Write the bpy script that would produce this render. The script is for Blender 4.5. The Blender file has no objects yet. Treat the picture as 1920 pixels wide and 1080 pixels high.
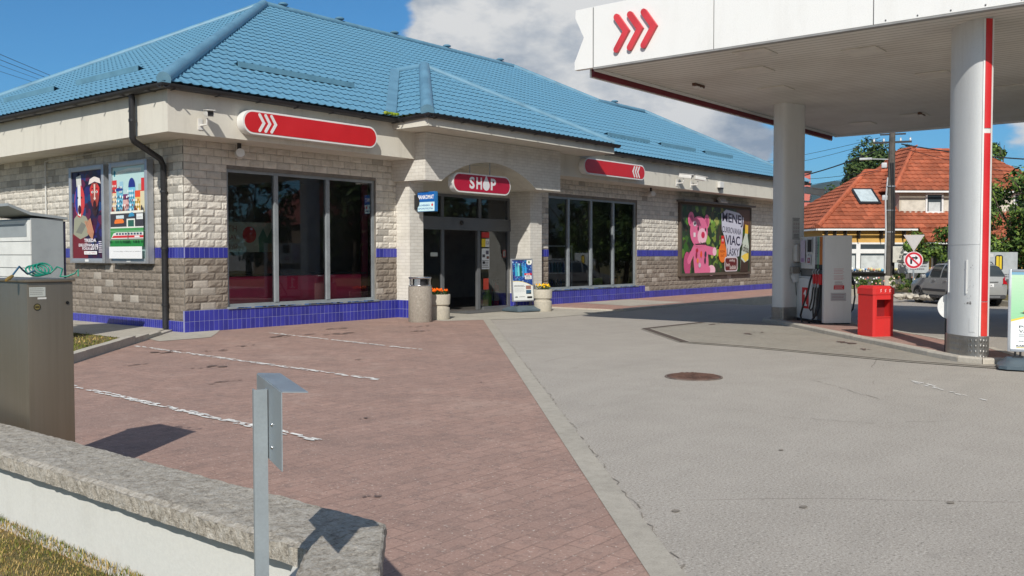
import bpy, bmesh, math, random
from mathutils import Vector, Matrix, noise
R = math.radians
random.seed(7)
sc = bpy.context.scene
col = sc.collection

# ---------------------------------------------------------------- camera
cam_d = bpy.data.cameras.new("camera"); cam = bpy.data.objects.new("camera", cam_d); col.objects.link(cam)
yaw, pit, roll, FPX = 0.891008819, 0.0362611728, 0.000617666628, 1740.0
cp, sp = math.cos(pit), math.sin(pit)
fw = Vector((math.sin(yaw)*cp, math.cos(yaw)*cp, -sp)); r_ = Vector((math.cos(yaw), -math.sin(yaw), 0)); d_ = fw.cross(r_)
rr = math.cos(roll)*r_ + math.sin(roll)*d_; dd = math.cos(roll)*d_ - math.sin(roll)*r_
CAM = Vector((-9.87, -16.03, 1.5))
M = Matrix((( rr.x, -dd.x, -fw.x, CAM.x), (rr.y, -dd.y, -fw.y, CAM.y), (rr.z, -dd.z, -fw.z, CAM.z), (0,0,0,1)))
cam.matrix_world = M
cam_d.sensor_width = 36; cam_d.lens = 36*FPX/1920; cam_d.clip_start = .05; cam_d.clip_end = 20000
sc.camera = cam

# ---------------------------------------------------------------- light
SUN = Vector((-1.11, -.73, 1.0)).normalized()          # towards the sun
elev = math.asin(SUN.z); 
w = bpy.data.worlds.new("World"); sc.world = w; w.use_nodes = True
nt = w.node_tree; N = nt.nodes; Lk = nt.links; N.clear()
out = N.new('ShaderNodeOutputWorld'); bg = N.new('ShaderNodeBackground'); bg.inputs[1].default_value = .1
sky = N.new('ShaderNodeTexSky'); sky.sky_type = 'NISHITA'; sky.sun_disc = False
sky.sun_elevation = elev; sky.sun_rotation = math.atan2(SUN.x, SUN.y); sky.air_density = 1.0; sky.dust_density = .3; sky.ozone_density = 2.5; sky.altitude = 400
tc = N.new('ShaderNodeTexCoord')
def wmath(op, a, b=None, clamp=False):
    n = N.new('ShaderNodeMath'); n.operation = op; n.use_clamp = clamp
    for i, v in enumerate((a, b)):
        if v is None: continue
        if isinstance(v, (int, float)): n.inputs[i].default_value = v
        else: Lk.new(v, n.inputs[i])
    return n.outputs[0]
sep = N.new('ShaderNodeSeparateXYZ'); Lk.new(tc.outputs['Generated'], sep.inputs[0])
zz = wmath('ADD', wmath('MAXIMUM', sep.outputs[2], 0.0), .14)
cx_ = wmath('DIVIDE', sep.outputs[0], zz); cy_ = wmath('DIVIDE', sep.outputs[1], zz)
cmb = N.new('ShaderNodeCombineXYZ'); Lk.new(wmath('MULTIPLY', sep.outputs[0], 3.6), cmb.inputs[0]); Lk.new(wmath('MULTIPLY', sep.outputs[1], 3.6), cmb.inputs[1])
Lk.new(wmath('MULTIPLY', sep.outputs[2], 7.5), cmb.inputs[2])
n1 = N.new('ShaderNodeTexNoise'); n1.inputs['Scale'].default_value = 1.15; n1.inputs['Detail'].default_value = 10; n1.inputs['Roughness'].default_value = .56
Lk.new(cmb.outputs[0], n1.inputs['Vector'])
n2 = N.new('ShaderNodeTexNoise'); n2.inputs['Scale'].default_value = 1.5; n2.inputs['Detail'].default_value = 7; n2.inputs['Roughness'].default_value = .6
mp = N.new('ShaderNodeMapping'); mp.inputs['Location'].default_value = (3.1, 7.7, .35); Lk.new(cmb.outputs[0], mp.inputs[0]); Lk.new(mp.outputs[0], n2.inputs['Vector'])
# cumulus banks in view; the last lobe is unseen cloud added as fill light
def lobe(az, el, inner, outer):
    D = Vector((math.sin(R(az))*math.cos(R(el)), math.cos(R(az))*math.cos(R(el)), math.sin(R(el))))
    vd = N.new('ShaderNodeVectorMath'); vd.operation = 'DOT_PRODUCT'; Lk.new(tc.outputs['Generated'], vd.inputs[0]); vd.inputs[1].default_value = D
    mr = N.new('ShaderNodeMapRange'); Lk.new(vd.outputs['Value'], mr.inputs[0])
    mr.inputs[1].default_value = math.cos(R(outer)); mr.inputs[2].default_value = math.cos(R(inner)); mr.inputs[3].default_value = 0; mr.inputs[4].default_value = 1
    return mr.outputs[0]
bank = wmath('MAXIMUM', wmath('MAXIMUM', lobe(56, 12, 9.5, 16.5), wmath('MULTIPLY', lobe(84, 6, 3, 9), .9)), wmath('MULTIPLY', lobe(225, 35, 45, 80), .85))
cov = wmath('ADD', n1.outputs[0], wmath('MULTIPLY', wmath('SUBTRACT', bank, .5), .47))
cr = N.new('ShaderNodeMapRange'); cr.interpolation_type = 'SMOOTHSTEP'; Lk.new(cov, cr.inputs[0]); cr.inputs[1].default_value = .55; cr.inputs[2].default_value = .63
cc = N.new('ShaderNodeValToRGB'); Lk.new(n2.outputs[0], cc.inputs[0])
cc.color_ramp.elements[0].position = .43; cc.color_ramp.elements[0].color = (2.5, 3.1, 3.9, 1)
cc.color_ramp.elements[1].position = .61; cc.color_ramp.elements[1].color = (7.0, 7.0, 6.9, 1)
skt = N.new('ShaderNodeMix'); skt.data_type = 'RGBA'; skt.blend_type = 'MULTIPLY'; skt.inputs[0].default_value = 1
Lk.new(sky.outputs[0], skt.inputs[6]); skt.inputs[7].default_value = (.27, .68, .93, 1)
mx = N.new('ShaderNodeMix'); mx.data_type = 'RGBA'; Lk.new(cr.outputs[0], mx.inputs[0]); Lk.new(skt.outputs[2], mx.inputs[6]); Lk.new(cc.outputs[0], mx.inputs[7])
Lk.new(mx.outputs[2], bg.inputs[0]); Lk.new(bg.outputs[0], out.inputs[0])
sd = bpy.data.lights.new("sun", 'SUN'); sd.energy = 4.2; sd.angle = R(.53); sd.color = (1, .955, .88)
so = bpy.data.objects.new("sun", sd); col.objects.link(so); so.rotation_euler = SUN.to_track_quat('Z', 'Y').to_euler(); so.location = (0, 0, 60)
sc.view_settings.view_transform = 'Standard'; sc.view_settings.look = 'None'; sc.view_settings.exposure = .16; sc.view_settings.gamma = 1; sc.view_settings.use_curve_mapping = False
sc.cycles.max_bounces = 8; sc.cycles.transparent_max_bounces = 16

# ---------------------------------------------------------------- materials
def s2l(c):
    return tuple((x/12.92 if x <= .04045 else ((x+.055)/1.055)**2.4) for x in [v/255 for v in c])
class NT:
    def __init__(s, name):
        m = bpy.data.materials.new(name); m.use_nodes = True; s.m = m; s.t = m.node_tree; s.n = s.t.nodes; s.l = s.t.links
        s.b = s.n['Principled BSDF']
    def new(s, k, **kw):
        n = s.n.new(k)
        for a, v in kw.items(): setattr(n, a, v)
        return n
    def link(s, a, b): s.l.new(a, b)
    def coord(s, scale=(1, 1, 1), kind='Object'):
        t = s.new('ShaderNodeTexCoord'); mp = s.new('ShaderNodeMapping'); mp.inputs['Scale'].default_value = scale
        s.link(t.outputs[kind], mp.inputs[0]); return mp.outputs[0]
    def noise(s, scale, detail=4, rough=.55, sc3=(1, 1, 1)):
        n = s.new('ShaderNodeTexNoise'); n.inputs['Scale'].default_value = scale; n.inputs['Detail'].default_value = detail; n.inputs['Roughness'].default_value = rough
        s.link(s.coord(sc3), n.inputs['Vector']); return n.outputs[0]
    def ramp(s, f, stops):
        r = s.new('ShaderNodeValToRGB'); s.link(f, r.inputs[0]); e = r.color_ramp.elements
        while len(e) < len(stops): e.new(.5)
        for i, (p, c) in enumerate(stops):
            e[i].position = p; e[i].color = (*c, 1) if len(c) == 3 else c
        return r.outputs[0]
    def rng(s, f, a, b, c, d):
        r = s.new('ShaderNodeMapRange'); s.link(f, r.inputs[0])
        for i, v in enumerate((a, b, c, d)): r.inputs[i+1].default_value = v
        return r.outputs[0]
    def mix(s, f, a, b, mode='MIX'):
        m = s.new('ShaderNodeMix'); m.data_type = 'RGBA'; m.blend_type = mode
        for i, v in ((0, f), (6, a), (7, b)):
            if isinstance(v, (int, float)): m.inputs[i].default_value = v
            elif isinstance(v, tuple): m.inputs[i].default_value = (*v, 1) if len(v) == 3 else v
            else: s.link(v, m.inputs[i])
        return m.outputs[2]
    def bump(s, h, strength=.3, dist=.01):
        b = s.new('ShaderNodeBump'); b.inputs['Strength'].default_value = strength; b.inputs['Distance'].default_value = dist
        s.link(h, b.inputs['Height']); s.link(b.outputs[0], s.b.inputs['Normal']); return b
    def set(s, **kw):
        for k, v in kw.items():
            i = s.b.inputs[{'rough': 'Roughness', 'metal': 'Metallic', 'col': 'Base Color', 'spec': 'Specular IOR Level', 'emit': 'Emission Color', 'es': 'Emission Strength', 'coat': 'Coat Weight'}[k]]
            if isinstance(v, (int, float)): i.default_value = v
            elif isinstance(v, tuple): i.default_value = (*v, 1)
            else: s.link(v, i)
        return s.m
MC = {}
def paint(name, c, rough=.5, metal=0, var=.12, scale=3.0, bump=0, bscale=60, fine=.05, spec=.5):
    """general painted / plain surface: colour with soft dirt variation and fine grain"""
    if name in MC: return MC[name]
    t = NT(name); c = s2l(c) if max(c) > 1.001 else c
    a = t.noise(scale, 5, .6); b = t.noise(scale*28, 3, .6)
    dark = tuple(x*(1-var*2) for x in c); lite = tuple(min(1, x*(1+var*.6)) for x in c)
    cc = t.ramp(a, [(.30, dark), (.55, c), (.8, lite)])
    cc = t.mix(fine*2, cc, t.ramp(b, [(.35, tuple(x*.55 for x in c)), (.65, tuple(min(1, x*1.3) for x in c))]))
    t.set(col=cc, metal=metal, spec=spec)
    t.set(rough=t.rng(a, .3, .7, max(0, rough-.07), min(1, rough+.1)))
    if bump: t.bump(t.noise(bscale, 4, .6), bump, .004)
    MC[name] = t.m; return t.m
def streaky(name, c, rough, amt=.35, dirt=(.34, .31, .26), sc=(2.2, 2.2, .22), spec=.35, scale=1.6, bump=0):
    t = NT(name); a = t.noise(scale, 6, .7, sc); b = t.noise(2.2, 5, .65); d = t.noise(55, 3, .6); v = t.new('ShaderNodeTexVoronoi'); v.inputs['Scale'].default_value = 3.1; t.link(t.coord(), v.inputs[0])
    col_ = t.mix(t.rng(a, .50, .68, 0, amt), c, dirt); col_ = t.mix(t.rng(b, .52, .7, 0, amt*.6), col_, tuple(x*.72 for x in c)); col_ = t.mix(.08, col_, t.ramp(d, [(.3, tuple(x*.4 for x in c)), (.7, tuple(min(1, x*1.3) for x in c))]))
    col_ = t.mix(t.rng(v.outputs[0], .022, .014, 0, .5), col_, (.2, .18, .15))
    t.set(col=col_, spec=spec, rough=t.rng(b, .3, .7, rough-.06, rough+.1))
    if bump: t.bump(d, bump, .003)
    return t.m
def vcol(name, rough=.6, spec=.4, nscale=0, var=.15, bump=0, bscale=40, bdist=.004, metal=0, coat=0):
    """colour comes from the object's own painted-on colour attribute (printed sheets, blocks, leaves)"""
    if name in MC: return MC[name]
    t = NT(name); a = t.new('ShaderNodeVertexColor', layer_name='Col')
    c = a.outputs[0]
    if nscale:
        n = t.noise(nscale, 5, .65); g = t.ramp(n, [(.3, (1-var,)*3), (.7, (1+var,)*3)]); c = t.mix(1.0, c, g, 'MULTIPLY')
    t.set(col=c, rough=rough, spec=spec, metal=metal, coat=coat)
    if bump: t.bump(t.noise(bscale, 5, .65), bump, bdist)
    MC[name] = t.m; return t.m

def glass_mat(name, tint=(.75, .8, .8), refl=.5, base=.0):
    if name in MC: return MC[name]
    t = NT(name); t.n.remove(t.b)
    tr = t.new('ShaderNodeBsdfTransparent'); tr.inputs[0].default_value = (*tint, 1)
    gl = t.new('ShaderNodeBsdfGlossy'); gl.inputs['Roughness'].default_value = .015; gl.inputs[0].default_value = (.92, .96, 1, 1)
    fr = t.new('ShaderNodeFresnel'); fr.inputs[0].default_value = 1.5
    mr = t.new('ShaderNodeMath', operation='MULTIPLY_ADD'); t.link(fr.outputs[0], mr.inputs[0]); mr.inputs[1].default_value = refl; mr.inputs[2].default_value = base
    ms = t.new('ShaderNodeMixShader'); t.link(mr.outputs[0], ms.inputs[0]); t.link(tr.outputs[0], ms.inputs[1]); t.link(gl.outputs[0], ms.inputs[2])
    t.link(ms.outputs[0], t.n['Material Output'].inputs[0]); MC[name] = t.m; return t.m

# ---------------------------------------------------------------- mesh helpers
class MB:
    """collects polygons; build() links them as one mesh object"""
    def __init__(s): s.v = []; s.f = []; s.mi = []; s.c = []; s.T = Matrix.Identity(4); s.cur = 0; s.col = (1, 1, 1); s.sm = False; s.smf = []
    def add(s, vs, fs):
        o = len(s.v); s.v += [tuple(s.T @ Vector(p)) for p in vs]
        for f in fs: s.f.append(tuple(i+o for i in f)); s.mi.append(s.cur); s.c.append(s.col); s.smf.append(s.sm)
        return s
    def quad(s, *p): return s.add(p, [tuple(range(len(p)))])
    poly = quad
    def box(s, a, b, bev=0):
        x0, y0, z0 = a; x1, y1, z1 = b
        if x0 > x1: x0, x1 = x1, x0
        if y0 > y1: y0, y1 = y1, y0
        if z0 > z1: z0, z1 = z1, z0
        if not bev:
            v = [(x0,y0,z0),(x1,y0,z0),(x1,y1,z0),(x0,y1,z0),(x0,y0,z1),(x1,y0,z1),(x1,y1,z1),(x0,y1,z1)]
            return s.add(v, [(3,2,1,0),(4,5,6,7),(0,1,5,4),(1,2,6,5),(2,3,7,6),(3,0,4,7)])
        bm = bmesh.new(); bmesh.ops.create_cube(bm, size=1)
        for q in bm.verts: q.co = Vector(((q.co.x+.5)*(x1-x0)+x0, (q.co.y+.5)*(y1-y0)+y0, (q.co.z+.5)*(z1-z0)+z0))
        bmesh.ops.bevel(bm, geom=bm.edges[:], offset=bev, segments=2, affect='EDGES', profile=.6)
        bm.verts.index_update(); s.add([q.co[:] for q in bm.verts], [tuple(q.index for q in f.verts) for f in bm.faces]); bm.free(); return s
    def prism(s, pts, z0, z1):
        n = len(pts); v = [(x, y, z0) for x, y in pts] + [(x, y, z1) for x, y in pts]
        a = sum(pts[i][0]*pts[(i+1) % n][1]-pts[(i+1) % n][0]*pts[i][1] for i in range(n))
        fs = [tuple(reversed(range(n))), tuple(range(n, 2*n))] + [(i, (i+1) % n, n+(i+1) % n, n+i) for i in range(n)]
        if a < 0: fs = [tuple(reversed(f)) for f in fs]
        return s.add(v, fs)
    def tube(s, pts, r, n=8, caps=True):
        P = [Vector(p) for p in pts]; rs = r if isinstance(r, (list, tuple)) else [r]*len(P)
        prev = None; vs = []; fs = []
        for i, p in enumerate(P):
            t = (P[min(i+1, len(P)-1)]-P[max(i-1, 0)]).normalized()
            if prev is None: a = Vector((0, 0, 1)) if abs(t.z) < .9 else Vector((1, 0, 0)); prev = t.cross(a).normalized()
            u = (prev - t*prev.dot(t)).normalized(); prev = u; b = t.cross(u)
            for k in range(n): an = 2*math.pi*k/n; vs.append(tuple(p + (u*math.cos(an)+b*math.sin(an))*rs[i]))
        for i in range(len(P)-1):
            for k in range(n): fs.append((i*n+k, i*n+(k+1) % n, (i+1)*n+(k+1) % n, (i+1)*n+k))
        if caps: fs += [tuple(reversed(range(n))), tuple(range((len(P)-1)*n, len(P)*n))]
        return s.add(vs, fs)
    def cyl(s, c, r, z0, z1, n=24, r1=None):
        r1 = r if r1 is None else r1
        return s.lathe(c, [(r, z0), (r1, z1)], n)
    def lathe(s, c, prof, n=24, cap=True, ex=1.0):
        vs = []; fs = []; m = len(prof)
        for r, z in prof:
            for k in range(n):
                an = 2*math.pi*k/n; vs.append((c[0]+r*math.cos(an), c[1]+r*math.sin(an)*ex, z+(c[2] if len(c) > 2 else 0)))
        for i in range(m-1):
            for k in range(n): fs.append((i*n+k, i*n+(k+1) % n, (i+1)*n+(k+1) % n, (i+1)*n+k))
        if cap: fs += [tuple(reversed(range(n))), tuple(range((m-1)*n, m*n))]
        return s.add(vs, fs)
    def ball(s, c, r, n=8, m=5):
        r = r if isinstance(r, (tuple, list)) else (r, r, r); vs = []; fs = []
        for i in range(1, m):
            th = math.pi*i/m
            for k in range(n): an = 2*math.pi*k/n; vs.append((c[0]+r[0]*math.sin(th)*math.cos(an), c[1]+r[1]*math.sin(th)*math.sin(an), c[2]+r[2]*math.cos(th)))
        t = len(vs); vs += [(c[0], c[1], c[2]+r[2]), (c[0], c[1], c[2]-r[2])]
        for i in range(m-2):
            for k in range(n): fs.append((i*n+k, (i+1)*n+k, (i+1)*n+(k+1) % n, i*n+(k+1) % n))
        for k in range(n): fs += [(t, k, (k+1) % n), (t+1, (m-2)*n+(k+1) % n, (m-2)*n+k)]
        return s.add(vs, fs)
    def build(s, name, mats, parent=None, smooth=None, loc=None, rotz=0):
        me = bpy.data.meshes.new(name); me.from_pydata(s.v, [], s.f)
        mats = mats if isinstance(mats, (list, tuple)) else [mats]
        for m in mats: me.materials.append(m)
        me.polygons.foreach_set('material_index', s.mi)
        if any(c != (1, 1, 1) for c in s.c):
            ca = me.color_attributes.new('Col', 'FLOAT_COLOR', 'CORNER'); arr = []
            for p, c in zip(me.polygons, s.c): arr += [*c, 1.0]*p.loop_total
            ca.data.foreach_set('color', arr)
        me.update()
        if smooth: smooth_mesh(me, smooth)
        elif any(s.smf): me.polygons.foreach_set('use_smooth', s.smf)
        o = bpy.data.objects.new(name, me); col.objects.link(o)
        if parent: o.parent = parent
        if loc: o.location = loc
        if rotz: o.rotation_euler.z = rotz
        return o
def smooth_mesh(me, ang):
    me.polygons.foreach_set('use_smooth', [True]*len(me.polygons))
    bm = bmesh.new(); bm.from_mesh(me)
    for e in bm.edges:
        e.smooth = not (len(e.link_faces) == 2 and e.link_faces[0].normal.angle(e.link_faces[1].normal, 0) > R(ang))
    bm.to_mesh(me); bm.free()
def tag(o, label=None, cat=None, group=None, kind=None):
    if label: o['label'] = label
    if cat: o['category'] = cat
    if group: o['group'] = group
    if kind: o['kind'] = kind
    return o
def empty(name, loc, label=None, cat=None, group=None, rotz=0):
    o = bpy.data.objects.new(name, None); col.objects.link(o); o.location = loc; o.rotation_euler.z = rotz; o.empty_display_size = .2
    return tag(o, label, cat, group)
def children(o): return [c for c in bpy.data.objects if c.parent == o]
def copy_tree(o, parent=None):
    kids = children(o); c = o.copy(); col.objects.link(c); c.parent = parent
    for ch in kids: copy_tree(ch, c)
    return c
def frame(O, U, V):
    U = Vector(U).normalized(); V = Vector(V).normalized(); Nn = U.cross(V); O = Vector(O)
    return Matrix(((U.x, V.x, Nn.x, O.x), (U.y, V.y, Nn.y, O.y), (U.z, V.z, Nn.z, O.z), (0, 0, 0, 1)))
def frot(O, deg):   # local x,y,z frame turned about z
    return Matrix.Translation(Vector(O)) @ Matrix.Rotation(R(deg), 4, 'Z')

# text -> 2D triangles
_tc = {}
def text2d(txt, bold=0.0, shear=0):
    key = (txt, bold, shear)
    if key in _tc: return _tc[key]
    c = bpy.data.curves.new('t', 'FONT'); c.body = txt; c.offset = bold; c.shear = shear; c.size = 1; c.resolution_u = 3; c.align_x = 'LEFT'
    o = bpy.data.objects.new('t', c); me = bpy.data.meshes.new_from_object(o)
    vs = [(v.co.x, v.co.y) for v in me.vertices]; fs = [tuple(p.vertices) for p in me.polygons]
    bpy.data.objects.remove(o); bpy.data.meshes.remove(me); bpy.data.curves.remove(c)
    xs = [v[0] for v in vs] or [0]; ys = [v[1] for v in vs] or [0]
    x0, x1, y0, y1 = min(xs), max(xs), min(ys), max(ys)
    vs = [((x-x0)/max(1e-6, x1-x0), (y-y0)/max(1e-6, y1-y0)) for x, y in vs]
    _tc[key] = (vs, fs); return _tc[key]
def stroke(pts, wd, n=7):
    """thick polyline with round ends as one polygon"""
    P = [Vector(p) for p in pts]; h = wd/2; L = []; Rr = []
    for i, p in enumerate(P):
        if i == 0: t = (P[1]-P[0]).normalized(); m = 1
        elif i == len(P)-1: t = (P[-1]-P[-2]).normalized(); m = 1
        else:
            a = (P[i]-P[i-1]).normalized(); b = (P[i+1]-P[i]).normalized(); t = (a+b).normalized(); m = 1/max(.4, t.dot(a))
        nn = Vector((-t.y, t.x)); L.append(p+nn*h*m); Rr.append(p-nn*h*m)
    def cap(p, t): 
        a0 = math.atan2(t.y, t.x)+math.pi/2
        return [p+Vector((math.cos(a0-math.pi*k/n), math.sin(a0-math.pi*k/n)))*h for k in range(1, n)]
    e = cap(P[-1], (P[-1]-P[-2]).normalized()); s0 = cap(P[0], (P[0]-P[1]).normalized())
    return [tuple(q) for q in L+e+list(reversed(Rr))+s0]
def circ(cx, cy, rx, ry=None, n=20, a0=0, a1=360):
    ry = rx if ry is None else ry
    k = n if a1-a0 >= 360 else n+1
    return [(cx+rx*math.cos(R(a0+(a1-a0)*i/n)), cy+ry*math.sin(R(a0+(a1-a0)*i/n))) for i in range(k)]
def rrect(x0, y0, x1, y1, r, n=6):
    o = []
    for cx, cy, a in ((x1-r, y1-r, 0), (x0+r, y1-r, 90), (x0+r, y0+r, 180), (x1-r, y0+r, 270)):
        o += [(cx+r*math.cos(R(a+90*i/n)), cy+r*math.sin(R(a+90*i/n))) for i in range(n+1)]
    return o
class Art(MB):
    """flat printed picture: layered coloured polygons on a sheet, in local u,v"""
    def __init__(s, T, step=.0006): super().__init__(); s.T = T; s.lz = 0; s.step = step; s.uw = 1; s.vh = 1
    def p(s, pts, c, up=True):
        if up: s.lz += s.step
        c = s2l(c); s.col = tuple(max(x, .002) for x in c)
        pts = list(pts)
        a = sum(pts[i][0]*pts[(i+1) % len(pts)][1]-pts[(i+1) % len(pts)][0]*pts[i][1] for i in range(len(pts)))
        if a < 0: pts.reverse()
        s.add([(x, y, s.lz) for x, y in pts], [tuple(range(len(pts)))]); return s
    def rect(s, x0, y0, x1, y1, c): return s.p([(x0, y0), (x1, y0), (x1, y1), (x0, y1)], c)
    def txt(s, t, x0, y0, x1, y1, c, bold=0.0, shear=0, skew=0):
        s.lz += s.step; c = s2l(c); s.col = tuple(max(x, .002) for x in c)
        vs, fs = text2d(t, bold, shear)
        s.add([(x0+u*(x1-x0), y0+v*(y1-y0)+u*skew, s.lz) for u, v in vs], fs); return s
    def lines(s, x0, y0, x1, y1, rows, c, fill=.5, rnd=.15):
        h = (y1-y0)/rows; s.lz += s.step; rg = random.Random(rows*17+int(abs(x0)*100))
        s.col = tuple(max(x, .002) for x in s2l(c))
        for i in range(rows):
            y = y1-h*(i+.5); x = x0; xe = x1-(x1-x0)*rnd*rg.random()
            while x < xe:
                wd = (x1-x0)*rg.uniform(.05, .14); s.add([(x, y-h*fill/2, s.lz), (min(x+wd, xe), y-h*fill/2, s.lz), (min(x+wd, xe), y+h*fill/2, s.lz), (x, y+h*fill/2, s.lz)], [(0, 1, 2, 3)]); x += wd+(x1-x0)*.02
        return s
# ---------------------------------------------------------------- ground materials
def asphalt():
    t = NT('asphalt'); big = t.noise(.28, 6, .62); mid = t.noise(2.2, 5, .6); fine = t.noise(95, 3, .7); gr = t.noise(260, 2, .7)
    c = t.ramp(big, [(.3, (.30, .274, .24)), (.48, (.385, .350, .305)), (.7, (.45, .412, .36))])
    c = t.mix(.5, c, t.ramp(mid, [(.35, (.31, .28, .245)), (.65, (.43, .395, .35))]))
    c = t.mix(.55, c, t.ramp(fine, [(.30, (.17, .155, .135)), (.5, (.38, .345, .30)), (.72, (.60, .56, .50))]))
    v = t.new('ShaderNodeTexVoronoi', feature='DISTANCE_TO_EDGE'); v.inputs['Scale'].default_value = .16
    wv = t.new('ShaderNodeTexNoise'); wv.inputs['Scale'].default_value = 1.1; wv.inputs['Detail'].default_value = 6
    cc = t.coord(); t.link(cc, wv.inputs[0]); ad = t.mix(.16, cc, wv.outputs[1], 'ADD'); t.link(ad, v.inputs['Vector'])
    crk = t.rng(v.outputs[0], 0, .0016, 1, 0)
    msk = t.rng(t.noise(.45, 2), .52, .58, 0, .75)
    mm = t.new('ShaderNodeMath', operation='MULTIPLY'); t.link(crk, mm.inputs[0]); t.link(msk, mm.inputs[1])
    c = t.mix(mm.outputs[0], c, (.17, .15, .13))
    tr_ = t.noise(.9, 5, .65, (.25, 1.6, 1)); c = t.mix(t.rng(tr_, .55, .70, 0, .22), c, (.25, .232, .205)); c = t.mix(t.rng(tr_, .44, .30, 0, .22), c, (.48, .44, .39))
    st = t.rng(t.noise(1.5, 3, .5), .69, .74, 0, .3); c = t.mix(st, c, (.19, .175, .155))
    sp = t.noise(56, 2, .5); c = t.mix(t.rng(sp, .61, .67, 0, .48), c, (.64, .60, .53)); c = t.mix(t.rng(sp, .40, .34, 0, .55), c, (.13, .118, .10))
    t.set(col=c, rough=.9, spec=.25); t.bump(gr, .35, .004); return t.m
def pavers(name, base, var, s=1.0, rot=45):
    t = NT(name)
    tcn = t.new('ShaderNodeTexCoord'); mp = t.new('ShaderNodeMapping'); mp.inputs['Rotation'].default_value = (0, 0, R(rot)); mp.inputs['Scale'].default_value = (s, s, s); t.link(tcn.outputs['Object'], mp.inputs[0])
    nz = t.new('ShaderNodeTexNoise'); nz.inputs['Scale'].default_value = 7; nz.inputs['Detail'].default_value = 3; t.link(mp.outputs[0], nz.inputs[0])
    ad = t.mix(.018, mp.outputs[0], nz.outputs[1], 'ADD')
    b = t.new('ShaderNodeTexBrick'); t.link(ad, b.inputs[0]); b.inputs['Scale'].default_value = 1; b.inputs['Brick Width'].default_value = .24; b.inputs['Row Height'].default_value = .13
    b.inputs['Mortar Size'].default_value = .008; b.inputs['Mortar Smooth'].default_value = .4; b.inputs['Bias'].default_value = 0
    b.inputs[1].default_value = (*[x*(1-var) for x in base], 1); b.inputs[2].default_value = (*[x*(1+var) for x in base], 1); b.inputs[3].default_value = (base[0]*.64, base[1]*.66, base[2]*.66, 1)
    big = t.noise(.42, 7, .68); mid = t.noise(2.1, 6, .7, (1, .6, 1)); pat = t.noise(8.5, 4, .6); f = t.noise(75, 3, .7); sp = t.noise(48, 2, .5)
    k = base[0]/.355
    def q_(*v): return tuple(x*k for x in v)
    c = t.mix(t.rng(big, .46, .62, 0, .7), b.outputs[0], q_(.27, .185, .155))
    c = t.mix(t.rng(big, .46, .30, 0, .55), c, q_(.42, .315, .26))
    c = t.mix(t.rng(mid, .52, .62, 0, .6), c, q_(.215, .145, .122)); c = t.mix(t.rng(mid, .44, .34, 0, .5), c, q_(.44, .315, .26))
    c = t.mix(t.rng(pat, .54, .62, 0, .6), c, q_(.20, .14, .12))
    c = t.mix(.33, c, t.ramp(f, [(.3, q_(.15, .10, .085)), (.6, q_(.36, .255, .21)), (.8, q_(.58, .48, .41))]))
    c = t.mix(t.rng(sp, .66, .72, 0, .6), c, q_(.62, .55, .48)); c = t.mix(t.rng(sp, .34, .28, 0, .6), c, q_(.10, .075, .065))
    t.set(col=c, rough=.88, spec=.25); bp = t.bump(b.outputs[1], .25, .004); bp.invert = True; return t.m
def concrete(name, c0, bump=.3, dirt=.35, scale=1.0, rough=.88, pits=0):
    t = NT(name); a = t.noise(1.1*scale, 6, .65); b = t.noise(9*scale, 5, .7); f = t.noise(80*scale, 4, .7)
    c = t.ramp(a, [(.3, tuple(x*(1-dirt) for x in c0)), (.55, c0), (.8, tuple(min(1, x*1.15) for x in c0))])
    c = t.mix(.45, c, t.ramp(b, [(.3, tuple(x*.6 for x in c0)), (.6, tuple(min(1, x*1.12) for x in c0))]))
    c = t.mix(.3, c, t.ramp(f, [(.3, tuple(x*.45 for x in c0)), (.7, tuple(min(1, x*1.35) for x in c0))]))
    t.set(col=c, rough=rough, spec=.25)
    if pits:
        v = t.new('ShaderNodeTexVoronoi'); v.inputs['Scale'].default_value = pits; t.link(t.coord(), v.inputs[0])
        mm = t.new('ShaderNodeMath', operation='ADD'); t.link(t.rng(v.outputs[0], 0, .5, 0, 1), mm.inputs[0]); t.link(t.noise(pits*.8, 5, .75), mm.inputs[1]); t.bump(mm.outputs[0], bump, .02)
    else: t.bump(f, bump, .006)
    return t.m
M_asph = asphalt(); M_pav = pavers('red_pavers', (.385, .243, .195), .12, 1, 0); M_pav2 = pavers('sidewalk_pavers', (.42, .22, .175), .12, 1, 0)
M_conc = concrete('grey_concrete', (.45, .415, .35)); M_apron = concrete('stained_concrete', (.345, .315, .265), .3, .35)
M_edge = concrete('edge_concrete', (.425, .39, .33), .3, .3, 1.2)
M_kerb = concrete('kerb_concrete', (.50, .46, .39), .6, .3, 1.4)
M_dark = paint('dark_grime', (.035, .03, .027), .9, scale=6)

def sheet(name, pts, z, m, label=None):
    mb = MB(); mb.quad(*[(x, y, z) for x, y in pts]); o = mb.build(name, m); 
    if o.data.polygons[0].normal.z < 0: o.data.flip_normals()
    return tag(o, kind='structure')
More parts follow.
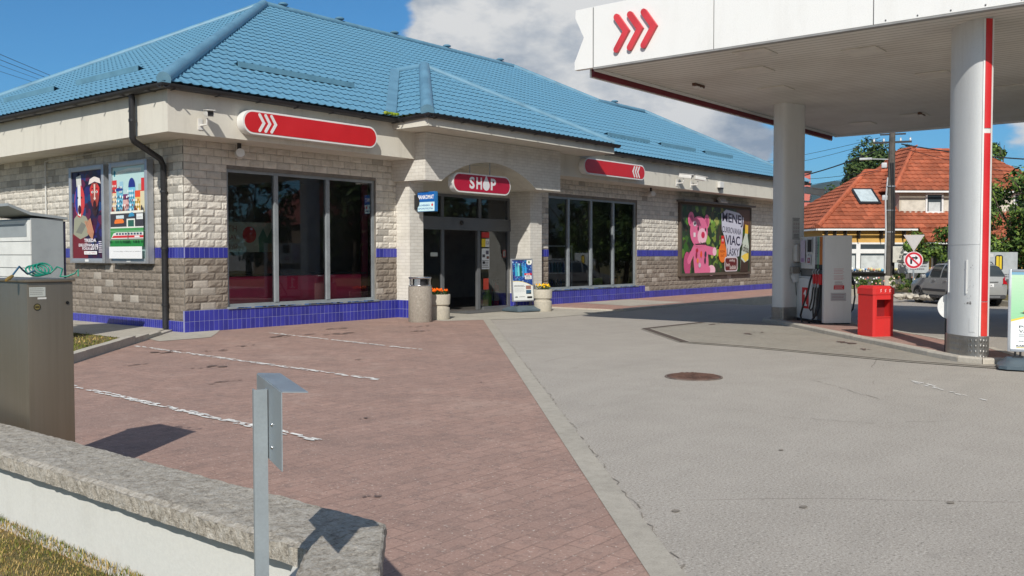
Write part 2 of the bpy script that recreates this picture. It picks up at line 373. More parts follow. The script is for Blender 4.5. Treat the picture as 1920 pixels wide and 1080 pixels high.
# one ground sheet to the horizon
mb = MB(); gx = [-2500, 12, 15.5, 16.5, 18.5, 19.5, 2500]; gzv = [0, 0, 0, -.03, -.17, -.2, -.2]
for i in range(6): mb.quad((gx[i], -2500, gzv[i]), (gx[i+1], -2500, gzv[i+1]), (gx[i+1], 2500, gzv[i+1]), (gx[i], 2500, gzv[i]))
gr_ = mb.build('ground', M_asph); bm = bmesh.new(); bm.from_mesh(gr_.data); bmesh.ops.remove_doubles(bm, verts=bm.verts[:], dist=.001); bm.to_mesh(gr_.data); bm.free(); smooth_mesh(gr_.data, 60); tag(gr_, kind='structure')
sheet('parking_paving', [(-.02, .36), (.0, 0), (5.6, 0), (5.35, -1.75), (6.22, -2.2), (-6.1, -13.92), (-9.4, -17.0), (-30, -17), (-30, -5), (-7.7, -7.3), (-3.76, -3.36)], .004, M_pav)
sheet('door_apron', [(5.6, .35), (5.35, -1.75), (6.22, -2.2), (7.4, -2.9), (10.9, -3.05), (10.9, 0), (10.5, .35)], .006, M_conc)
sheet('corner_apron', [(-.02, .40), (.0, -.02), (.75, -.02), (.25, -.65), (-.3, -1.3), (-1.3, -1.3), (-1.15, -.6)], .010, M_conc)
def strip_poly(a, b, w0, w1, off=0):
    A, B = Vector(a), Vector(b); t = (B-A).normalized(); n = Vector((-t.y, t.x))
    return [tuple(A+n*w0), tuple(B+n*w0), tuple(B+n*w1), tuple(A+n*w1)]
sheet('drive_edge_strip', strip_poly((6.3, -2.12), (-9.2, -16.75), -.02, .15), .009, M_edge)
# raised pavement along the shop
mb = MB(); mb.box((10.9, -2.86, -.3), (34, .5, .05)); tag(mb.build('pavement', M_pav2), kind='structure')
mb = MB(); 
for i in range(23): mb.box((10.9+i*1.0+.004, -3.0, -.3), (11.9+i*1.0-.004, -2.862, .062+.004*(i % 2)), .012)
mb.box((10.88, -3.0, 0), (10.899, .4, .04)); tag(mb.build('pavement_kerb', M_kerb), kind='structure')
sheet('pavement_patch', [(12.4, -2.3), (15.2, -2.5), (15.6, -.3), (12.9, -.25)], .054, M_conc)
# island with pumps
isl = [(9.62, -7.42), (9.42, -7.62), (8.62, -8.5), (7.26, -9.72), (6.41, -10.52), (5.27, -11.57), (4.53, -12.24), (4.03, -12.76), (3.92, -13.1), (4.15, -13.42), (4.6, -13.5), (5.6, -12.95), (7.4, -11.4), (10.6, -8.4), (10.75, -7.7), (10.3, -7.3)]
def offset_loop(P, d):
    n = len(P); o = []
    for i in range(n):
        a, b, c = Vector(P[i-1]), Vector(P[i]), Vector(P[(i+1) % n]); t1 = (b-a).normalized(); t2 = (c-b).normalized(); n1_ = Vector((t1.y, -t1.x)); n2_ = Vector((t2.y, -t2.x)); m = (n1_+n2_).normalized(); o.append(tuple(b+m*d/max(.5, m.dot(n1_))))
    return o
inn = offset_loop(isl, .0); outl = offset_loop(isl, .0)
ar = sum(isl[i][0]*isl[(i+1) % len(isl)][1]-isl[(i+1) % len(isl)][0]*isl[i][1] for i in range(len(isl)))
sg = 1 if ar > 0 else -1
innr = offset_loop(isl, -.13*sg); outr = offset_loop(isl, .0)
mb = MB(); mb.prism(offset_loop(isl, -.12*sg), -.02, .076); tag(mb.build('pump_island', M_pav2), kind='structure')
mb = MB(); n_ = len(isl)
for i in range(n_):
    j = (i+1) % n_; A0, A1, B0, B1 = Vector(outr[i]), Vector(outr[j]), Vector(innr[i]), Vector(innr[j]); L_ = (A1-A0).length; k = max(1, round(L_/.8))
    for q in range(k):
        t0, t1 = (q+.006/L_)/k, (q+1-.006/L_)/k; h = .082+.004*((i+q) % 2)
        a, b, c, d = A0.lerp(A1, t0), A0.lerp(A1, t1), B0.lerp(B1, t1), B0.lerp(B1, t0)
        e, f = a.lerp(d, .15), b.lerp(c, .15)
        mb.add([(*a, -.01), (*b, -.01), (*b, h-.02), (*a, h-.02), (*f, h), (*e, h), (*c, h), (*d, h), (*c, .0), (*d, .0)], [(0, 1, 2, 3), (3, 2, 4, 5), (5, 4, 6, 7), (7, 6, 8, 9), (0, 3, 5, 7, 9), (1, 8, 6, 4, 2)])
tag(mb.build('island_kerb', M_kerb), kind='structure')
# oil-stained apron and drain channel
outer = [(8.55, -6.52), (6.28, -6.42), (4.22, -8.42), (4.15, -9.6), (3.95, -10.6), (3.62, -12.2), (3.58, -13.9), (3.7, -16.5)]
sheet('pump_apron', outer + [(4.9, -16.4), (4.4, -13.6), (3.92, -13.1), (4.03, -12.7), (7.26, -9.7), (9.6, -7.4), (9.9, -7.0)], .005, M_apron)
mbd = MB(); mbl = MB()
for i in range(len(outer)-1):
    for (mbx, w0, w1, z) in ((mbl, -.10, .12, .0085) if i < 2 else (mbl, -.10, .05, .0085), (mbd, -.075, .075, .0125) if i < 2 else (mbd, -.028, .03, .0125)):
        P = strip_poly(outer[i], outer[i+1], w0, w1); mbx.quad(*[(x, y, z+.0004*i) for x, y in P])
o = mbl.build('drain_edging', M_conc); tag(o, kind='structure'); o = mbd.build('drain_slot', paint('drain_rust', (.10, .075, .06), .9, scale=6)); tag(o, kind='structure')
# worn white paint
M_wh = paint('road_paint', (.82, .80, .75), .8, scale=8, var=.2)
def worn_line(name, a, b, wd, dens, seed, z=.013):
    rg = random.Random(seed); mb = MB(); A, B = Vector(a), Vector(b); L_ = (B-A).length; t = (B-A).normalized(); n = Vector((-t.y, t.x)); x = 0; k = 0
    while x < L_:
        l = rg.uniform(.05, .16)
        den = dens*(.55+.6*noise.noise(Vector((x*1.7, seed, 0))) + .25)
        for q in range(3):
            if rg.random() < den:
                w0 = -wd/2+wd*q/3+rg.uniform(-.01, .012); w1 = w0+wd/3*rg.uniform(.6, 1.15); s0 = x+rg.uniform(-.02, .03); s1 = s0+l*rg.uniform(.7, 1.1)
                pts = [(s0, w0), ((s0+s1)/2, w0+rg.uniform(-.012, .008)), (s1, w0+rg.uniform(0, .015)), (s1+.02, (w0+w1)/2), (s1-.01, w1), ((s0+s1)/2, w1+rg.uniform(-.01, .01)), (s0, w1-.005)]
                k += 1; mb.quad(*[(*(A+t*u+n*v), z+.00002*(k % 60)) for u, v in pts])
        x += l
    return tag(mb.build(name, M_wh), kind='structure')
worn_line('parking_line', (.93, -1.36), (.50, -5.75), .085, .97, 1); worn_line('parking_line', (-2.0, -1.75), (-2.31, -7.85), .10, .97, 2); worn_line('parking_line', (-4.8, -4.6), (-5.1, -10.1), .10, .95, 3)
worn_line('lane_line', (1.68, -12.76), (.0, -14.3), .10, .22, 5, .006)
worn_line('road_line', (8.0, -22.0), (14, -17), .12, .8, 6, .006)
# stains and cracks laid on the paving
M_st = paint('oil_stain', (.17, .12, .10), .75, scale=5); rg = random.Random(5); mb = MB()
for i, (x, y, a, b) in enumerate([(-2.9, -5.2, .28, .09), (-2.2, -3.0, .3, .1), (-1.6, -3.4, .22, .07), (-.9, -3.1, .26, .06), (.9, -2.2, .5, .12), (1.6, -2.6, .4, .1), (-3.3, -4.2, .2, .05), (-1.0, -6.1, .12, .04), (2.4, -1.6, .35, .09), (-3.5, -6.6, .3, .05), (-6.0, -11.8, .06, .03), (-4.2, -9.7, .08, .03), (-1.7, -9.0, .06, .025), (3.0, -3.3, .3, .06), (3.9, -2.5, .3, .07), (5.9, -10.6, .3, .12), (6.6, -8.6, .3, .08), (4.9, -11.2, .16, .06), (8.2, -7.0, .35, .08)]):
    for q in range(7):
        an = rg.uniform(0, 6.28); ox, oy = a*.9*rg.uniform(-1, 1), b*1.3*rg.uniform(-1, 1); ra = rg.uniform(.12, .4)
        pts = [(x+ox+a*ra*math.cos(k*.785)*rg.uniform(.6, 1.1)*.9, y+oy+b*ra*1.6*math.sin(k*.785)*rg.uniform(.5, 1.1)) for k in range(8)]
        mb.quad(*[(u, v, .0140+.0001*(i*7+q)/20) for u, v in pts])
o = mb.build('paving_stain', M_st); tag(o, kind='structure')
mb = MB(); rg = random.Random(9)
def crack(pts, w0, z=.0056):
    P = [Vector(pts[0])]
    for i in range(len(pts)-1):
        A, B = Vector(pts[i]), Vector(pts[i+1]); k = max(2, int((B-A).length/.09)); n = Vector((-(B-A).y, (B-A).x)).normalized()
        for q in range(1, k+1): P.append(A.lerp(B, q/k)+n*rg.uniform(-.03, .03)*(q < k))
    for i in range(len(P)-1):
        if rg.random() < .12: continue
        n = Vector((-(P[i+1]-P[i]).y, (P[i+1]-P[i]).x)).normalized(); a = w0*rg.uniform(.3, 1.2)
        mb.quad((*(P[i]+n*a), z), (*(P[i]-n*a), z), (*(P[i+1]-n*a*.8), z), (*(P[i+1]+n*a*.8), z))
crack([(-.9, -10.6), (.5, -11.6), (1.6, -12.2), (2.0, -13.4), (2.3, -15)], .0035); crack([(6.4, -2.24), (-9, -16.78)], .005, .0058); crack([(.9, -11.9), (.4, -12.5), (-.1, -13.0)], .006)
crack([(-1.6, -12.0), (-1.7, -12.6), (-1.5, -13.4), (-.9, -13.9)], .0035)
for (x, y, r) in ((-4.55, -13.95, .035), (-3.9, -14.6, .03), (-5.1, -13.4, .03), (-3.1, -13.2, .025)):
    mb.quad(*[(x+r*math.cos(k*.9)*rg.uniform(.7, 1.2), y+r*math.sin(k*.9)*rg.uniform(.5, 1), .0057) for k in range(7)])
tag(mb.build('asphalt_crack', paint('crack_dirt', (.235, .205, .17), .9)), kind='structure')
# manhole
mh = empty('manhole', (.30, -10.66, 0), 'round rusty iron manhole cover set in the grey asphalt', 'manhole cover')
M_rust = paint('rusty_iron', (.17, .095, .07), .75, .3, .3, 6, .4, 60)
mb = MB(); mb.lathe((0, 0), [(.35, -.01), (.35, .011), (.332, .012), (.325, .006)], 40); mb.build('ring', paint('cast_ring', (.20, .16, .135), .8, .1, .3, 8), mh)
mb = MB(); mb.lathe((0, 0), [(.325, -.01), (.325, .012), (.30, .020), (.0001, .021)], 40, cap=False)
for i in range(-6, 7):
    for j in range(-6, 7):
        x, y = i*.046, j*.046
        if x*x+y*y < .075: mb.box((x-.014, y-.014, .018), (x+.014, y+.014, .028))
mb.build('cover', M_rust, mh)
# kerb and lawn by the shop's side
kd = Vector((-1, -1)).normalized(); kn = Vector((1, -1)).normalized()
mb = MB(); A = Vector((-.02, .42))
for i in range(14):
    a = A+kd*(i*.8+.004); b = A+kd*((i+1)*.8-.004)
    P = [a, b, b-kn*.14, a-kn*.14]; mb.prism([tuple(q) for q in P], 0, min(.13, .04+.03*i)+.003*(i % 2))
tag(mb.build('lawn_kerb', M_kerb), kind='structure')
sheet('side_path', [(-.02, .5), (-.02, 22), (-1.6, 22), (-1.6, -.95), (-.14, .5)], .05, M_conc)
M_soil = NT('lawn_soil'); c_ = M_soil.ramp(M_soil.noise(3.5, 6, .7), [(.3, (.09, .095, .035)), (.5, (.17, .14, .065)), (.7, (.27, .205, .11))]); M_soil.set(col=c_, rough=.95, spec=.1); M_soil.bump(M_soil.noise(60, 4, .7), .8, .02); M_soil = M_soil.m
sheet('side_lawn', [(-1.61, 1.0), (-1.61, 22), (-14, 22), (-14, -9.4), (-7.2, -6.6), (-1.5, -.9)], .045, M_soil)
sheet('front_lawn', [(-7.82, -13.0), (-7.82, -5), (-60, -5), (-60, -60), (-12.0, -60), (-12.0, -17.7), (-8.1, -13.8)], .07, M_soil)
def grass(name, test, n, box_, h0, h1, seed, z, wd=.0035):
    rg = random.Random(seed); mb = MB(); k = 0; cs = [s2l(c) for c in ((112, 118, 48), (140, 130, 68), (172, 148, 92), (90, 100, 42), (190, 165, 112), (150, 122, 72))]
    while k < n:
        x = rg.uniform(box_[0], box_[2]); y = rg.uniform(box_[1], box_[3])
        if not test(x, y): continue
        k += 1; nn = noise.noise(Vector((x*2.2, y*2.2, 3)))
        c = cs[(0 if rg.random() < .5 else 3) if nn > rg.uniform(-.35, .35) else rg.choice((1, 2, 4, 5))]
        a = rg.uniform(0, 6.28); h = rg.uniform(h0, h1)*(1.1+nn*.6); lean = rg.uniform(.2, 1.1)*h; w_ = wd*rg.uniform(.7, 1.5); dx, dy = math.cos(a), math.sin(a)
        mb.col = c; mb.add([(x-dy*w_, y+dx*w_, z), (x+dy*w_, y-dx*w_, z), (x+dx*lean*.4+dy*w_*.7, y+dy*lean*.4-dx*w_*.7, z+h*.6), (x+dx*lean*.4-dy*w_*.7, y+dy*lean*.4+dx*w_*.7, z+h*.6), (x+dx*lean, y+dy*lean, z+h)], [(0, 1, 2, 3), (3, 2, 4)])
    return tag(mb.build(name, vcol('grass_blades', .8, .15)), kind='stuff')
grass('grass', lambda x, y: x < -7.73, 52000, (-9.2, -13.0, -7.7, -9.0), .008, .026, 3, .066, .0018)
grass('grass', lambda x, y: x < -1.63 and y > x+.75, 9000, (-5.2, -3.6, -1.6, 5.5), .012, .04, 4, .045, .006)
# ================================================================ the shop
shop = empty('shop_building', (0, 0, 0), 'single storey filling station shop with blue tiled roof and white block walls', 'building')
M_roof = streaky('blue_roof_metal', (.112, .265, .385), .45, .35, (.10, .19, .23), (3.5, .5, .5), .45, 2.0)
M_cap = paint('blue_cap_metal', (.135, .28, .385), .45, 0, .12, 2, spec=.45)
M_fas = streaky('cream_fascia', (.65, .62, .54), .75, .28, bump=.12)
M_gut = paint('dark_gutter', (.022, .022, .024), .45, 0, .15, 4)
M_alu = paint('window_aluminium', (.30, .33, .345), .45, .25, .1, 3)
M_alud = paint('dark_aluminium', (.15, .155, .16), .45, .25, .1, 3)
M_blk = vcol('split_blocks', .85, .25, 6, .14, .9, 45, .012)
M_mort = paint('mortar', (.20, .18, .155), .95, 0, .2, 5)

def block_wall(name, T, L, z0, rows, rh, bw, holes, colf, seed, parent, amp=.02, endrough=True):
    """split-faced blocks, each one modelled with a rough pillow face; T maps (along, up, out)"""
    rg = random.Random(seed); mb = MB(); mb.T = T; g = .006
    for r_i in range(rows):
        za = z0+r_i*rh; zb = za+rh; x = -(bw/2 if r_i % 2 else 0)
        while x < L:
            a, b = max(0, x), min(L, x+bw); x += bw
            segs = [(a, b)]
            for (hx0, hx1, hz0, hz1) in holes:
                if zb > hz0+.02 and za < hz1-.02:
                    ns = []
                    for (p, q) in segs:
                        if q <= hx0 or p >= hx1: ns.append((p, q))
                        else:
                            if p < hx0: ns.append((p, hx0))
                            if q > hx1: ns.append((hx1, q))
                    segs = ns
            c, rough = colf(r_i, (a+b)/2, (za+zb)/2, rg)
            am = amp*(1 if rough else .12)
            for (p, q) in segs:
                if q-p < .03: continue
                nx, nz = 7, 4; vs = []; fs = []; sd = rg.uniform(0, 1000)
                for j in range(nz+1):
                    for i in range(nx+1):
                        u, v = i/nx, j/nz; e = (0 if (i in (0, nx) or j in (0, nz)) else 1)
                        w_ = .003 + e*(am*(.55+.75*noise.noise(Vector((sd+u*3.1, v*1.8, sd*.37)))) + am*.35*noise.noise(Vector((sd+u*9, v*6, 2.))))
                        w_ += (.004 if rough else .006)*e
                        vs.append((p+g/2+(q-p-g)*u, za+g/2+(rh-g)*v, max(.001, w_)))
                for j in range(nz):
                    for i in range(nx): k = j*(nx+1)+i; fs.append((k, k+1, k+nx+2, k+nx+1))
                mb.col = c; mb.sm = False; mb.add(vs, fs)
    return mb.build(name, M_blk, parent)
WH = (.60, .565, .50); BR = (.235, .20, .165)
def colf_front(r_i, x, z, rg):
    k = rg.uniform(.88, 1.08)
    if z > 1.5:
        if rg.random() < .02: return tuple(v*.62 for v in WH), False
        return tuple(v*k for v in WH), True
    if rg.random() < .13: return (.40*k, .36*k, .31*k), False
    return (BR[0]*k, BR[1]*k, BR[2]*k), True
def colf_side(r_i, x, z, rg):
    k = rg.uniform(.87, 1.08)
    if z > 1.5:
        if rg.random() < .16: return tuple(v*.6 for v in WH), False
        return tuple(v*k*.95 for v in WH), True
    if rg.random() < .1: return (.40*k, .36*k, .31*k), False
    return (BR[0]*k, BR[1]*k, BR[2]*k), True
TF = frame((0, 0, 0), (1, 0, 0), (0, 0, 1))            # front wall: along X, out = -Y
TS = frame((0, 24, 0), (0, -1, 0), (0, 0, 1))          # side wall: along -Y, out = -X
XE = 28.2
W1 = (.95, 4.93, .44, 3.21); W2 = (11.63, 16.5, .47, 3.2)
DO = (5.6, 10.7, 0, 3.8)
# structural wall core with openings
core = MB(); core.T = TF
def core_strip(x0, x1, z0, z1): core.box((x0, z0, -.30), (x1, z1, -.001))
for x0, x1, z0, z1 in ((0, W1[0], 0, 4.3), (W1[1], DO[0], 0, 4.3), (DO[1], W2[0], 0, 4.3), (W2[1], XE, 0, 4.3), (W1[0], W1[1], 0, W1[2]), (W1[0], W1[1], W1[3], 4.3), (W2[0], W2[1], 0, W2[2]), (W2[0], W2[1], W2[3], 4.3), (DO[0], DO[1], 3.85, 4.3)): core_strip(x0, x1, z0, z1)
core.T = Matrix.Identity(4); core.box((.001, .301, 0), (.3, 24, 4.3)); core.box((XE-.3, .301, 0), (XE, 13, 4.3)); core.box((.3, 13.0, 0), (XE, 13.3, 4.3))
core.build('wall_core', M_mort, shop)
holes = [W1, W2, DO]
up_r, lo_r = (3.72-1.64)/14, (1.43-.42)/7
wl = block_wall('wall', TF, XE, 1.64, 14, up_r, .333, holes, colf_front, 11, shop)
block_wall('wall', TF, XE, .42, 7, lo_r, .333, holes, colf_front, 12, shop)
block_wall('wall', TS, 24, 1.64, 14, up_r, .333, [], colf_side, 13, shop)
block_wall('wall', TS, 24, .22, 8, (1.43-.22)/8, .333, [], colf_side, 14, shop)
# blue ceramic tiles
def tile_mat(name, tw, th):
    t = NT(name); b = t.new('ShaderNodeTexBrick', offset=0.0); t.link(t.coord(kind='Object'), b.inputs[0])
    return t
def tiles(name, T, L, z0, z1, tw, th, out_, parent, seed, holes=()):
    rg = random.Random(seed); mb = MB(); mb.T = T; mb.cur = 1; mb.box((0, z0, 0), (L, z1, out_)); mb.cur = 0
    rows = max(1, round((z1-z0)/th)); th = (z1-z0)/rows; n = int(L/tw); tw = L/n; g = .0035
    for r_i in range(rows):
        for i in range(n):
            k = rg.uniform(.8, 1.15); mb.col = (.038*k, .042*k, .30*k); d = .003+rg.uniform(0, .0012)
            x0, x1, a, b = i*tw+g, (i+1)*tw-g, z0+r_i*th+g, z0+(r_i+1)*th-g
            mb.add([(x0, a, out_), (x1, a, out_), (x1, b, out_), (x0, b, out_), (x0+.003, a+.003, out_+d), (x1-.003, a+.003, out_+d), (x1-.003, b-.003, out_+d), (x0+.003, b-.003, out_+d)], [(4, 5, 6, 7), (0, 1, 5, 4), (1, 2, 6, 5), (2, 3, 7, 6), (3, 0, 4, 7)])
    return mb.build(name, [vcol('blue_tile', .22, .5, 2.5, .12), paint('tile_grout', (.26, .27, .44), .9)], parent)
def TFx(x): return frame((x, 0, 0), (1, 0, 0), (0, 0, 1))
tiles('tile_band', TFx(0), W1[0], 1.432, 1.638, .10, .21, .012, shop, 1)
tiles('tile_band', TFx(W1[1]), 5.6-W1[1], 1.432, 1.638, .10, .21, .012, shop, 2)
tiles('tile_band', TFx(10.75), W2[0]-10.75, 1.432, 1.638, .10, .21, .012, shop, 3)
tiles('tile_band', TFx(W2[1]), XE-W2[1], 1.432, 1.638, .10, .21, .012, shop, 4)
tiles('tile_band', TS, 24, 1.432, 1.638, .10, .21, .012, shop, 5)
tiles('tile_plinth', frame((-.045, 0, 0), (1, 0, 0), (0, 0, 1)), 5.63, .0, .42, .105, .21, .05, shop, 6)
tiles('tile_plinth', TFx(11.0), 5.95, .0, .46, .105, .21, .05, shop, 7)
tiles('tile_plinth', TFx(16.95), XE-16.95, .04, .27, .105, .21, .035, shop, 8)
tiles('tile_plinth', frame((0, 24, 0), (0, -1, 0), (0, 0, 1)), 24, .0, .215, .075, .21, .03, shop, 9)
block_wall('wall', TF, XE, .27, 1, .15, .333, [(0, 16.95, 0, 9)], colf_front, 15, shop)
# fascia box round the eaves
def ring_box(mb, o0, o1, z0, z1, xe=XE+.77):
    # front and left runs between outer offset o0 and inner o1
    mb.box((-o0, -o0, z0), (xe, -o1, z1)); mb.box((-o0, -o1, z0), (-o1, 24, z1))
mb = MB(); mb.box((-.77, -.77, 3.70), (XE+.6, -.70, 4.454)); mb.box((-.77, -.70, 3.70), (-.70, 24, 4.454)); mb.box((-.70, -.70, 3.70), (XE+.6, -.002, 3.735)); mb.box((-.70, -.002, 3.70), (-.002, 24, 3.735)); mb.box((XE+.53, -.70, 3.70), (XE+.6, 13, 4.454))
mb.build('fascia', M_fas, shop)
# roof
PM = .539; EZ = 4.557; EO = .93
def tile_plane(O, U, S, L, u0, u1, name='roof_tiles', wl=.205, cl=.36, amp=.027, stp=.020, parent=None, ustep=8):
    """pressed-steel tiles: courses of waves with a real step at every course"""
    O = Vector(O); U = Vector(U).normalized(); S = Vector(S).normalized(); Nn = U.cross(S)
    if Nn.z < 0: Nn = -Nn
    du = wl/ustep; umin = min(u0(0), u0(L)); umax = max(u1(0), u1(L)); i0 = math.floor(umin/du); i1 = math.ceil(umax/du)
    def wv(u):
        p = (u/wl) % 1; return amp*(math.exp(-((p-.5)/.17)**2))
    vs = []; fs = []; k = 0; ncs = math.ceil(L/cl)
    for c in range(ncs):
        sa, sb = c*cl, min(L, (c+1)*cl+.0); rows = []
        for s, h in ((sa, 0.0), (sa, stp), (sb, 0.0)):
            a, b = u0(s), u1(s); row = []
            for i in range(i0, i1+1):
                u = min(max(i*du, a), b); hh = wv(u) + h
                so_ = s - (.018*math.exp(-(((u/wl) % 1-.5)/.2)**2) if h > 0 else 0) - (.01 if h > 0 else 0)
                vs.append(tuple(O+U*u+S*so_+Nn*hh)); row.append((len(vs)-1, u))
            rows.append(row)
        for ra, rb in ((0, 1), (1, 2)):
            for q in range(len(rows[0])-1):
                a, b, c2, d = rows[ra][q], rows[ra][q+1], rows[rb][q+1], rows[rb][q]
                if abs(a[1]-b[1]) < 1e-5 and abs(c2[1]-d[1]) < 1e-5: continue
                fs.append((a[0], b[0], c2[0], d[0]))
    mb = MB(); mb.add(vs, fs); o = mb.build(name, M_roof, parent)
    me = o.data; up = sum(p.normal.dot(Nn)*p.area for p in me.polygons)
    if up < 0: me.flip_normals()
    smooth_mesh(me, 35); return o
sl = math.sqrt(1+PM*PM)
def pz(d): return EZ+PM*d
# main roof front plane: from left hip to the lower ridge and right hip
Y1 = 7.0; Y2 = 4.6; XR = 18.7; XL0, XL1 = 21.1, 24.6
dR = Y1+EO; d2 = Y2+EO
def front_u1(s):
    d = s/sl
    if d <= d2: return (XE+.75+EO) - (XE+.75-XL1)*(d/d2)      # right hip, in u measured from X=-EO
    return (XL0+EO) - (XL0-XR)*((d-d2)/(dR-d2))
roof = tile_plane((-EO, -EO, EZ), (1, 0, 0), (0, 1, PM), dR*sl, lambda s: s/sl, front_u1, 'roof', parent=shop)
tile_plane((-EO, -EO, EZ), (0, 1, 0), (1, 0, PM), dR*sl, lambda s: s/sl, lambda s: (14.85+EO)-s/sl, 'roof', parent=shop)
mb = MB()  # plain backs (seen by nobody from the front but they close the roof)
mb.quad((-EO, 14.85, EZ), (XE+.75, 14.85, EZ), (XR, Y1, pz(dR)), (Y1, Y1, pz(dR)))
mb.quad((XE+.75, 14.85, EZ), (XE+.75, -EO, EZ), (XL1, Y2, pz(d2)), (XL1, 8, pz(d2)), (XR+2, 8, pz(d2)+.3)); mb.quad((XL0, Y2, pz(d2)-.02), (XL1, Y2, pz(d2)-.02), (XL1, 8, pz(d2)-.03), (XR, Y1, pz(dR)-.02))
mb.build('roof', M_cap, shop)
def cap(a, b, r=.12, nm='ridge_cap', dz=.03):
    mb = MB(); A, B = Vector(a), Vector(b); n = max(1, int((B-A).length/1.6)); 
    for i in range(n):
        p, q = A.lerp(B, i/n), A.lerp(B, (i+1)/n); mb.tube([p+Vector((0, 0, dz)), q+Vector((0, 0, dz+.006))], [r, r*.97], 12)
    return mb.build(nm, M_cap, shop, 40)
TOP = pz(dR); T2 = pz(d2)
cap((-EO, -EO, EZ), (Y1, Y1, TOP), .13, 'hip_cap'); cap((Y1, Y1, TOP), (XR, Y1, TOP), .10); cap((XR, Y1, TOP), (XL0, Y2, T2), .10, 'hip_cap'); cap((XL0, Y2, T2), (XL1, Y2, T2), .10); cap((XL1, Y2, T2), (XE+.75, -EO, EZ), .10, 'hip_cap'); cap((-EO, 14.85, EZ), (Y1, Y1, TOP), .10, 'hip_cap')
# small vents on the ridge
for x, z_, y_ in ((7.7, TOP, Y1), (9.9, TOP, Y1), (12.3, TOP, Y1), (14.9, TOP, Y1), (17.9, TOP, Y1), (22.3, T2, Y2)):
    mb = MB(); mb.lathe((x, y_, z_+.06), [(.06, 0), (.06, .08), (.14, .09), (.15, .12), (.10, .155), (.001, .17)], 14, cap=False); mb.build('roof_vent', M_cap, shop, 40)
# snow guards
def guard(x0, x1, d, eo=-EO, side=False, mz=None):
    mb = MB(); z = EZ+PM*d
    if side: mb.box((d-EO-.02, x0, z+.03), (d-EO, x1, z+.15)); mb.quad((d-EO, x0, z+.15), (d-EO, x1, z+.15), (d-EO+.16, x1, z+.10), (d-EO+.16, x0, z+.10))
    else: mb.box((x0, eo+d-.02, z+.035), (x1, eo+d, z+.15)); mb.quad((x0, eo+d, z+.15), (x1, eo+d, z+.15), (x1, eo+d+.17, z+.11), (x0, eo+d+.17, z+.11))
    mb.build('snow_guard', paint('guard_metal', (.12, .26, .345), .45), shop)
guard(1.6, 4.75, 1.45); guard(15.3, 17.9, 1.3); guard(18.7, 21.2, 1.3); guard(22.0, 24.3, 1.3)
guard(2.5, 5.2, 1.45, side=True); guard(6.3, 9.0, 1.45, side=True)
# portal roof
PX0, PX1, PY = 4.75, 12.2, -1.85; PC = (PX0+PX1)/2; PH = PC-PX0; PZ = 4.58
def pr_u0(s): return s/sl
tile_plane((PX0, PY, PZ), (1, 0, 0), (0, 1, PM), PH*sl, lambda s: s/sl, lambda s: (PX1-PX0)-s/sl, 'roof', parent=shop)
# flanks of the portal roof run back into the main roof (valley where z is equal)
def flank(x0, sgn):
    # local u runs along +Y from PY, s climbs towards the centre; clip by main roof plane y = d - EO + (PZ-EZ)/PM
    tile_plane((x0, PY, PZ), (0, 1, 0), (sgn, 0, PM), PH*sl, lambda s: s/sl, lambda s: max(s/sl, s/sl-EO-PY+(PZ-EZ)/PM+.02), 'roof', parent=shop)
flank(PX0, 1); flank(PX1, -1)
ptop = PZ+PM*PH; pyt = PY+PH
cap((PX0, PY, PZ), (PC, pyt, ptop), .15, 'hip_cap'); cap((PX1, PY, PZ), (PC, pyt, ptop), .10, 'hip_cap'); cap((PC, pyt, ptop), (PC, pyt+1.05, ptop), .10)
# valley sheet on the left flank
mb = MB(); mb.T = Matrix.Identity(4); va = Vector((PX0, -EO+(PZ-EZ)/PM, PZ+.055)); vb = Vector((PC, va.y+PH, ptop+.055)); 
mb.quad(va+Vector((-.34, 0, .0)), va+Vector((.0, 0, .02)), vb+Vector((.0, 0, .02)), vb+Vector((-.34, 0, 0))); mb.build('valley_sheet', M_cap, shop)
va = Vector((PX1, -EO, PZ+.05)); vb = Vector((PC, va.y+PH, ptop+.05)); mb = MB(); mb.quad(va, va+Vector((.25, 0, 0)), vb+Vector((.25, 0, 0)), vb); mb.build('valley_sheet', M_cap, shop)
mb = MB(); rg = random.Random(2); mb.col = s2l((120, 140, 40))
for i in range(60):
    x = rg.uniform(4.35, 5.1); mb.col = s2l(rg.choice([(125, 145, 45), (150, 160, 60), (95, 115, 40)])); mb.ball((x, -EO+.0-max(0, x-4.72)*.9+rg.uniform(-.02, .1), EZ+.06), rg.uniform(.02, .05), 6, 4)
mb.build('moss', vcol('moss', .9, .1), shop)
# gutters: half round, dark
def gutter(pts, r=.085):
    mb = MB(); P = [Vector(p) for p in pts]
    for i in range(len(P)-1):
        a, b = P[i], P[i+1]; t = (b-a).normalized(); n = Vector((t.y, -t.x, 0)); prof = [(r*math.cos(R(k)), r*math.sin(R(k))) for k in range(180, 361, 20)]
        prof = prof+[(q[0]*.86, q[1]*.86) for q in reversed(prof)]
        vs = [tuple(p+n*(x)+Vector((0, 0, z))) for p in (a-t*r, b+t*r) for x, z in prof]; m = len(prof)
        mb.add(vs, [(k, (k+1) % m, m+(k+1) % m, m+k) for k in range(m)]+[tuple(range(m)), tuple(range(m, 2*m))])
        L_ = (b-a).length
        for k in range(int(L_/.9)+1):
            q = a+t*min(L_, k*.9+.2); mb.box((q.x-.015-abs(n.x)*.09, q.y-.015-abs(n.y)*.09, q.z-.095), (q.x+.015+abs(n.x)*.09, q.y+.015+abs(n.y)*.09, q.z-.085))
    return mb.build('gutter', M_gut, shop, 50)
gz = 4.515
gutter([(-.94, 24, gz), (-.94, -.94, gz), (4.72, -.94, gz), (4.72, -1.93, gz+.04), (12.25, -1.93, gz+.04)]); gutter([(12.2, -.94, gz), (XE+.75, -.94, gz)])
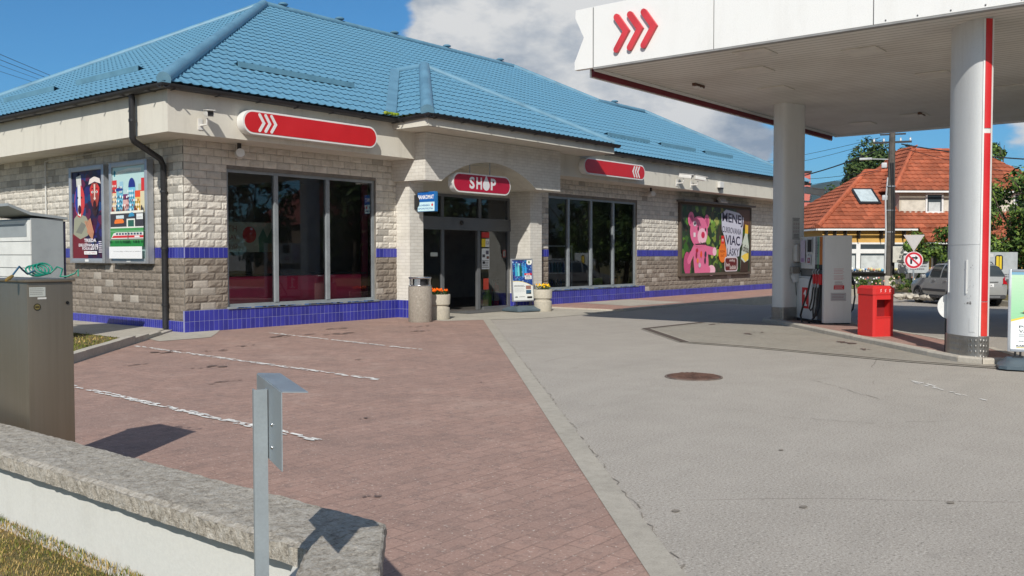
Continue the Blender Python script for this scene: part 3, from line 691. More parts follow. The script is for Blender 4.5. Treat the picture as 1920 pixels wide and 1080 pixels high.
mb = MB(); mb.box((-.90, -.90, 4.455), (XE+.7, -.62, 4.52)); mb.box((-.90, -.62, 4.455), (-.62, 24, 4.52)); mb.build('eaves_board', M_gut, shop)
# downpipe with swan neck
mb = MB(); mb.tube([(-.90, .26, 4.50), (-.87, .26, 4.40), (-.87, .26, 3.66), (-.84, .27, 3.60), (-.16, .53, 3.34), (-.085, .56, 3.22), (-.085, .56, .06)], .058, 12); mb.build('downpipe', M_gut, shop, 50)
mb = MB()
for z in (.5, 1.6, 2.7): mb.lathe((-.085, .56), [(.07, z), (.07, z+.04)], 12)
for z in (3.95,): mb.lathe((-.87, .26), [(.068, z), (.068, z+.05)], 12)
mb.build('pipe_clip', M_gut, shop, 50)
mb = MB(); mb.tube([(-.05, 5.57, 3.62), (-.05, 5.57, .2)], .016, 8); mb.tube([(-.05, 5.57, 3.62), (-.05, 2.4, 3.66)], .012, 8); mb.build('conduit', paint('white_conduit', (.6, .6, .58), .5), shop)
mb = MB(); mb.tube([(26.2, -1.0, 4.5), (26.2, -.9, 5.6)], .02, 6); mb.build('lightning_rod', paint('zinc', (.4, .42, .44), .4, .6), shop)
# portal masonry
def small_brick(name):
    t = NT(name); tcn = t.new('ShaderNodeTexCoord'); sp = t.new('ShaderNodeSeparateXYZ'); t.link(tcn.outputs['Object'], sp.inputs[0])
    ad = t.new('ShaderNodeMath', operation='ADD'); t.link(sp.outputs[0], ad.inputs[0]); t.link(sp.outputs[1], ad.inputs[1]); cb = t.new('ShaderNodeCombineXYZ'); t.link(ad.outputs[0], cb.inputs[0]); t.link(sp.outputs[2], cb.inputs[1])
    b = t.new('ShaderNodeTexBrick'); t.link(cb.outputs[0], b.inputs[0]); b.inputs['Scale'].default_value = 1; b.inputs['Brick Width'].default_value = .24; b.inputs['Row Height'].default_value = .077; b.inputs['Mortar Size'].default_value = .0045; b.inputs['Mortar Smooth'].default_value = .6
    b.inputs[1].default_value = (.64, .615, .56, 1); b.inputs[2].default_value = (.70, .675, .615, 1); b.inputs[3].default_value = (.46, .43, .38, 1)
    dn = t.noise(1.6, 6, .7); c = t.mix(t.rng(dn, .45, .75, 0, .5), b.outputs[0], (.42, .39, .33))
    t.set(col=c, rough=.8, spec=.25); t.bump(b.outputs[1], .5, .006).invert = True; return t.m
M_sb = small_brick('painted_brick')
HX0, HX1, HY0, HY1, HZ0, HZ1 = 5.45, 10.7, -1.1, .30, 3.21, 4.29
ax0, ax1, arise = 5.98, 9.62, .56; acx = (ax0+ax1)/2; hw = (ax1-ax0)/2
rad = (hw*hw+arise*arise)/(2*arise); czz = HZ0+arise-rad; a_ = math.asin(hw/rad)
arch = [(acx+rad*math.sin(-a_+2*a_*i/24), czz+rad*math.cos(-a_+2*a_*i/24)) for i in range(25)]
mb = MB(); prof = [(HX0, HZ0), *arch, (HX1, HZ0), (HX1, HZ1), (HX0, HZ1)]
n_ = len(prof); vs = [(x, HY0, z) for x, z in prof]+[(x, HY1, z) for x, z in prof]
mb.cur = 0; mb.add(vs, [tuple(range(n_))]); mb.add([vs[n_-1], vs[0], vs[n_], vs[2*n_-1]], [(0, 1, 2, 3)]); mb.add([vs[n_-3], vs[n_-2], vs[2*n_-2], vs[2*n_-3]], [(0, 1, 2, 3)])
mb.cur = 1
for i in range(0, 26): mb.add([vs[i], vs[i+1], vs[i+1+n_], vs[i+n_]], [(0, 1, 2, 3)])
mb.cur = 1; mb.box((5.6, .301, 3.02), (10.7, .36, 4.3))
o = mb.build('portal_arch', [M_sb, M_fas], shop); 
mb = MB(); mb.box((5.585, -.45, .42), (6.04, .42, HZ0-.002)); mb.build('portal_pillar', M_sb, shop)
mb = MB(); mb.box((10.2, -.45, .42), (10.72, .42, HZ0-.002)); mb.build('portal_pillar', M_sb, shop)
def box_tiles(x0, x1, y0, y1, seed):
    tiles('tile_plinth', frame((x0, y0, 0), (1, 0, 0), (0, 0, 1)), x1-x0, 0, .42, .105, .21, .01, shop, seed)
    tiles('tile_plinth', frame((x0, y1, 0), (0, -1, 0), (0, 0, 1)), y1-y0, 0, .42, .105, .21, .01, shop, seed+1)
box_tiles(5.585, 6.04, -.45, .1, 31); box_tiles(10.2, 10.72, -.45, .25, 33)
mb = MB(); mb.box((5.6, -.44, 0), (6.03, .4, .419)); mb.box((10.215, -.44, 0), (10.71, .4, .419)); mb.build('pillar_foot', M_mort, shop)
mb = MB(); mb.box((PX0+.02, PY+.0, 4.30), (PX1-.02, -.772, 4.335)); mb.box((PX0, PY-.02, 4.30), (PX1, PY+.03, 4.52)); mb.box((PX0, PY+.03, 4.30), (PX0+.05, -.772, 4.52)); mb.box((PX1-.05, PY+.03, 4.30), (PX1, -.772, 4.52)); mb.build('portal_eaves', M_fas, shop)
# ---------------------------------------------------------------- windows
M_glass = glass_mat('shop_glass', (.72, .76, .76), 1.25, .03)
def window(x0, x1, z0, z1, mull, yg=.09):
    wn = empty('window', (x0, 0, z0)); wn.parent = shop
    mb = MB(); W = x1-x0; H = z1-z0; f = .065
    for a, b in ((0, f), (W-f, W)): mb.box((a, yg-.035, f), (b, yg+.04, H-f))
    mb.box((0, yg-.035, 0), (W, yg+.04, f)); mb.box((0, yg-.035, H-f), (W, yg+.04, H))
    for m in mull: mb.box((m-x0-.05, yg-.05, f), (m-x0+.05, yg+.04, H-f), .006)
    mb.build('frame', M_alu, wn)
    mb = MB(); ms = [x0]+list(mull)+[x1]
    for i in range(len(ms)-1): mb.quad((ms[i]-x0+.045, yg, f-.01), (ms[i+1]-x0-.045, yg, f-.01), (ms[i+1]-x0-.045, yg, H-f+.01), (ms[i]-x0+.045, yg, H-f+.01))
    mb.build('pane', M_glass, wn)
    mb = MB(); mb.box((-.03, -.075, -.03), (W+.03, yg-.036, .012), .006); mb.build('sill', M_alu, wn)
    mb = MB(); rg = random.Random(3)
    for i in range(60):
        x = rg.uniform(.1, W-.2); mb.box((x, -.0765, -.02), (x+rg.uniform(.03, .2), -.0755, rg.uniform(-.012, .008)))
    mb.build('peeling_film', paint('blue_film', (.05, .13, .36), .4), wn)
    return wn
window(W1[0], W1[1], W1[2], W1[3], (2.17, 3.55)); window(W2[0], W2[1], W2[2], W2[3], (12.7, 13.9, 15.15))
# ---------------------------------------------------------------- entrance
en = empty('entrance_door', (6.04, .3, 0)); en.parent = shop; ew = 10.2-6.04
mb = MB()
def ebox(x0, x1, z0, z1, y0=-.04, y1=.05): mb.box((x0-6.04, y0, z0), (x1-6.04, y1, z1), .006)
ebox(6.05, 10.19, 2.13, 2.46, -.07, .09); ebox(6.05, 10.19, 2.98, 3.05); ebox(6.05, 6.13, .0, 2.13); ebox(10.1, 10.19, 0, 2.13); ebox(6.05, 6.13, 2.46, 2.98); ebox(10.1, 10.19, 2.46, 2.98); ebox(7.42, 7.52, 2.46, 2.98); ebox(8.88, 8.98, 2.46, 2.98)
ebox(7.42, 7.53, .02, 2.13); ebox(6.13, 7.42, .0, .09); ebox(9.06, 10.1, 0, .09); ebox(8.80, 8.92, .02, 2.13, -.06, .02); ebox(8.94, 9.05, 0, 2.13, .025, .07)
mb.build('frame', M_alud, en)
mb = MB()
for x0, x1, z0, z1 in ((6.13, 7.42, .09, 2.13), (8.92, 10.1, .09, 2.13), (6.13, 7.42, 2.46, 2.98), (7.52, 8.88, 2.46, 2.98), (8.98, 10.1, 2.46, 2.98)): mb.quad((x0-6.04, .0, z0), (x1-6.04, .0, z0), (x1-6.04, .0, z1), (x0-6.04, .0, z1))
mb.build('pane', M_glass, en)
mb = MB(); mb.ball((8.15-6.04, -.09, 2.32), (.06, .04, .06), 12, 8); mb.build('motion_sensor', M_gut, en, 60)
mb = MB(); mb.box((7.5-6.04, -.9, .012), (10.0-6.04, -.12, .022)); mb.build('door_mat', paint('rubber_mat', (.10, .10, .098), .95, bump=.6), en)
A = Art(frame((2.98, -.012, 1.0), (1, 0, 0), (0, 0, 1)))
A.rect(.0, .95, .32, 1.1, (200, 50, 45)); A.rect(.0, .70, .32, .92, (225, 225, 220)); A.rect(.0, .70, .16, .92, (235, 205, 40)); A.txt('0-24', .18, .76, .30, .86, (90, 90, 90))
A.rect(.0, .1, .32, .66, (232, 234, 234)); A.lines(.02, .13, .3, .35, 5, (120, 120, 120)); A.rect(.03, .42, .14, .5, (70, 70, 80)); A.rect(.17, .5, .29, .6, (90, 90, 110)); A.rect(.04, .25, .13, .31, (30, 30, 35)); A.rect(.2, .38, .3, .45, (120, 70, 60))
A.rect(.88, .42, 1.02, .62, (150, 60, 55)); A.rect(.9, .44, 1.0, .6, (120, 125, 125)); A.rect(.06, -.45, .28, -.15, (140, 45, 30)); A.rect(-1.98, .45, -1.72, .55, (190, 195, 190))
A.build('door_notices', vcol('printed_sheet', .45, .4), en)
# ---------------------------------------------------------------- interior seen through the glass
M_in = paint('interior_wall', (.36, .32, .28), .8); 
mb = MB(); mb.box((.3, 5.2, 0), (XE-.3, 5.3, 3.6)); mb.box((.3, .36, 3.3), (XE-.3, 5.3, 3.34)); mb.box((5.3, .42, 0), (5.5, 5.2, 3.3)); mb.box((17.2, .36, 0), (17.3, 5.2, 3.3)); mb.build('interior_wall', M_in, shop)
mb = MB(); mb.box((.3, .36, .0), (XE-.3, 5.2, .03)); mb.build('interior_floor', paint('interior_floor', (.12, .11, .10), .35), shop)
# ================================================================ things on and around the shop
M_red = paint('sign_red', (.56, .018, .022), .35, 0, .06, 1.5, fine=.02)
M_white = paint('white_plastic', (.74, .74, .72), .4, 0, .06, 2, fine=.02)
M_print = vcol('printed_sheet', .45, .4)
RED = (205, 32, 34); WHT = (238, 238, 236)
def pill_sign(name, T, w_, h, d, label, cat, chev_x, flip=False, text=None, redc=M_red, group=None):
    """lozenge light box: white case, red face, thick white chevrons"""
    o = empty(name, T.translation, label, cat, group); Ti = Matrix.Translation(-T.translation) @ T
    out_ = rrect(0, 0, w_, h, h/2-.001, 10); inn_ = rrect(.035, .035, w_-.035, h-.035, h/2-.036, 10)
    mb = MB(); mb.T = Ti; mb.prism(out_, -d, 0); mb.build('case', M_white, o, 40)
    mb = MB(); mb.T = Ti; mb.prism(inn_, .0005, .006); mb.build('face', redc, o)
    if chev_x is not None:
        mb = MB(); mb.T = Ti; s = -1 if flip else 1; ch = h*.33; st = h*.30
        for k in range(3):
            cx = chev_x+k*st; mb.prism(stroke([(cx-s*ch*.32, h/2+ch), (cx+s*ch*.32, h/2), (cx-s*ch*.32, h/2-ch)], h*.13), .0065, .012)
        mb.build('chevron_emblem', M_white, o)
    if text: text(Ti, o)
    return o
pill_sign('fascia_sign', frame((.66, -.98, 3.80), (1, 0, 0), (0, 0, 1)), 3.42, .46, .20, 'long red lozenge sign with white chevrons at its left end, left of the shop entrance', 'sign', .42)
pill_sign('fascia_sign', frame((12.02, -.98, 3.80), (1, 0, 0), (0, 0, 1)), 3.34, .46, .20, 'long red lozenge sign with white chevrons at its right end, right of the shop entrance', 'sign', 2.66, True)
def shop_text(Ti, o):
    A = Art(Ti, .001); A.lz = .007; c = (215, 215, 218)
    A.txt('S', .58, .10, .77, .39, c, .035); A.txt('H', .83, .10, 1.04, .39, c, .035)
    drop = [(1.2, .46)] + [(1.2+.13*math.sin(R(a)), .21-.13*math.cos(R(a))+0) for a in range(110, -111, -20)]; A.p(drop, c)
    A.txt('P', 1.37, .10, 1.57, .39, c, .035); A.build('lettering', M_print, o)
    mb = MB(); mb.T = Ti
    for x in (.7, 1.45): mb.tube([(x, .45, -.09), (x, .82, -.09)], .012, 6)
    mb.build('hanger_rod', M_alu, o)
pill_sign('shop_sign', frame((6.36, -1.12, 2.985), (1, 0, 0), (0, 0, 1)), 2.16, .47, .16, 'dark red lozenge sign reading SHOP hanging under the entrance arch', 'sign', None, text=shop_text, redc=paint('sign_dark_red', (.42, .012, .04), .35, 0, .05))
# cash machine sign
bk = empty('bank_sign', (5.8, -.45, 2.5), 'blue and white BANKOMAT box sign projecting from the left entrance pillar', 'sign')
mb = MB(); mb.box((-.05, -.66, 0), (.05, -.10, .46), .006); mb.build('case', paint('bank_blue', (.03, .18, .45), .4), bk)
mb = MB(); mb.T = frame((-.03, -.0, .23), (0, 0, 1), (0, 1, 0)); mb.prism(circ(0, 0, .17), -.03, .03); mb.build('mounting_disc', M_gut, bk)
A = Art(frame((-.0512, -.10, 0), (0, -1, 0), (0, 0, 1))); A.rect(.01, .01, .55, .22, (200, 232, 240)); A.rect(.01, .235, .55, .45, (20, 95, 175)); A.txt('BANKOMAT', .03, .29, .53, .385, (245, 245, 245), .02)
A.txt('SLOVENSKÁ', .03, .125, .40, .175, (20, 90, 160), .02); A.txt('SPORITEĽŇA', .03, .05, .50, .10, (20, 90, 160), .01); A.p(circ(.48, .15, .028), (215, 40, 40)); A.rect(.473, .175, .487, .2, (215, 40, 40)); A.build('lettering', M_print, bk)
# cameras, lamps
M_cam = paint('camera_housing', (.68, .67, .64), .4, 0, .08)
def camera_unit(loc, rotz, label, group=None, s=1.0, look=-18):
    o = empty('security_camera', loc, label, 'camera', group, rotz)
    mb = MB(); mb.box((-.04*s, -.01, -.12*s), (.04*s, .02, .06*s)); mb.tube([(0, 0, -.05*s), (.0, -.18*s, -.05*s), (0, -.2*s, .05*s)], .016*s, 8); mb.build('bracket', M_cam, o)
    mb = MB(); mb.T = Matrix.Translation((0, -.24*s, .12*s)) @ Matrix.Rotation(R(look), 4, 'Z') @ Matrix.Rotation(R(8), 4, 'X'); mb.box((-.055*s, -.17*s, -.05*s), (.055*s, .15*s, .045*s), .012); mb.box((-.068*s, -.23*s, .046*s), (.068*s, .15*s, .058*s), .005); mb.build('housing', M_cam, o, 40)
    mb = MB(); mb.T = Matrix.Translation((0, -.24*s, .12*s)) @ Matrix.Rotation(R(look), 4, 'Z') @ Matrix.Rotation(R(8), 4, 'X'); mb.box((-.042*s, -.176*s, -.038*s), (.042*s, -.1705*s, .034*s)); mb.build('lens', M_gut, o); return o
camera_unit((-.12, -.775, 3.93), 0, 'white security camera on the fascia near the left corner of the shop', s=1.15, look=-24)
camera_unit((17.75, -.775, 3.93), 0, 'left one of the two white cameras on the right fascia', 'security cameras on the right fascia', 1.3, 18)
camera_unit((18.75, -.775, 3.93), 0, 'right one of the two white cameras on the right fascia', 'security cameras on the right fascia', 1.3, 62)
wl_ = empty('wall_lamp', (20.85, -.78, 3.98), 'small box lamp on the white fascia right of the two cameras', 'lamp'); mb = MB(); mb.box((-.16, -.12, -.10), (.16, .0, .12), .02); mb.build('housing', M_cam, wl_); mb = MB(); mb.box((-.13, -.11, -.15), (.13, -.02, -.101), .01); mb.build('diffuser', M_gut, wl_)
def can_lamp(loc, label):
    o = empty('spotlight', loc, label, 'lamp'); mb = MB(); mb.T = Matrix.Rotation(R(58), 4, 'Z') @ Matrix.Rotation(R(90), 4, 'Y'); mb.lathe((0, 0), [(.085, -.15), (.09, .10), (.09, .125)], 18); mb.build('housing', M_cam, o, 40)
    mb = MB(); mb.T = Matrix.Rotation(R(58), 4, 'Z') @ Matrix.Rotation(R(90), 4, 'Y'); mb.lathe((0, 0), [(.092, .118), (.1, .135), (.078, .137)], 18); mb.build('rim', M_cam, o, 40)
    mb = MB(); mb.box((-.05, -.02, .08), (.02, .02, .20)); mb.build('bracket', M_gut, o); return o
can_lamp((1.1, -.24, 3.50), 'white cylinder spotlight hanging under the fascia at the left corner'); can_lamp((17.0, -.24, 3.50), 'white cylinder spotlight under the fascia beside the right red sign')
# billboard
def bb(T, parent):
    A = Art(T, .0008); W, H = 5.55, 2.42; rg = random.Random(4); gr = [(38, 62, 34), (62, 92, 40), (88, 120, 48), (120, 142, 62), (150, 165, 80), (45, 72, 40), (30, 46, 30)]
    A.rect(0, 0, W, H, (44, 66, 40)); A.lz += .0006
    for i in range(420):
        x, y = rg.uniform(0, W), rg.uniform(0, H); g = math.exp(-((x-2.35)/.9)**2-((y-1.3)/.9)**2)
        c = gr[min(6, int(rg.random()*3+g*3))] if rg.random() < .35+g*.5 else rg.choice(((36, 52, 36), (44, 58, 38), (66, 62, 44))); ra = rg.uniform(.06, .22)
        A.p([(min(W, max(0, x+ra*math.cos(k*.9)*rg.uniform(.6, 1.3))), min(H, max(0, y+ra*math.sin(k*.9)*rg.uniform(.6, 1.2)))) for k in range(7)], tuple(int(v*rg.uniform(.85, 1.1)) for v in c), False); A.lz += .000004
    A.p([(W*.78, H), (W, H), (W, H*.62), (W*.9, H*.7)], (96, 66, 50))
    pk, pd, pl = (222, 112, 150), (190, 80, 122), (240, 190, 205)
    A.p(circ(.38, .35, .24, .42), pd)                                   # seated leg
    A.p([(.28, .0), (.20, .25), (.34, .55), (.62, .8), (.72, .7), (.6, .0)], pd)
    A.p([(.95, .0), (.86, .45), (.88, .95), (1.05, 1.1), (1.75, 1.1), (1.92, .9), (2.02, .45), (2.05, .0)], pk)     # body
    A.p(stroke([(.98, .95), (.52, .45)], .26), pk); A.p(stroke([(1.8, .85), (2.45, .78)], .3), pk); A.p(circ(2.5, .78, .16), pl)
    A.p(circ(2.25, .08, .32, .2), pl); A.p(circ(1.95, .1, .22, .16), pk)
    A.p(circ(.66, 1.93, .24, .27), pk); A.p(circ(.66, 1.91, .14, .17), pd); A.p(circ(1.86, 1.88, .2, .26), pk); A.p(circ(1.86, 1.86, .12, .17), pd)   # ears
    A.p(circ(1.25, 1.5, .68, .56, 28), pk); A.p(circ(1.5, 1.33, .36, .30), pl); A.p(circ(1.56, 1.38, .14, .12), (205, 40, 80)); A.p(circ(1.18, 1.6, .055, .075), (30, 20, 25)); A.p(circ(1.75, 1.58, .05, .07), (30, 20, 25))
    A.p(stroke([(1.35, 1.12), (1.5, 1.07), (1.7, 1.12)], .02), (90, 30, 50))
    A.p(circ(.92, 1.78, .12, .1), (205, 200, 205)); A.p(circ(.92, 1.78, .07, .05), (70, 60, 70)); A.rect(.82, 1.3, .98, 1.46, (228, 218, 222))
    A.p([(.9, 1.05), (1.05, 1.02), (1.85, 1.04), (1.8, 1.1)], (60, 40, 40))
    for x, y, c in ((1.1, .82, (180, 40, 60)), (1.42, .68, (228, 90, 40)), (1.15, .45, (235, 140, 40)), (1.3, .28, (200, 190, 200)), (1.72, .45, (45, 45, 60)), (1.75, .68, (60, 50, 70)), (1.05, .65, (140, 40, 70))):
        A.p(circ(x, y, rg.uniform(.06, .1), rg.uniform(.07, .13), 9), c)
    blob = [(3.0, 2.2), (3.4, 2.38), (4.5, 2.28), (4.95, 2.1), (4.88, 1.75), (4.8, 1.1), (4.6, .92), (4.55, .6), (3.5, .55), (3.42, 1.0), (3.3, 1.3), (3.05, 1.6)]
    A.p(blob, (198, 198, 212)); tx = (38, 34, 62)
    A.txt('MENEJ', 3.08, 1.82, 4.85, 2.28, tx, .02, skew=-.1); A.txt('CUKROVANIA', 3.08, 1.52, 4.72, 1.75, tx, .01, skew=-.1); A.txt('VIAC', 3.36, 1.05, 4.62, 1.42, tx, .02, skew=-.05); A.txt('LÁSKY', 3.5, .62, 4.52, .98, tx, .01)
    A.p(circ(3.12, .72, .34, .36), (228, 120, 40)); A.p([(2.9, .9), (3.0, 1.25), (3.22, 1.3), (3.38, .9)], (226, 110, 40)); A.rect(3.0, 1.08, 3.24, 1.38, (205, 45, 40)); A.txt('m', 3.05, 1.16, 3.18, 1.26, (240, 240, 240)); A.txt('NOVÁ', 2.92, .74, 3.3, .86, (140, 50, 20)); A.txt('CHUŤ', 2.95, .58, 3.25, .7, (140, 50, 20))
    A.p(rrect(3.28, .02, 4.4, .58, .12), (205, 195, 200)); A.p(rrect(3.34, .06, 4.34, .53, .1), (96, 30, 32)); A.txt('miluj', 3.7, .37, 4.15, .5, (235, 225, 220)); A.txt('bez', 3.42, .22, 3.72, .36, (235, 225, 220)); A.txt('sladidiel', 3.72, .1, 4.25, .26, (235, 225, 220))
    A.p([(4.62, .0), (4.68, .5), (4.8, 1.1), (5.02, 1.45), (5.05, 1.6), (5.3, 1.6), (5.28, 1.4), (5.4, 1.0), (5.35, .4), (5.25, .0)], (196, 205, 190)); A.p([(5.03, 1.5), (5.06, 1.85), (5.32, 1.82), (5.32, 1.48)], (225, 180, 60)); A.p([(4.7, .5), (5.0, .35), (5.36, .45), (5.35, .0), (4.62, .0)], (60, 42, 34))
    A.p([(4.72, .6), (5.1, .38), (5.36, .5), (5.37, .75), (5.05, .7)], (232, 200, 80)); A.txt('Kofola', 4.74, .82, 5.36, 1.12, (60, 50, 45), .02, skew=-.12)
    return A.build('poster', M_print, parent)
bd = empty('billboard', (19.22, -.08, .72), 'large framed advertising billboard with a pink teddy bear on the right shop wall', 'billboard')
mb = MB(); W_, H_ = 5.8, 2.62
mb.box((0, -.05, 0), (W_, .06, .10)); mb.box((0, -.05, H_-.08), (W_, .06, H_)); mb.box((0, -.05, .10), (.11, .06, H_-.08)); mb.box((W_-.1, -.05, .10), (W_, .06, H_-.08)); mb.build('frame', paint('brown_frame', (.10, .075, .055), .7), bd)
mb = MB(); mb.box((-.12, -.28, H_+.002), (W_-.1, .06, H_+.07)); mb.build('shade_board', paint('grey_board', (.14, .135, .125), .8), bd)
mb = MB(); mb.box((.111, -.03, .101), (W_-.101, .05, H_-.081)); mb.build('backing', M_gut, bd)
o = bb(frame((.12, -.032, .10), (1, 0, 0), (0, 0, 1)), bd)
fl = empty('floodlight', (22.15, -.02, 3.50), 'grey floodlight on the shop wall above the teddy bear billboard', 'lamp'); mb = MB(); mb.T = Matrix.Translation((0, -.25, 0)) @ Matrix.Rotation(R(-35), 4, 'X'); mb.box((-.26, -.05, -.12), (.26, .06, .12), .02); mb.build('housing', M_cam, fl)
mb = MB(); mb.T = Matrix.Translation((0, -.25, 0)) @ Matrix.Rotation(R(-35), 4, 'X'); mb.box((-.22, -.056, -.09), (.22, -.0505, .09)); mb.build('lens', paint('lamp_glass', (.4, .43, .44), .15), fl); mb = MB(); mb.box((-.03, -.2, -.02), (.03, .02, .02)); mb.build('bracket', M_gut, fl)
# poster cases on the side wall (facing -X)
M_case = paint('case_aluminium', (.42, .44, .47), .38, .45, .08, 3)
def case(name, y1, y0, label, art):
    o = empty(name, (0, y1, 1.32), label, 'poster case', 'poster cases on the side wall'); W = y1-y0; H = 2.06; d = .17
    mb = MB(); mb.T = frame((0, 0, 0), (0, -1, 0), (0, 0, 1)); mb.box((0, 0, .03), (W, H, d-.035)); mb.build('box', M_case, o)
    mb = MB(); mb.T = frame((0, 0, 0), (0, -1, 0), (0, 0, 1)); f = .10
    for a, b in (((0, 0, d-.034), (f, H, d)), ((W-f, 0, d-.034), (W, H, d)), ((f, 0, d-.034), (W-f, f*1.0, d)), ((f, H-f, d-.034), (W-f, H, d))): mb.box(a, b, .012)
    mb.build('door_frame', M_case, o, 40)
    A = Art(frame((-d+.0335, -f, f), (0, -1, 0), (0, 0, 1)), .0006); art(A, W-2*f, H-2*f); A.build('poster', M_print, o)
    A = Art(frame((-d-.0005, -W*.45, .03), (0, -1, 0), (0, 0, 1))); A.rect(0, 0, .16, .05, (225, 225, 222)); A.build('plate', M_print, o)
    return o
def art_fans(A, W, H):
    rg = random.Random(8); A.rect(0, 0, W, H, (36, 26, 62)); k = W/1.3
    def S(pts): return [(x*W, y*H) for x, y in pts]
    for i in range(90):
        x, y = rg.random(), rg.random(); c = rg.choice(((60, 20, 50), (40, 35, 100), (25, 20, 45), (90, 24, 60), (30, 60, 110))); r = rg.uniform(.03, .12)
        A.p(S([(min(1, max(0, x+r*math.cos(q)*rg.uniform(.5, 1.4))), min(1, max(0, y+r*.6*math.sin(q)))) for q in (0, 1, 2, 3, 4, 5)]), c, False); A.lz += .000008
    A.p(S([(.0, 0), (0, .28), (.12, .32), (.3, .3), (.5, .2), (.5, 0)]), (110, 30, 40))
    A.p(S([(.02, .28), (.05, .46), (.2, .52), (.45, .48), (.62, .36), (.5, .26), (.25, .22)]), (150, 150, 130)); A.p(S([(.1, .3), (.3, .42), (.45, .38), (.3, .28)]), (120, 120, 110))
    A.p(S([(.16, .8), (.14, .94), (.3, .96), (.32, .82)]), (205, 205, 200))
    A.p(S([(x*.17+.25, y*.19+.66) for x, y in circ(0, 0, 1)]), (200, 60, 60))
    A.p(S([(.09, .64), (.12, .78), (.19, .85), (.19, .5), (.12, .55)]), (40, 60, 150)); A.p(S([(.19, .85), (.29, .85), (.29, .48), (.19, .5)]), (225, 225, 220)); 
    A.p(S([(x*.055+.25, y*.055+.56) for x, y in circ(0, 0, 1)]), (70, 15, 20)); A.p(S([(x*.02+.19, y*.012+.70) for x, y in circ(0, 0, 1)]), (20, 20, 30)); A.p(S([(x*.02+.32, y*.012+.70) for x, y in circ(0, 0, 1)]), (20, 20, 30))
    A.p(S([(.56, .84), (.6, .9), (.75, .93), (.92, .9), (.96, .84), (.76, .87)]), (225, 215, 210))
    A.p(S([(.60, .80), (.62, .68), (.67, .60), (.76, .555), (.85, .60), (.90, .68), (.92, .80), (.84, .855), (.68, .855)]), (150, 62, 52)); A.p(S([(.64, .60), (.70, .575), (.76, .545), (.83, .575), (.88, .61), (.82, .50), (.76, .47), (.69, .51)]), (52, 30, 34))
    A.p(S([(.61, .79), (.63, .70), (.68, .73), (.72, .80), (.66, .84)]), (205, 50, 48)); A.p(S([(.91, .79), (.89, .70), (.84, .73), (.80, .80), (.86, .84)]), (205, 50, 48)); A.p(S([(.735, .84), (.785, .84), (.775, .70), (.80, .675), (.76, .66), (.72, .675), (.745, .70)]), (225, 200, 190))
    for ex in (.69, .83): A.p(S([(x*.035+ex, y*.014+.752) for x, y in circ(0, 0, 1)]), (235, 230, 225)); A.p(S([(x*.014+ex, y*.011+.752) for x, y in circ(0, 0, 1)]), (20, 15, 20)); A.p(S([(ex-.05, .785), (ex, .80), (ex+.05, .785), (ex, .79)]), (40, 22, 26))
    A.p(S([(x*.05+.76, y*.055+.6) for x, y in circ(0, 0, 1)]), (50, 15, 20)); A.p(S([(.5, .3), (.55, .44), (.62, .46), (.72, .3), (.68, .2)]), (180, 125, 95)); 
    for i in range(4): A.p(S(stroke([(.44+i*.06, .42), (.56+i*.05, .30)], .03)), (190, 135, 105))
    c = (228, 222, 228)
    A.txt('TRIEDA', .40*W, .185*H, .80*W, .225*H, c, .03); A.txt('EXKLUZÍVNA', .22*W, .135*H, .62*W, .178*H, c, .03); A.txt('PONUKA', .34*W, .095*H, .62*W, .13*H, c, .02); A.txt('2019', .62*W, .095*H, .86*W, .165*H, c, .03)
    A.rect(.40*W, .045*H, .82*W, .082*H, (235, 235, 235)); A.txt('Hrá celé TIPOS', .43*W, .053*H, .78*W, .072*H, (150, 60, 60)); A.lines(.88*W, .06*H, .99*W, .2*H, 6, (220, 215, 225))
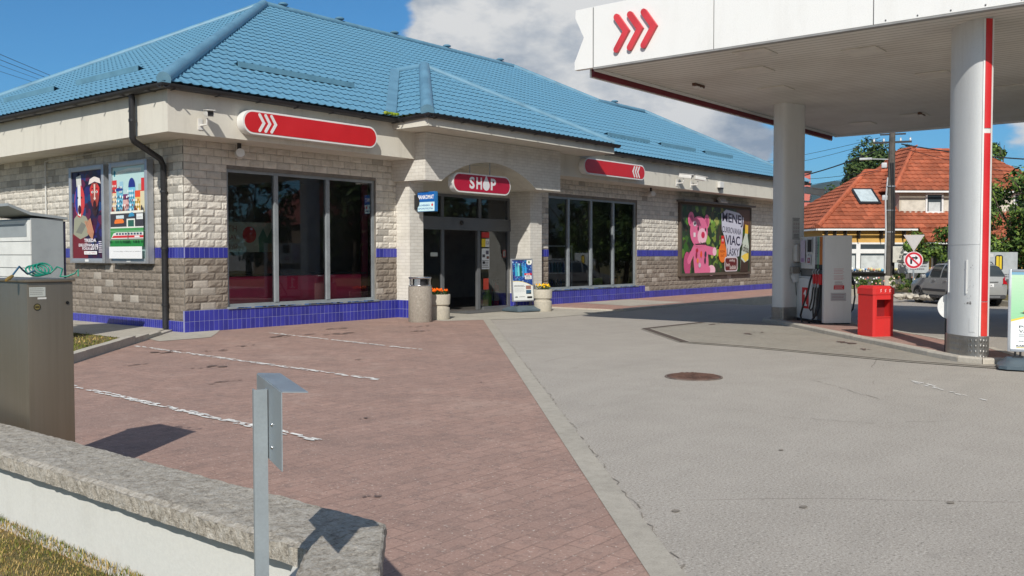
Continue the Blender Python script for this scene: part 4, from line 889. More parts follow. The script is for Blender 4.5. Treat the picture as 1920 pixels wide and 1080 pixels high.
def art_city(A, W, H):
    A.rect(0, 0, W, H, (178, 208, 208))
    def r(x0, y0, x1, y1, c): A.rect(x0*W, y0*H, x1*W, y1*H, c)
    def P(pts, c): A.p([(x*W, y*H) for x, y in pts], c)
    P([(.12, .95), (.5, .98), (.88, .97), (.87, .93), (.5, .94), (.13, .91)], (216, 222, 214)); A.txt('VIANOČNÁ PREMIÉRA VO VÝHRE', .16*W, .935*H, .84*W, .958*H, (160, 165, 160)); P([(.03, .93), (.06, .97), (.1, .95), (.08, .9), (.05, .9)], (40, 120, 140)); 
    B = [(.0, .72, .13, .86, (205, 50, 50)), (.0, .5, .13, .72, (225, 200, 160)), (.22, .70, .33, .84, (150, 190, 210)), (.12, .5, .32, .74, (110, 180, 205)), (.32, .5, .52, .64, (212, 170, 165)), (.33, .64, .52, .7, (105, 55, 110)), (.50, .5, .7, .78, (120, 190, 215)), (.69, .5, .88, .68, (225, 190, 110)), (.69, .66, .88, .73, (225, 80, 40)), (.85, .5, 1, .72, (215, 205, 170)), (.88, .72, 1, .86, (205, 50, 50)), (.8, .73, .88, .8, (170, 190, 170))]
    for b in B: r(*b)
    A.p([(x*.1*W+.60*W, y*.09*H+.78*H) for x, y in circ(0, 0, 1, 1, 12, 0, 180)], (35, 50, 130)); r(.5, .77, .7, .785, (35, 50, 130)); A.p([(x*.11*W+.22*W, y*.02*H+.755*H) for x, y in circ(0, 0, 1)], (35, 60, 140))
    rg = random.Random(1)
    for b in B[:8]:
        n = 3
        for i in range(n):
            for j in range(max(1, int((b[3]-b[1])/.05))):
                x = b[0]+(b[2]-b[0])*(i+.25)/n; y = b[1]+.015+j*.05
                if y+.022 < b[3]: r(x, y, x+(b[2]-b[0])/n*.45, y+.024, rg.choice(((235, 235, 230), (60, 90, 120), (150, 60, 50), (240, 240, 235))))
    for x, c in ((.06, (140, 60, 50)), (.2, (50, 90, 110)), (.4, (110, 60, 50)), (.75, (120, 60, 40)), (.95, (70, 60, 60))): A.p([(x*W+q*.03*W, .5*H+v*.05*H) for q, v in circ(0, .4, 1)], c)
    r(0, .49, 1, .515, (228, 226, 214)); r(0, .34, 1, .49, (62, 58, 64)); r(0, .33, 1, .345, (220, 220, 214))
    r(.5, .33, .75, .43, (228, 228, 218)); r(.54, .345, .72, .415, (45, 95, 80)); P([(.12, .39), (.14, .42), (.2, .43), (.38, .43), (.42, .405), (.41, .385), (.14, .38)], (232, 120, 45)); r(.18, .435, .42, .47, (205, 218, 222)); P([(.56, .46), (.6, .49), (.68, .5), (.74, .47), (.73, .455), (.57, .45)], (60, 140, 180)); r(.8, .42, .99, .48, (225, 228, 226)); r(.82, .44, .96, .445, (120, 120, 120))
    r(0, .14, 1, .33, (70, 150, 80)); r(0, .2, 1, .22, (110, 120, 105)); r(0, .29, 1, .305, (110, 165, 120))
    P([(.02, .215), (.05, .24), (.1, .275), (.18, .285), (1, .285), (1, .215)], (222, 222, 218)); P([(.04, .225), (.10, .25), (1, .25), (1, .225)], (205, 45, 50)); 
    for i in range(9): r(.18+i*.09, .258, .24+i*.09, .278, (70, 80, 100))
    r(.54, .215, .56, .285, (90, 90, 90)); r(.75, .228, .9, .246, (235, 225, 225)); r(0, .13, 1, .19, (40, 130, 60))
    for i in range(40): x = rg.random(); P([(x, .185), (x+.012, .2), (x+.02, .18), (x+.01, .165)], (30, 75, 45))
    r(0, 0, 1, .13, (232, 232, 232)); A.txt('Pre istotu zájdite na dobrej ceste na slovnaft.sk', .14*W, .07*H, .96*W, .083*H, (90, 90, 95))
case('poster_case', 4.23, 2.72, 'grey display case with a dark poster of two shouting painted faces on the side wall', art_fans)
case('poster_case', 2.50, 1.02, 'grey display case with a colourful city and train poster beside the downpipe', art_city)
# ---------------------------------------------------------------- things in front of the entrance
def washed():
    t = NT('washed_pebble'); v = t.new('ShaderNodeTexVoronoi'); v.inputs['Scale'].default_value = 85; t.link(t.coord(), v.inputs[0])
    c = t.ramp(v.outputs[1], [(.0, (.16, .14, .115)), (.4, (.33, .30, .25)), (.7, (.24, .2, .165)), (1, (.5, .47, .42))]); t.set(col=c, rough=.85); t.bump(v.outputs[0], .8, .006).invert = True; return t.m
M_peb = washed(); M_pot = concrete('planter_concrete', (.50, .46, .38), .25, .2, 2.5); M_steel = paint('polished_steel', (.55, .56, .57), .25, .9, .1, 5)
bn = empty('litter_bin', (4.84, -1.52, 0), 'round washed-pebble litter bin with a steel ashtray top by the entrance', 'litter bin')
mb = MB(); mb.lathe((0, 0), [(.255, .0), (.262, .02), (.262, .78), (.25, .80), (.2, .80)], 36); mb.build('body', M_peb, bn, 40)
mb = MB(); mb.lathe((0, 0), [(.255, .80), (.258, .815), (.20, .83), (.001, .832)], 32, cap=False); mb.lathe((0, 0), [(.001, .955), (.20, .955), (.252, .965), (.26, .985), (.25, 1.0), (.17, .99), (.001, .975)], 32, cap=False)
for k in range(4):
    a = k*math.pi/2+.5; pts = [(.235*math.cos(a+q), .235*math.sin(a+q)) for q in (-.28, -.14, 0, .14, .28)]; mb.prism(pts+[(x*.94, y*.94) for x, y in reversed(pts)], .82, .96)
mb.build('steel_top', M_steel, bn, 40); mb = MB(); mb.lathe((0, 0), [(.17, .80), (.17, .96)], 20); mb.build('inner_liner', M_gut, bn)
def planter(loc, label, flower_label, fc, seed):
    o = empty('planter', loc, label, 'planter', 'round concrete planters by the entrance')
    mb = MB(); mb.lathe((0, 0), [(.225, 0), (.235, .02), (.235, .27), (.205, .285), (.205, .335), (.24, .35), (.25, .56), (.245, .58), (.2, .58), (.195, .54), (.001, .54)], 36, cap=False); mb.build('bowl', M_pot, o, 35)
    mb = MB(); mb.lathe((0, 0), [(.196, .545), (.001, .56)], 20, cap=False); mb.build('soil', M_soil, o)
    f = empty('marigold_plant', (loc[0], loc[1], .56), flower_label, 'flowers'); rg = random.Random(seed); mb = MB()
    for i in range(420):
        a = rg.uniform(0, 6.28); r = .2*math.sqrt(rg.random()); h = rg.uniform(.0, .10); p = Vector((r*math.cos(a), r*math.sin(a), h)); u = Vector((rg.uniform(-1, 1), rg.uniform(-1, 1), rg.uniform(-.4, .6))).normalized()*.022; v = u.cross(Vector((rg.uniform(-1, 1), rg.uniform(-1, 1), 1))).normalized()*.008
        mb.col = s2l(rg.choice([(45, 75, 28), (60, 95, 35), (35, 60, 25), (80, 105, 45)])); mb.add([tuple(p-u), tuple(p+v), tuple(p+u), tuple(p-v)], [(0, 1, 2, 3)])
    mb.build('foliage', vcol('leaves', .6, .25), f)
    for i in range(24):
        a = rg.uniform(0, 6.28); r = .19*math.sqrt(rg.random()); z = rg.uniform(.08, .15); m2 = MB()
        for q in range(3):
            c = s2l(rg.choice(fc)); m2.col = c; rr_ = .032-q*.008; n = 9; ph = rg.uniform(0, 6)
            vs = [(r*math.cos(a), r*math.sin(a), z+.012*q+.01)]+[(r*math.cos(a)+rr_*math.cos(ph+6.283*k/n)*(1 if k % 2 else .8), r*math.sin(a)+rr_*math.sin(ph+6.283*k/n)*(1 if k % 2 else .8), z+.012*q-.004) for k in range(n)]
            m2.add(vs, [(0, 1+k, 1+(k+1) % n) for k in range(n)])
        m2.ball((r*math.cos(a), r*math.sin(a), z), (.024, .024, .018), 7, 4); m2.build('blossom', vcol('petals', .6, .2), f)
    return o
planter((5.72, -1.28, 0), 'round grooved concrete planter beside the litter bin, holding orange flowers', 'orange marigolds in the planter beside the litter bin', [(250, 110, 10), (240, 90, 10), (255, 140, 30)], 3)
planter((9.62, -1.32, 0), 'round grooved concrete planter right of the entrance, holding yellow flowers', 'yellow marigolds in the planter right of the entrance', [(250, 205, 20), (255, 225, 60), (240, 170, 20)], 4)
M_base = paint('slate_plastic', (.085, .12, .145), .5, 0, .12, 3)
def adstand(name, loc, rz, W, H, z0, art, label, group=None, tilt=4):
    o = empty(name, loc, label, 'advertising stand', group, rz)
    mb = MB(); b = [(-W*.62, -.32), (-W*.5, -.38), (W*.5, -.38), (W*.62, -.32), (W*.66, 0), (W*.62, .32), (W*.5, .38), (-W*.5, .38), (-W*.62, .32), (-W*.66, 0)]; n = len(b)
    vs = [(x, y, .02) for x, y in b]+[(x, y, .06) for x, y in b]+[(x*.86, y*.72, .105) for x, y in b]+[(x*.8, y*.3, .145) for x, y in b]
    fs = [tuple(reversed(range(n)))]+[(l*n+k, l*n+(k+1) % n, (l+1)*n+(k+1) % n, (l+1)*n+k) for l in range(3) for k in range(n)]+[tuple(range(3*n, 4*n))]
    mb.add(vs, fs); mb.build('water_filled_base', M_base, o, 25)
    mb = MB()
    for x in (-W*.34, W*.34): 
        for q in (-.03, .03): mb.tube([(x+q, 0, .13), (x+q, 0, z0+.02)], .013, 8)
        mb.box((x-.06, -.03, .14), (x+.06, .03, .165))
    mb.build('spring_foot', M_gut, o)
    Tt = Matrix.Translation((0, 0, z0)) @ Matrix.Rotation(R(-tilt), 4, 'X'); mb = MB(); mb.T = Tt; f = .035
    for a, b_ in (((-W/2, -.022, 0), (-W/2+f, .022, H)), ((W/2-f, -.022, 0), (W/2, .022, H)), ((-W/2+f, -.022, 0), (W/2-f, .022, f)), ((-W/2+f, -.022, H-f), (W/2-f, .022, H))): mb.box(a, b_, .006)
    mb.build('frame', M_case, o, 40); mb = MB(); mb.T = Tt; mb.box((-W/2+f, -.008, f), (W/2-f, .008, H-f)); mb.build('backing', M_white, o)
    A = Art(Tt @ frame((-W/2+f, -.0085, f), (1, 0, 0), (0, 0, 1))); art(A, W-2*f, H-2*f); A.build('poster', M_print, o); return o
def art_blue(A, W, H):
    rg = random.Random(2); A.rect(0, 0, W, H, (38, 72, 140))
    for i in range(170):
        x, y, r = rg.random()*W, (.42+.58*rg.random())*H, rg.uniform(.008, .04); c = rg.choice(((60, 110, 180), (25, 50, 110), (120, 150, 200), (90, 70, 140), (170, 190, 220), (40, 130, 180)))
        A.p([(min(W, max(0, x+r*math.cos(q))), min(H, y+r*math.sin(q)*rg.uniform(.5, 1))) for q in (0, .9, 1.8, 2.7, 3.6, 4.5, 5.4)], c, False); A.lz += .00001
    for x, c in ((.14, (70, 170, 200)), (.26, (110, 205, 210)), (.38, (30, 90, 80)), (.50, (60, 150, 200)), (.62, (60, 160, 220))): A.p([(x*W, .6*H), (x*W, .8*H), ((x+.02)*W, .86*H), ((x+.02)*W, .92*H), ((x+.07)*W, .92*H), ((x+.07)*W, .86*H), ((x+.10)*W, .8*H), ((x+.10)*W, .6*H)], c)
    A.p([(.75*W, H), (.73*W, .92*H), (.8*W, .88*H), (.95*W, .88*H), (W, .93*H), (W, H)], (235, 235, 225)); A.p(circ(.86*W, .945*H, .03, .035), (90, 110, 50)); A.p(rrect(.6*W, .62*H, .98*W, .67*H, .01), (205, 35, 40)); A.txt('AKCIA', .68*W, .63*H, .9*W, .66*H, (250, 250, 250), .02)
    A.p(rrect(.62*W, .52*H, .96*W, .61*H, .015), (232, 234, 234)); A.lines(.66*W, .53*H, .93*W, .6*H, 2, (110, 110, 110))
    sw = [(0, 0), (0, .45*H)]+[(W*t, (.45+.05*math.sin(t*3.0+.3)-.1*t)*H) for t in (0, .15, .3, .5, .7, .85, 1)]+[(W, 0)]
    A.p([(x, y+.012*H if 0 < y else y) for x, y in sw], (225, 195, 70)); A.p(sw, (222, 225, 222)); A.lines(.05*W, .33*H, .6*W, .38*H, 2, (95, 95, 100)); A.lines(.05*W, .2*H, .6*W, .31*H, 5, (165, 168, 168), .25)
    A.rect(.64*W, .27*H, .9*W, .36*H, (150, 110, 100)); A.rect(.64*W, .15*H, .9*W, .25*H, (60, 95, 120)); A.p([(.64*W, .15*H), (.9*W, .15*H), (.9*W, .19*H)], (40, 45, 50)); A.p(circ(.14*W, .08*H, .05, .02), (120, 125, 125)); A.p(rrect(.68*W, .04*H, .94*W, .09*H, .015), (40, 42, 42)); A.lines(.28*W, .07*H, .6*W, .1*H, 1, (150, 150, 150))
def art_sail(A, W, H):
    A.rect(0, 0, W, H, (150, 205, 160))
    for i in range(14): A.rect(0, H*(.42+.58*i/14), W, H*(.42+.58*(i+1)/14), (150+i*3, 205+i, 160+i*2))
    A.rect(.0, .965*H, W, H, (120, 165, 190))
    A.p([(0, 0), (0, .38*H), (.25*W, .43*H), (.6*W, .44*H), (W, .41*H), (W, 0)], (225, 200, 80)); A.p([(0, 0), (0, .355*H), (.25*W, .405*H), (.6*W, .415*H), (W, .385*H), (W, 0)], (226, 230, 230))
    A.p([(.14*W, .475*H), (.3*W, .455*H), (.7*W, .45*H), (.85*W, .47*H), (.8*W, .485*H)], (45, 45, 45)); A.p([(.2*W, .485*H), (.32*W, .60*H), (.52*W, .58*H), (.6*W, .49*H)], (228, 175, 60)); A.p(stroke([(.36*W, .56*H), (.72*W, .9*H)], .012), (90, 95, 95)); A.p([(.6*W, .5*H), (.74*W, .88*H), (.9*W, .5*H)], (215, 190, 110))
    A.txt('PROFÍK PRE', .14*W, .275*H, .92*W, .315*H, (70, 75, 80)); A.txt('VAŠU ZÁHRADU', .14*W, .215*H, .98*W, .265*H, (70, 75, 80)); A.lines(.14*W, .16*H, .85*W, .2*H, 2, (165, 170, 170), .3); A.lines(.14*W, .09*H, .6*W, .12*H, 1, (150, 155, 155), .3); A.txt('KARCHER', .1*W, .035*H, .42*W, .055*H, (60, 60, 60), .02); A.rect(.1*W, .02*H, .42*W, .026*H, (225, 200, 60))
adstand('advertising_stand', (9.22, -.98, .006), R(-12), .74, 1.12, .26, art_blue, 'advertising stand with a blue bottles poster in front of the right entrance pillar')
# inside the door glass: gas bottle and extinguisher
gb = empty('gas_bottle', (9.45, .46, .03), 'lime green gas bottle standing behind the entrance glass', 'gas bottle'); mb = MB(); mb.lathe((0, 0), [(.10, 0), (.12, .04), (.12, .34), (.09, .41), (.04, .43)], 18); mb.build('body', paint('lime_paint', (.30, .62, .04), .4), gb, 50); mb = MB(); mb.lathe((0, 0), [(.07, .42), (.07, .5), (.05, .5)], 14); mb.build('collar', paint('lime_paint', (.30, .62, .04), .4), gb)
M_fx = paint('extinguisher_red', (.50, .02, .015), .3)
def extinguisher(name, loc, label, s=1.0, rz=0):
    o = empty(name, loc, label, 'fire extinguisher', None, rz); mb = MB(); mb.lathe((0, 0), [(.07*s, 0), (.08*s, .02*s), (.08*s, .44*s), (.06*s, .50*s), (.025*s, .52*s), (.025*s, .55*s)], 16); mb.build('cylinder', M_fx, o, 50)
    mb = MB(); mb.box((-.02*s, -.07*s, .55*s), (.02*s, .05*s, .575*s)); mb.box((-.02*s, -.09*s, .60*s), (.02*s, .05*s, .62*s)); mb.box((-.02*s, .02*s, .55*s), (.02*s, .05*s, .62*s)); mb.build('handle', M_gut, o)
    mb = MB(); mb.tube([(0, -.04*s, .575*s), (-.10*s, -.08*s, .60*s), (-.15*s, -.07*s, .45*s), (-.13*s, -.05*s, .2*s), (-.09*s, -.03*s, .10*s)], .011*s, 8); mb.build('hose', M_gut, o)
    mb = MB(); mb.lathe((0, 0), [(.0815*s, .15*s), (.0815*s, .36*s)], 16, cap=False); mb.build('instruction_label', paint('label_white', (.6, .6, .62), .5, 0, .35, 25), o); return o
extinguisher('fire_extinguisher', (9.80, .46, .03), 'red fire extinguisher standing behind the entrance glass', 1.25)
# red counters and lights inside, seen through the left window
rc = empty('service_counter', (.9, .28, .03), 'long dark red counter behind the left shop window', 'counter'); mb = MB(); mb.box((0.1, .0, 0), (3.9, .35, 1.02), .03); mb.build('front', paint('counter_red', (.80, .06, .17), .35, 0, .15, 1), rc); mb = MB(); mb.box((.05, -.05, 1.021), (3.95, .6, 1.06), .01); mb.build('worktop', M_gut, rc)
cu = tag((lambda m: (m.box((.99, .24, .45), (1.12, .30, 3.2)), m.box((4.72, .24, .45), (4.9, .30, 3.2)), m.build('window_curtain', paint('plum_fabric', (.14, .01, .04), .8)))[-1])(MB()), 'plum red curtain strips at both sides of the left shop window', 'curtain')
bnn = empty('window_banner', (1.15, .34, 1.55), 'white paper banner with a round red badge behind the left shop window', 'banner'); A = Art(frame((0, 0, 0), (1, 0, 0), (0, 0, 1))); A.rect(0, 0, 1.25, .62, (150, 155, 140)); A.p(circ(.56, .36, .17, .17, 14), (165, 45, 48)); A.p([(.8, 0), (.78, .3), (.9, .5), (1.0, .3), (1.12, .5), (1.2, .3), (1.2, 0)], (70, 105, 90)); A.txt('TIH', .05, .42, .25, .54, (120, 60, 55)); A.txt('SAV', .05, .25, .25, .36, (120, 60, 55)); A.txt('OVIŽ', .02, .07, .28, .18, (120, 60, 55)); A.build('sheet', M_print, bnn)
sh = empty('shop_shelf', (12.2, 1.5, .03), 'white wire shelf with bottles behind the right shop window', 'shelf'); mb = MB()
for x in (0, 1.35, 2.7): mb.box((x-.025, -.02, 0), (x+.025, .02, 1.75))
for z in (.3, .85, 1.3, 1.72): mb.box((0, 0, z), (2.7, .4, z+.03))
mb.build('rack', M_white, sh)
mb = MB(); rg = random.Random(6)
for z in (.33, .88):
    for i in range(17): x = .08+i*.155; mb.col = s2l(rg.choice([(30, 60, 130), (60, 110, 160), (120, 140, 150), (30, 90, 80), (40, 50, 110)])); mb.lathe((x, .12, z), [(.05, 0), (.05, .24), (.02, .31), (.02, .34)], 8)
mb.build('bottles', vcol('bottle_plastic', .25, .5), sh)
for (x, c, w_, h) in ((14.75, (150, 165, 80), .5, .3), (15.7, (185, 90, 60), .18, .26), (15.98, (205, 170, 110), .16, .34)):
    o = empty('product_pack', (x, .42, .5), None, None); mb = MB(); mb.col = s2l(c); mb.box((-w_/2, -.07, 0), (w_/2, .07, h*.85), .01); mb.build('box', vcol('carton', .6, .3), o); mb = MB(); mb.col = s2l((70, 60, 50)); mb.box((-w_/4, -.04, h*.851), (w_/4, .04, h)); mb.build('lid', vcol('carton', .6, .3), o)
    tag(o, {14.75: 'wide olive green pack on the right window ledge', 15.7: 'small red brown pack on the right window ledge', 15.98: 'tall beige pack at the right end of the window ledge'}[x], 'pack', 'packs on the right window ledge')
ic = tag((lambda m: (m.box((14.4, .34, .40), (16.4, .56, .499)), m.build('window_ledge', M_white))[-1])(MB()), 'white ledge inside the right shop window', 'ledge')
# ================================================================ canopy
M_cw = streaky('canopy_white', (.78, .78, .76), .45, .16, (.55, .53, .48), (2, 2, .3)); CZ = 4.70; CX0, CX1, CY1, CY0 = 3.49, 15.36, -6.99, -22.5
can = empty('station_canopy', (10, -10, 0), 'large flat white filling station canopy with red chevrons on two columns', 'canopy'); cO = can.location
def cb(m, nm, mats, sm=None): m.T = Matrix.Identity(4); m.v = [(x-10, y+10, z) for x, y, z in m.v]; return m.build(nm, mats, can, sm)
def soffit():
    t = NT('soffit_slats'); wv = t.new('ShaderNodeTexWave', wave_type='BANDS', bands_direction='X'); wv.inputs['Scale'].default_value = 1.9; wv.inputs['Distortion'].default_value = 0; t.link(t.coord(), wv.inputs[0])
    ln = t.rng(wv.outputs[0], .93, 1.0, 0, 1); d = t.noise(.8, 6, .65, (1, 1, 1)); c = t.ramp(d, [(.3, (.58, .55, .50)), (.6, (.70, .68, .63)), (.8, (.74, .72, .68))]); sp = t.noise(.5, 5, .7, (9, .6, 1))
    c = t.mix(t.rng(sp, .55, .75, 0, .4), c, (.42, .37, .31)); c = t.mix(ln, c, (.24, .22, .19)); t.set(col=c, rough=.5, spec=.35); t.bump(ln, .4, .01).invert = True; return t.m
M_sof = soffit()
mb = MB(); mb.box((CX0+.09, CY0, CZ+.02), (CX1, CY1, CZ+.10)); cb(mb, 'soffit', M_sof)
mb = MB(); mb.box((CX0+.13, CY0, CZ+.101), (CX1-.1, CY1+.2, CZ+.95)); cb(mb, 'roof_deck', M_gut)
# front fascia: sheet panels between seams; the end one is notched like an arrow tail
FH0, FH1 = CZ, CZ+1.03
mb = MB(); ys = [-7.035, -9.29, -11.73, -14.2, -16.6, -19.0, -21.4]
for i in range(len(ys)-1): mb.box((CX0-.015, ys[i+1]+.008, FH0), (CX0+.085, ys[i]-.008, FH1), .004)
cb(mb, 'front_fascia', M_cw)
mb = MB(); e0 = -6.66; ym = -6.84; pts = [(-7.02, FH0), (-7.02, FH1), (e0-.01, FH1-.005), (e0, FH1-.14), (ym, (FH0+FH1)/2+.02), (e0+.015, FH0+.13), (e0+.01, FH0+.0)]
m2 = frame((CX0+.085, 0, 0), (0, 1, 0), (0, 0, 1)); mb.T = m2; mb.prism([(y, z) for y, z in pts], -.10, .0); mb.v = [(2*(CX0+.035)-x, y, z) for x, y, z in mb.v]; cb(mb, 'end_panel', M_cw)
mb = MB(); mb.box((CX0+.0, -7.034, FH0+.01), (CX0+.07, -7.021, FH1-.01)); 
for y in ys[1:-1]: mb.box((CX0, y-.0075, FH0+.01), (CX0+.07, y+.0075, FH1-.01))
for i in range(26): mb.ball((CX0-.017, -11.9-i*.42, FH0+.035), .013, 6, 4); mb.ball((CX0-.017, -11.9-i*.42, FH1-.03), .013, 6, 4)
cb(mb, 'panel_seam', M_alud)
mb = MB(); mb.box((CX0-.01, CY0, FH0-.028), (CX0+.10, -7.03, FH0-.002)); cb(mb, 'edge_trim', paint('trim_grey', (.28, .28, .275), .5))
# left and far side fascias
mb = MB(); mb.box((CX0+.12, -6.99, FH0+.05), (CX1, -6.9, FH1-.02)); mb.box((CX1, CY0, FH0-.02), (CX1+.1, -6.9, FH1-.02)); cb(mb, 'side_fascia', M_cw)
mb = MB(); mb.box((CX0+.16, -6.93, FH0-.115), (CX1-.2, -6.89, FH0+.045)); cb(mb, 'red_edge_band', paint('band_maroon', (.17, .008, .02), .5))
mb = MB(); mb.box((CX0+.14, -6.885, FH0-.13), (CX1-.1, -6.86, FH0+.049)); mb.box((CX0+.14, -6.985, FH0-.03), (CX1-.1, -6.95, FH0+.019)); cb(mb, 'edge_trim', M_cw)
for k in range(3):
    mb = MB(); y = -7.53-k*.262; P = stroke([(y+.0, 5.47), (y-.19, 5.21), (y, 4.93)], .105); mb.T = frame((CX0-.015, 0, 0), (0, -1, 0), (0, 0, 1)); mb.prism([(-p[0], p[1]) for p in P], .002, .055); cb(mb, 'chevron_emblem', paint('emblem_red', (.62, .05, .06), .4), 30)
for (x, y) in ((4.2, -9.65), (5.15, -11.05), (5.5, -9.05), (7.5, -8.6), (7.9, -11.4), (12.8, -9.7), (13.4, -8.3), (10.2, -12.2), (6.0, -14.2), (9.5, -15.2), (12.8, -13.0)):
    mb = MB(); mb.box((x-.27, y-.27, CZ+.0), (x+.27, y+.27, CZ+.019), .006); cb(mb, 'ceiling_light', paint('lamp_cover', (.66, .63, .57), .4))
for (x, y) in ((6.14, -7.64), (12.6, -9.9)):
    mb = MB(); mb.box((x-.2, y-.03, CZ-.03), (x+.2, y+.03, CZ+.019)); cb(mb, 'cable_gland', M_rust)
    mb = MB(); mb.box((x-.13, y-.04, CZ-.055), (x-.02, y+.04, CZ-.031)); mb.box((x+.05, y-.035, CZ-.05), (x+.12, y+.035, CZ-.031)); cb(mb, 'lamp_holder', M_white)
M_col = streaky('column_cladding', (.65, .66, .65), .42, .22, (.45, .44, .41), (5, 5, .5))
def diamond():
    t = NT('diamond_plate'); ch = t.new('ShaderNodeTexVoronoi', feature='F1'); ch.inputs['Scale'].default_value = 22; ch.inputs['Randomness'].default_value = 0; t.link(t.coord((1, 1, .6)), ch.inputs[0])
    f = t.rng(ch.outputs[0], .12, .35, 1, 0); d = t.noise(2, 5, .6); t.set(col=t.ramp(d, [(.3, (.22, .21, .19)), (.7, (.46, .45, .43))]), metal=.75, rough=.38); t.bump(f, .9, .01); return t.m
M_dia = diamond()
def column(cx, cy, axd, a, b, e=2.3):
    """flattened column cladding, nose and tail rounded"""
    c = empty('column', (cx-10, cy+10, 0)); c.parent = can; c.rotation_euler.z = R(axd); n = 48
    def ring(s=1.0, o_=0):
        o = []
        for k in range(n):
            t = 2*math.pi*k/n; ct, st = math.cos(t), math.sin(t); o.append(((a+o_)*math.copysign(abs(ct)**(2/e), ct), (b+o_)*math.copysign(abs(st)**(2/e), st)))
        return o
    mb = MB(); rg_ = ring(); zs = [.36, 1.62, 1.622, 1.63, 1.632, 3.4, CZ+.03]; offs = [0, 0, -.006, -.006, 0, 0, 0]
    vs = [(x*(1+of/a), y*(1+of/b), z) for z, of in zip(zs, offs) for x, y in rg_]; fs = [(l*n+k, l*n+(k+1) % n, (l+1)*n+(k+1) % n, (l+1)*n+k) for l in range(len(zs)-1) for k in range(n)]
    mb.add(vs, fs); mb.build('cladding', M_col, c, 30)
    mb = MB(); r2 = ring(o_=.012); mb.prism(r2, .07, .36); mb.build('base_plate', M_dia, c)
    return c
c1 = column(9.60, -8.01, -17+180, .36, .185, 5.0); c2 = column(4.41, -12.79, 44, .405, .17)
def col_strip(c, a, b, k0, k1, z0, z1, o0, o1, nm, m):
    e = 2.3; n = 48; P = []
    for o_ in (o0, o1):
        L_ = []
        for q in range(7):
            t = R(k0+(k1-k0)*q/6); ct, st = math.cos(t), math.sin(t); L_.append(((a+o_)*math.copysign(abs(ct)**(2/e), ct), (b+o_)*math.copysign(abs(st)**(2/e), st)))
        P.append(L_)
    mb = MB(); mb.prism(P[0]+list(reversed(P[1])), z0, z1); return mb.build(nm, m, c)
# ---- column details
col_strip(c2, .405, .17, 168, 192, .37, .84, .004, .010, 'red_stripe', paint('stripe_red_light', (.66, .045, .035), .35))
col_strip(c2, .405, .17, 168, 192, .85, 3.15, .004, .010, 'red_stripe', M_red); col_strip(c2, .405, .17, 168, 192, 3.22, CZ, .004, .010, 'red_stripe', M_red)
for k0, k1 in ((161, 167), (193, 203)): col_strip(c2, .405, .17, k0, k1, .37, CZ, .003, .014, 'stripe_trim', M_white)
col_strip(c2, .405, .17, 118, 121, .95, 1.42, .001, .014, 'guard_rail', M_white); col_strip(c2, .405, .17, 60, 64, .95, 1.42, .001, .014, 'guard_rail', M_white)
col_strip(c2, .405, .17, 130, 148, .42, .62, .002, .005, 'access_flap', M_col)
mb = MB(); rg = random.Random(3)
def c2pt(t, z, o_=.003):
    e = 2.3; tt = R(t); ct, st = math.cos(tt), math.sin(tt); return ((.405+o_)*math.copysign(abs(ct)**(2/e), ct), (.17+o_)*math.copysign(abs(st)**(2/e), st), z)
for i in range(26):
    t = rg.uniform(112, 140); z = rg.uniform(.8, 1.35); d = rg.uniform(.5, 2.4); h = rg.uniform(.003, .012)
    mb.quad(c2pt(t, z), c2pt(t+d, z+rg.uniform(-.004, .004)), c2pt(t+d*.8, z+h), c2pt(t+d*.2, z+h))
for i in range(22):
    t = rg.uniform(118, 136); z = .80+rg.uniform(0, .035); mb.quad(c2pt(t, z), c2pt(t+1.6, z), c2pt(t+1.6, z+.012), c2pt(t, z+.012))
mb.build('sticker_residue', paint('glue_residue', (.2, .19, .18), .8), c2)
# round sign seen edge-on and small frame behind the column
rs = empty('round_notice', (4.66, -12.45, .076), 'small frame stand with a round white disc behind the front canopy column', 'sign stand', rotz=R(-60))
mb = MB(); mb.tube([(0, 0, 0), (0, 0, .80)], .018, 8); mb.tube([(.5, 0, 0), (.5, 0, .80)], .018, 8)
for z in (.2, .48, .78): mb.box((.018, -.012, z-.012), (.482, .012, z+.012))
mb.build('frame', M_gut, rs); mb = MB(); mb.box((.02, -.004, .22), (.48, .004, .47)); mb.build('panel', M_conc, rs)
mb = MB(); mb.T = frame((.06, -.02, .66), (1, 0, 0), (0, 0, 1)); mb.prism(circ(0, 0, .19, n=30), 0, .012); mb.build('disc', M_white, rs)
# notices, towel box and extinguisher on the far column
wd = Vector((math.cos(R(163)), math.sin(R(163)), 0)); c1c = Vector((9.60, -8.01, 0)); fd = Vector((-wd.y, wd.x, 0))
if fd.dot(CAM-c1c) < 0: fd = -fd
side = -wd if (-wd).dot(rr) > 0 else wd
tb = empty('paper_towel_box', c1c+fd*.186+side*.05+Vector((0, 0, 1.52)), 'rounded grey paper towel dispenser on the far canopy column', 'dispenser'); 
TT = Matrix.Translation(-tb.location) @ frame(tb.location, side, (0, 0, 1))
mb = MB(); mb.T = TT; mb.box((-.145, -.19, 0), (.145, .19, .13), .05); mb.build('cover', paint('towel_box', (.50, .49, .46), .4), tb, 50); mb = MB(); mb.T = TT; mb.box((-.08, -.197, .03), (.08, -.188, .09)); mb.build('slot', M_gut, tb)
gl_ = empty('glove_box', c1c+fd*.186-side*.05+Vector((0, 0, 1.09)), 'small box with hanging plastic gloves below the towel dispenser', 'dispenser'); TT = Matrix.Translation(-gl_.location) @ frame(gl_.location, side, (0, 0, 1))
mb = MB(); mb.T = TT; mb.box((-.12, .0, 0), (.12, .14, .08), .01); mb.build('box', paint('brown_box', (.28, .26, .23), .5), gl_)
mb = MB(); mb.T = TT; rg = random.Random(2)
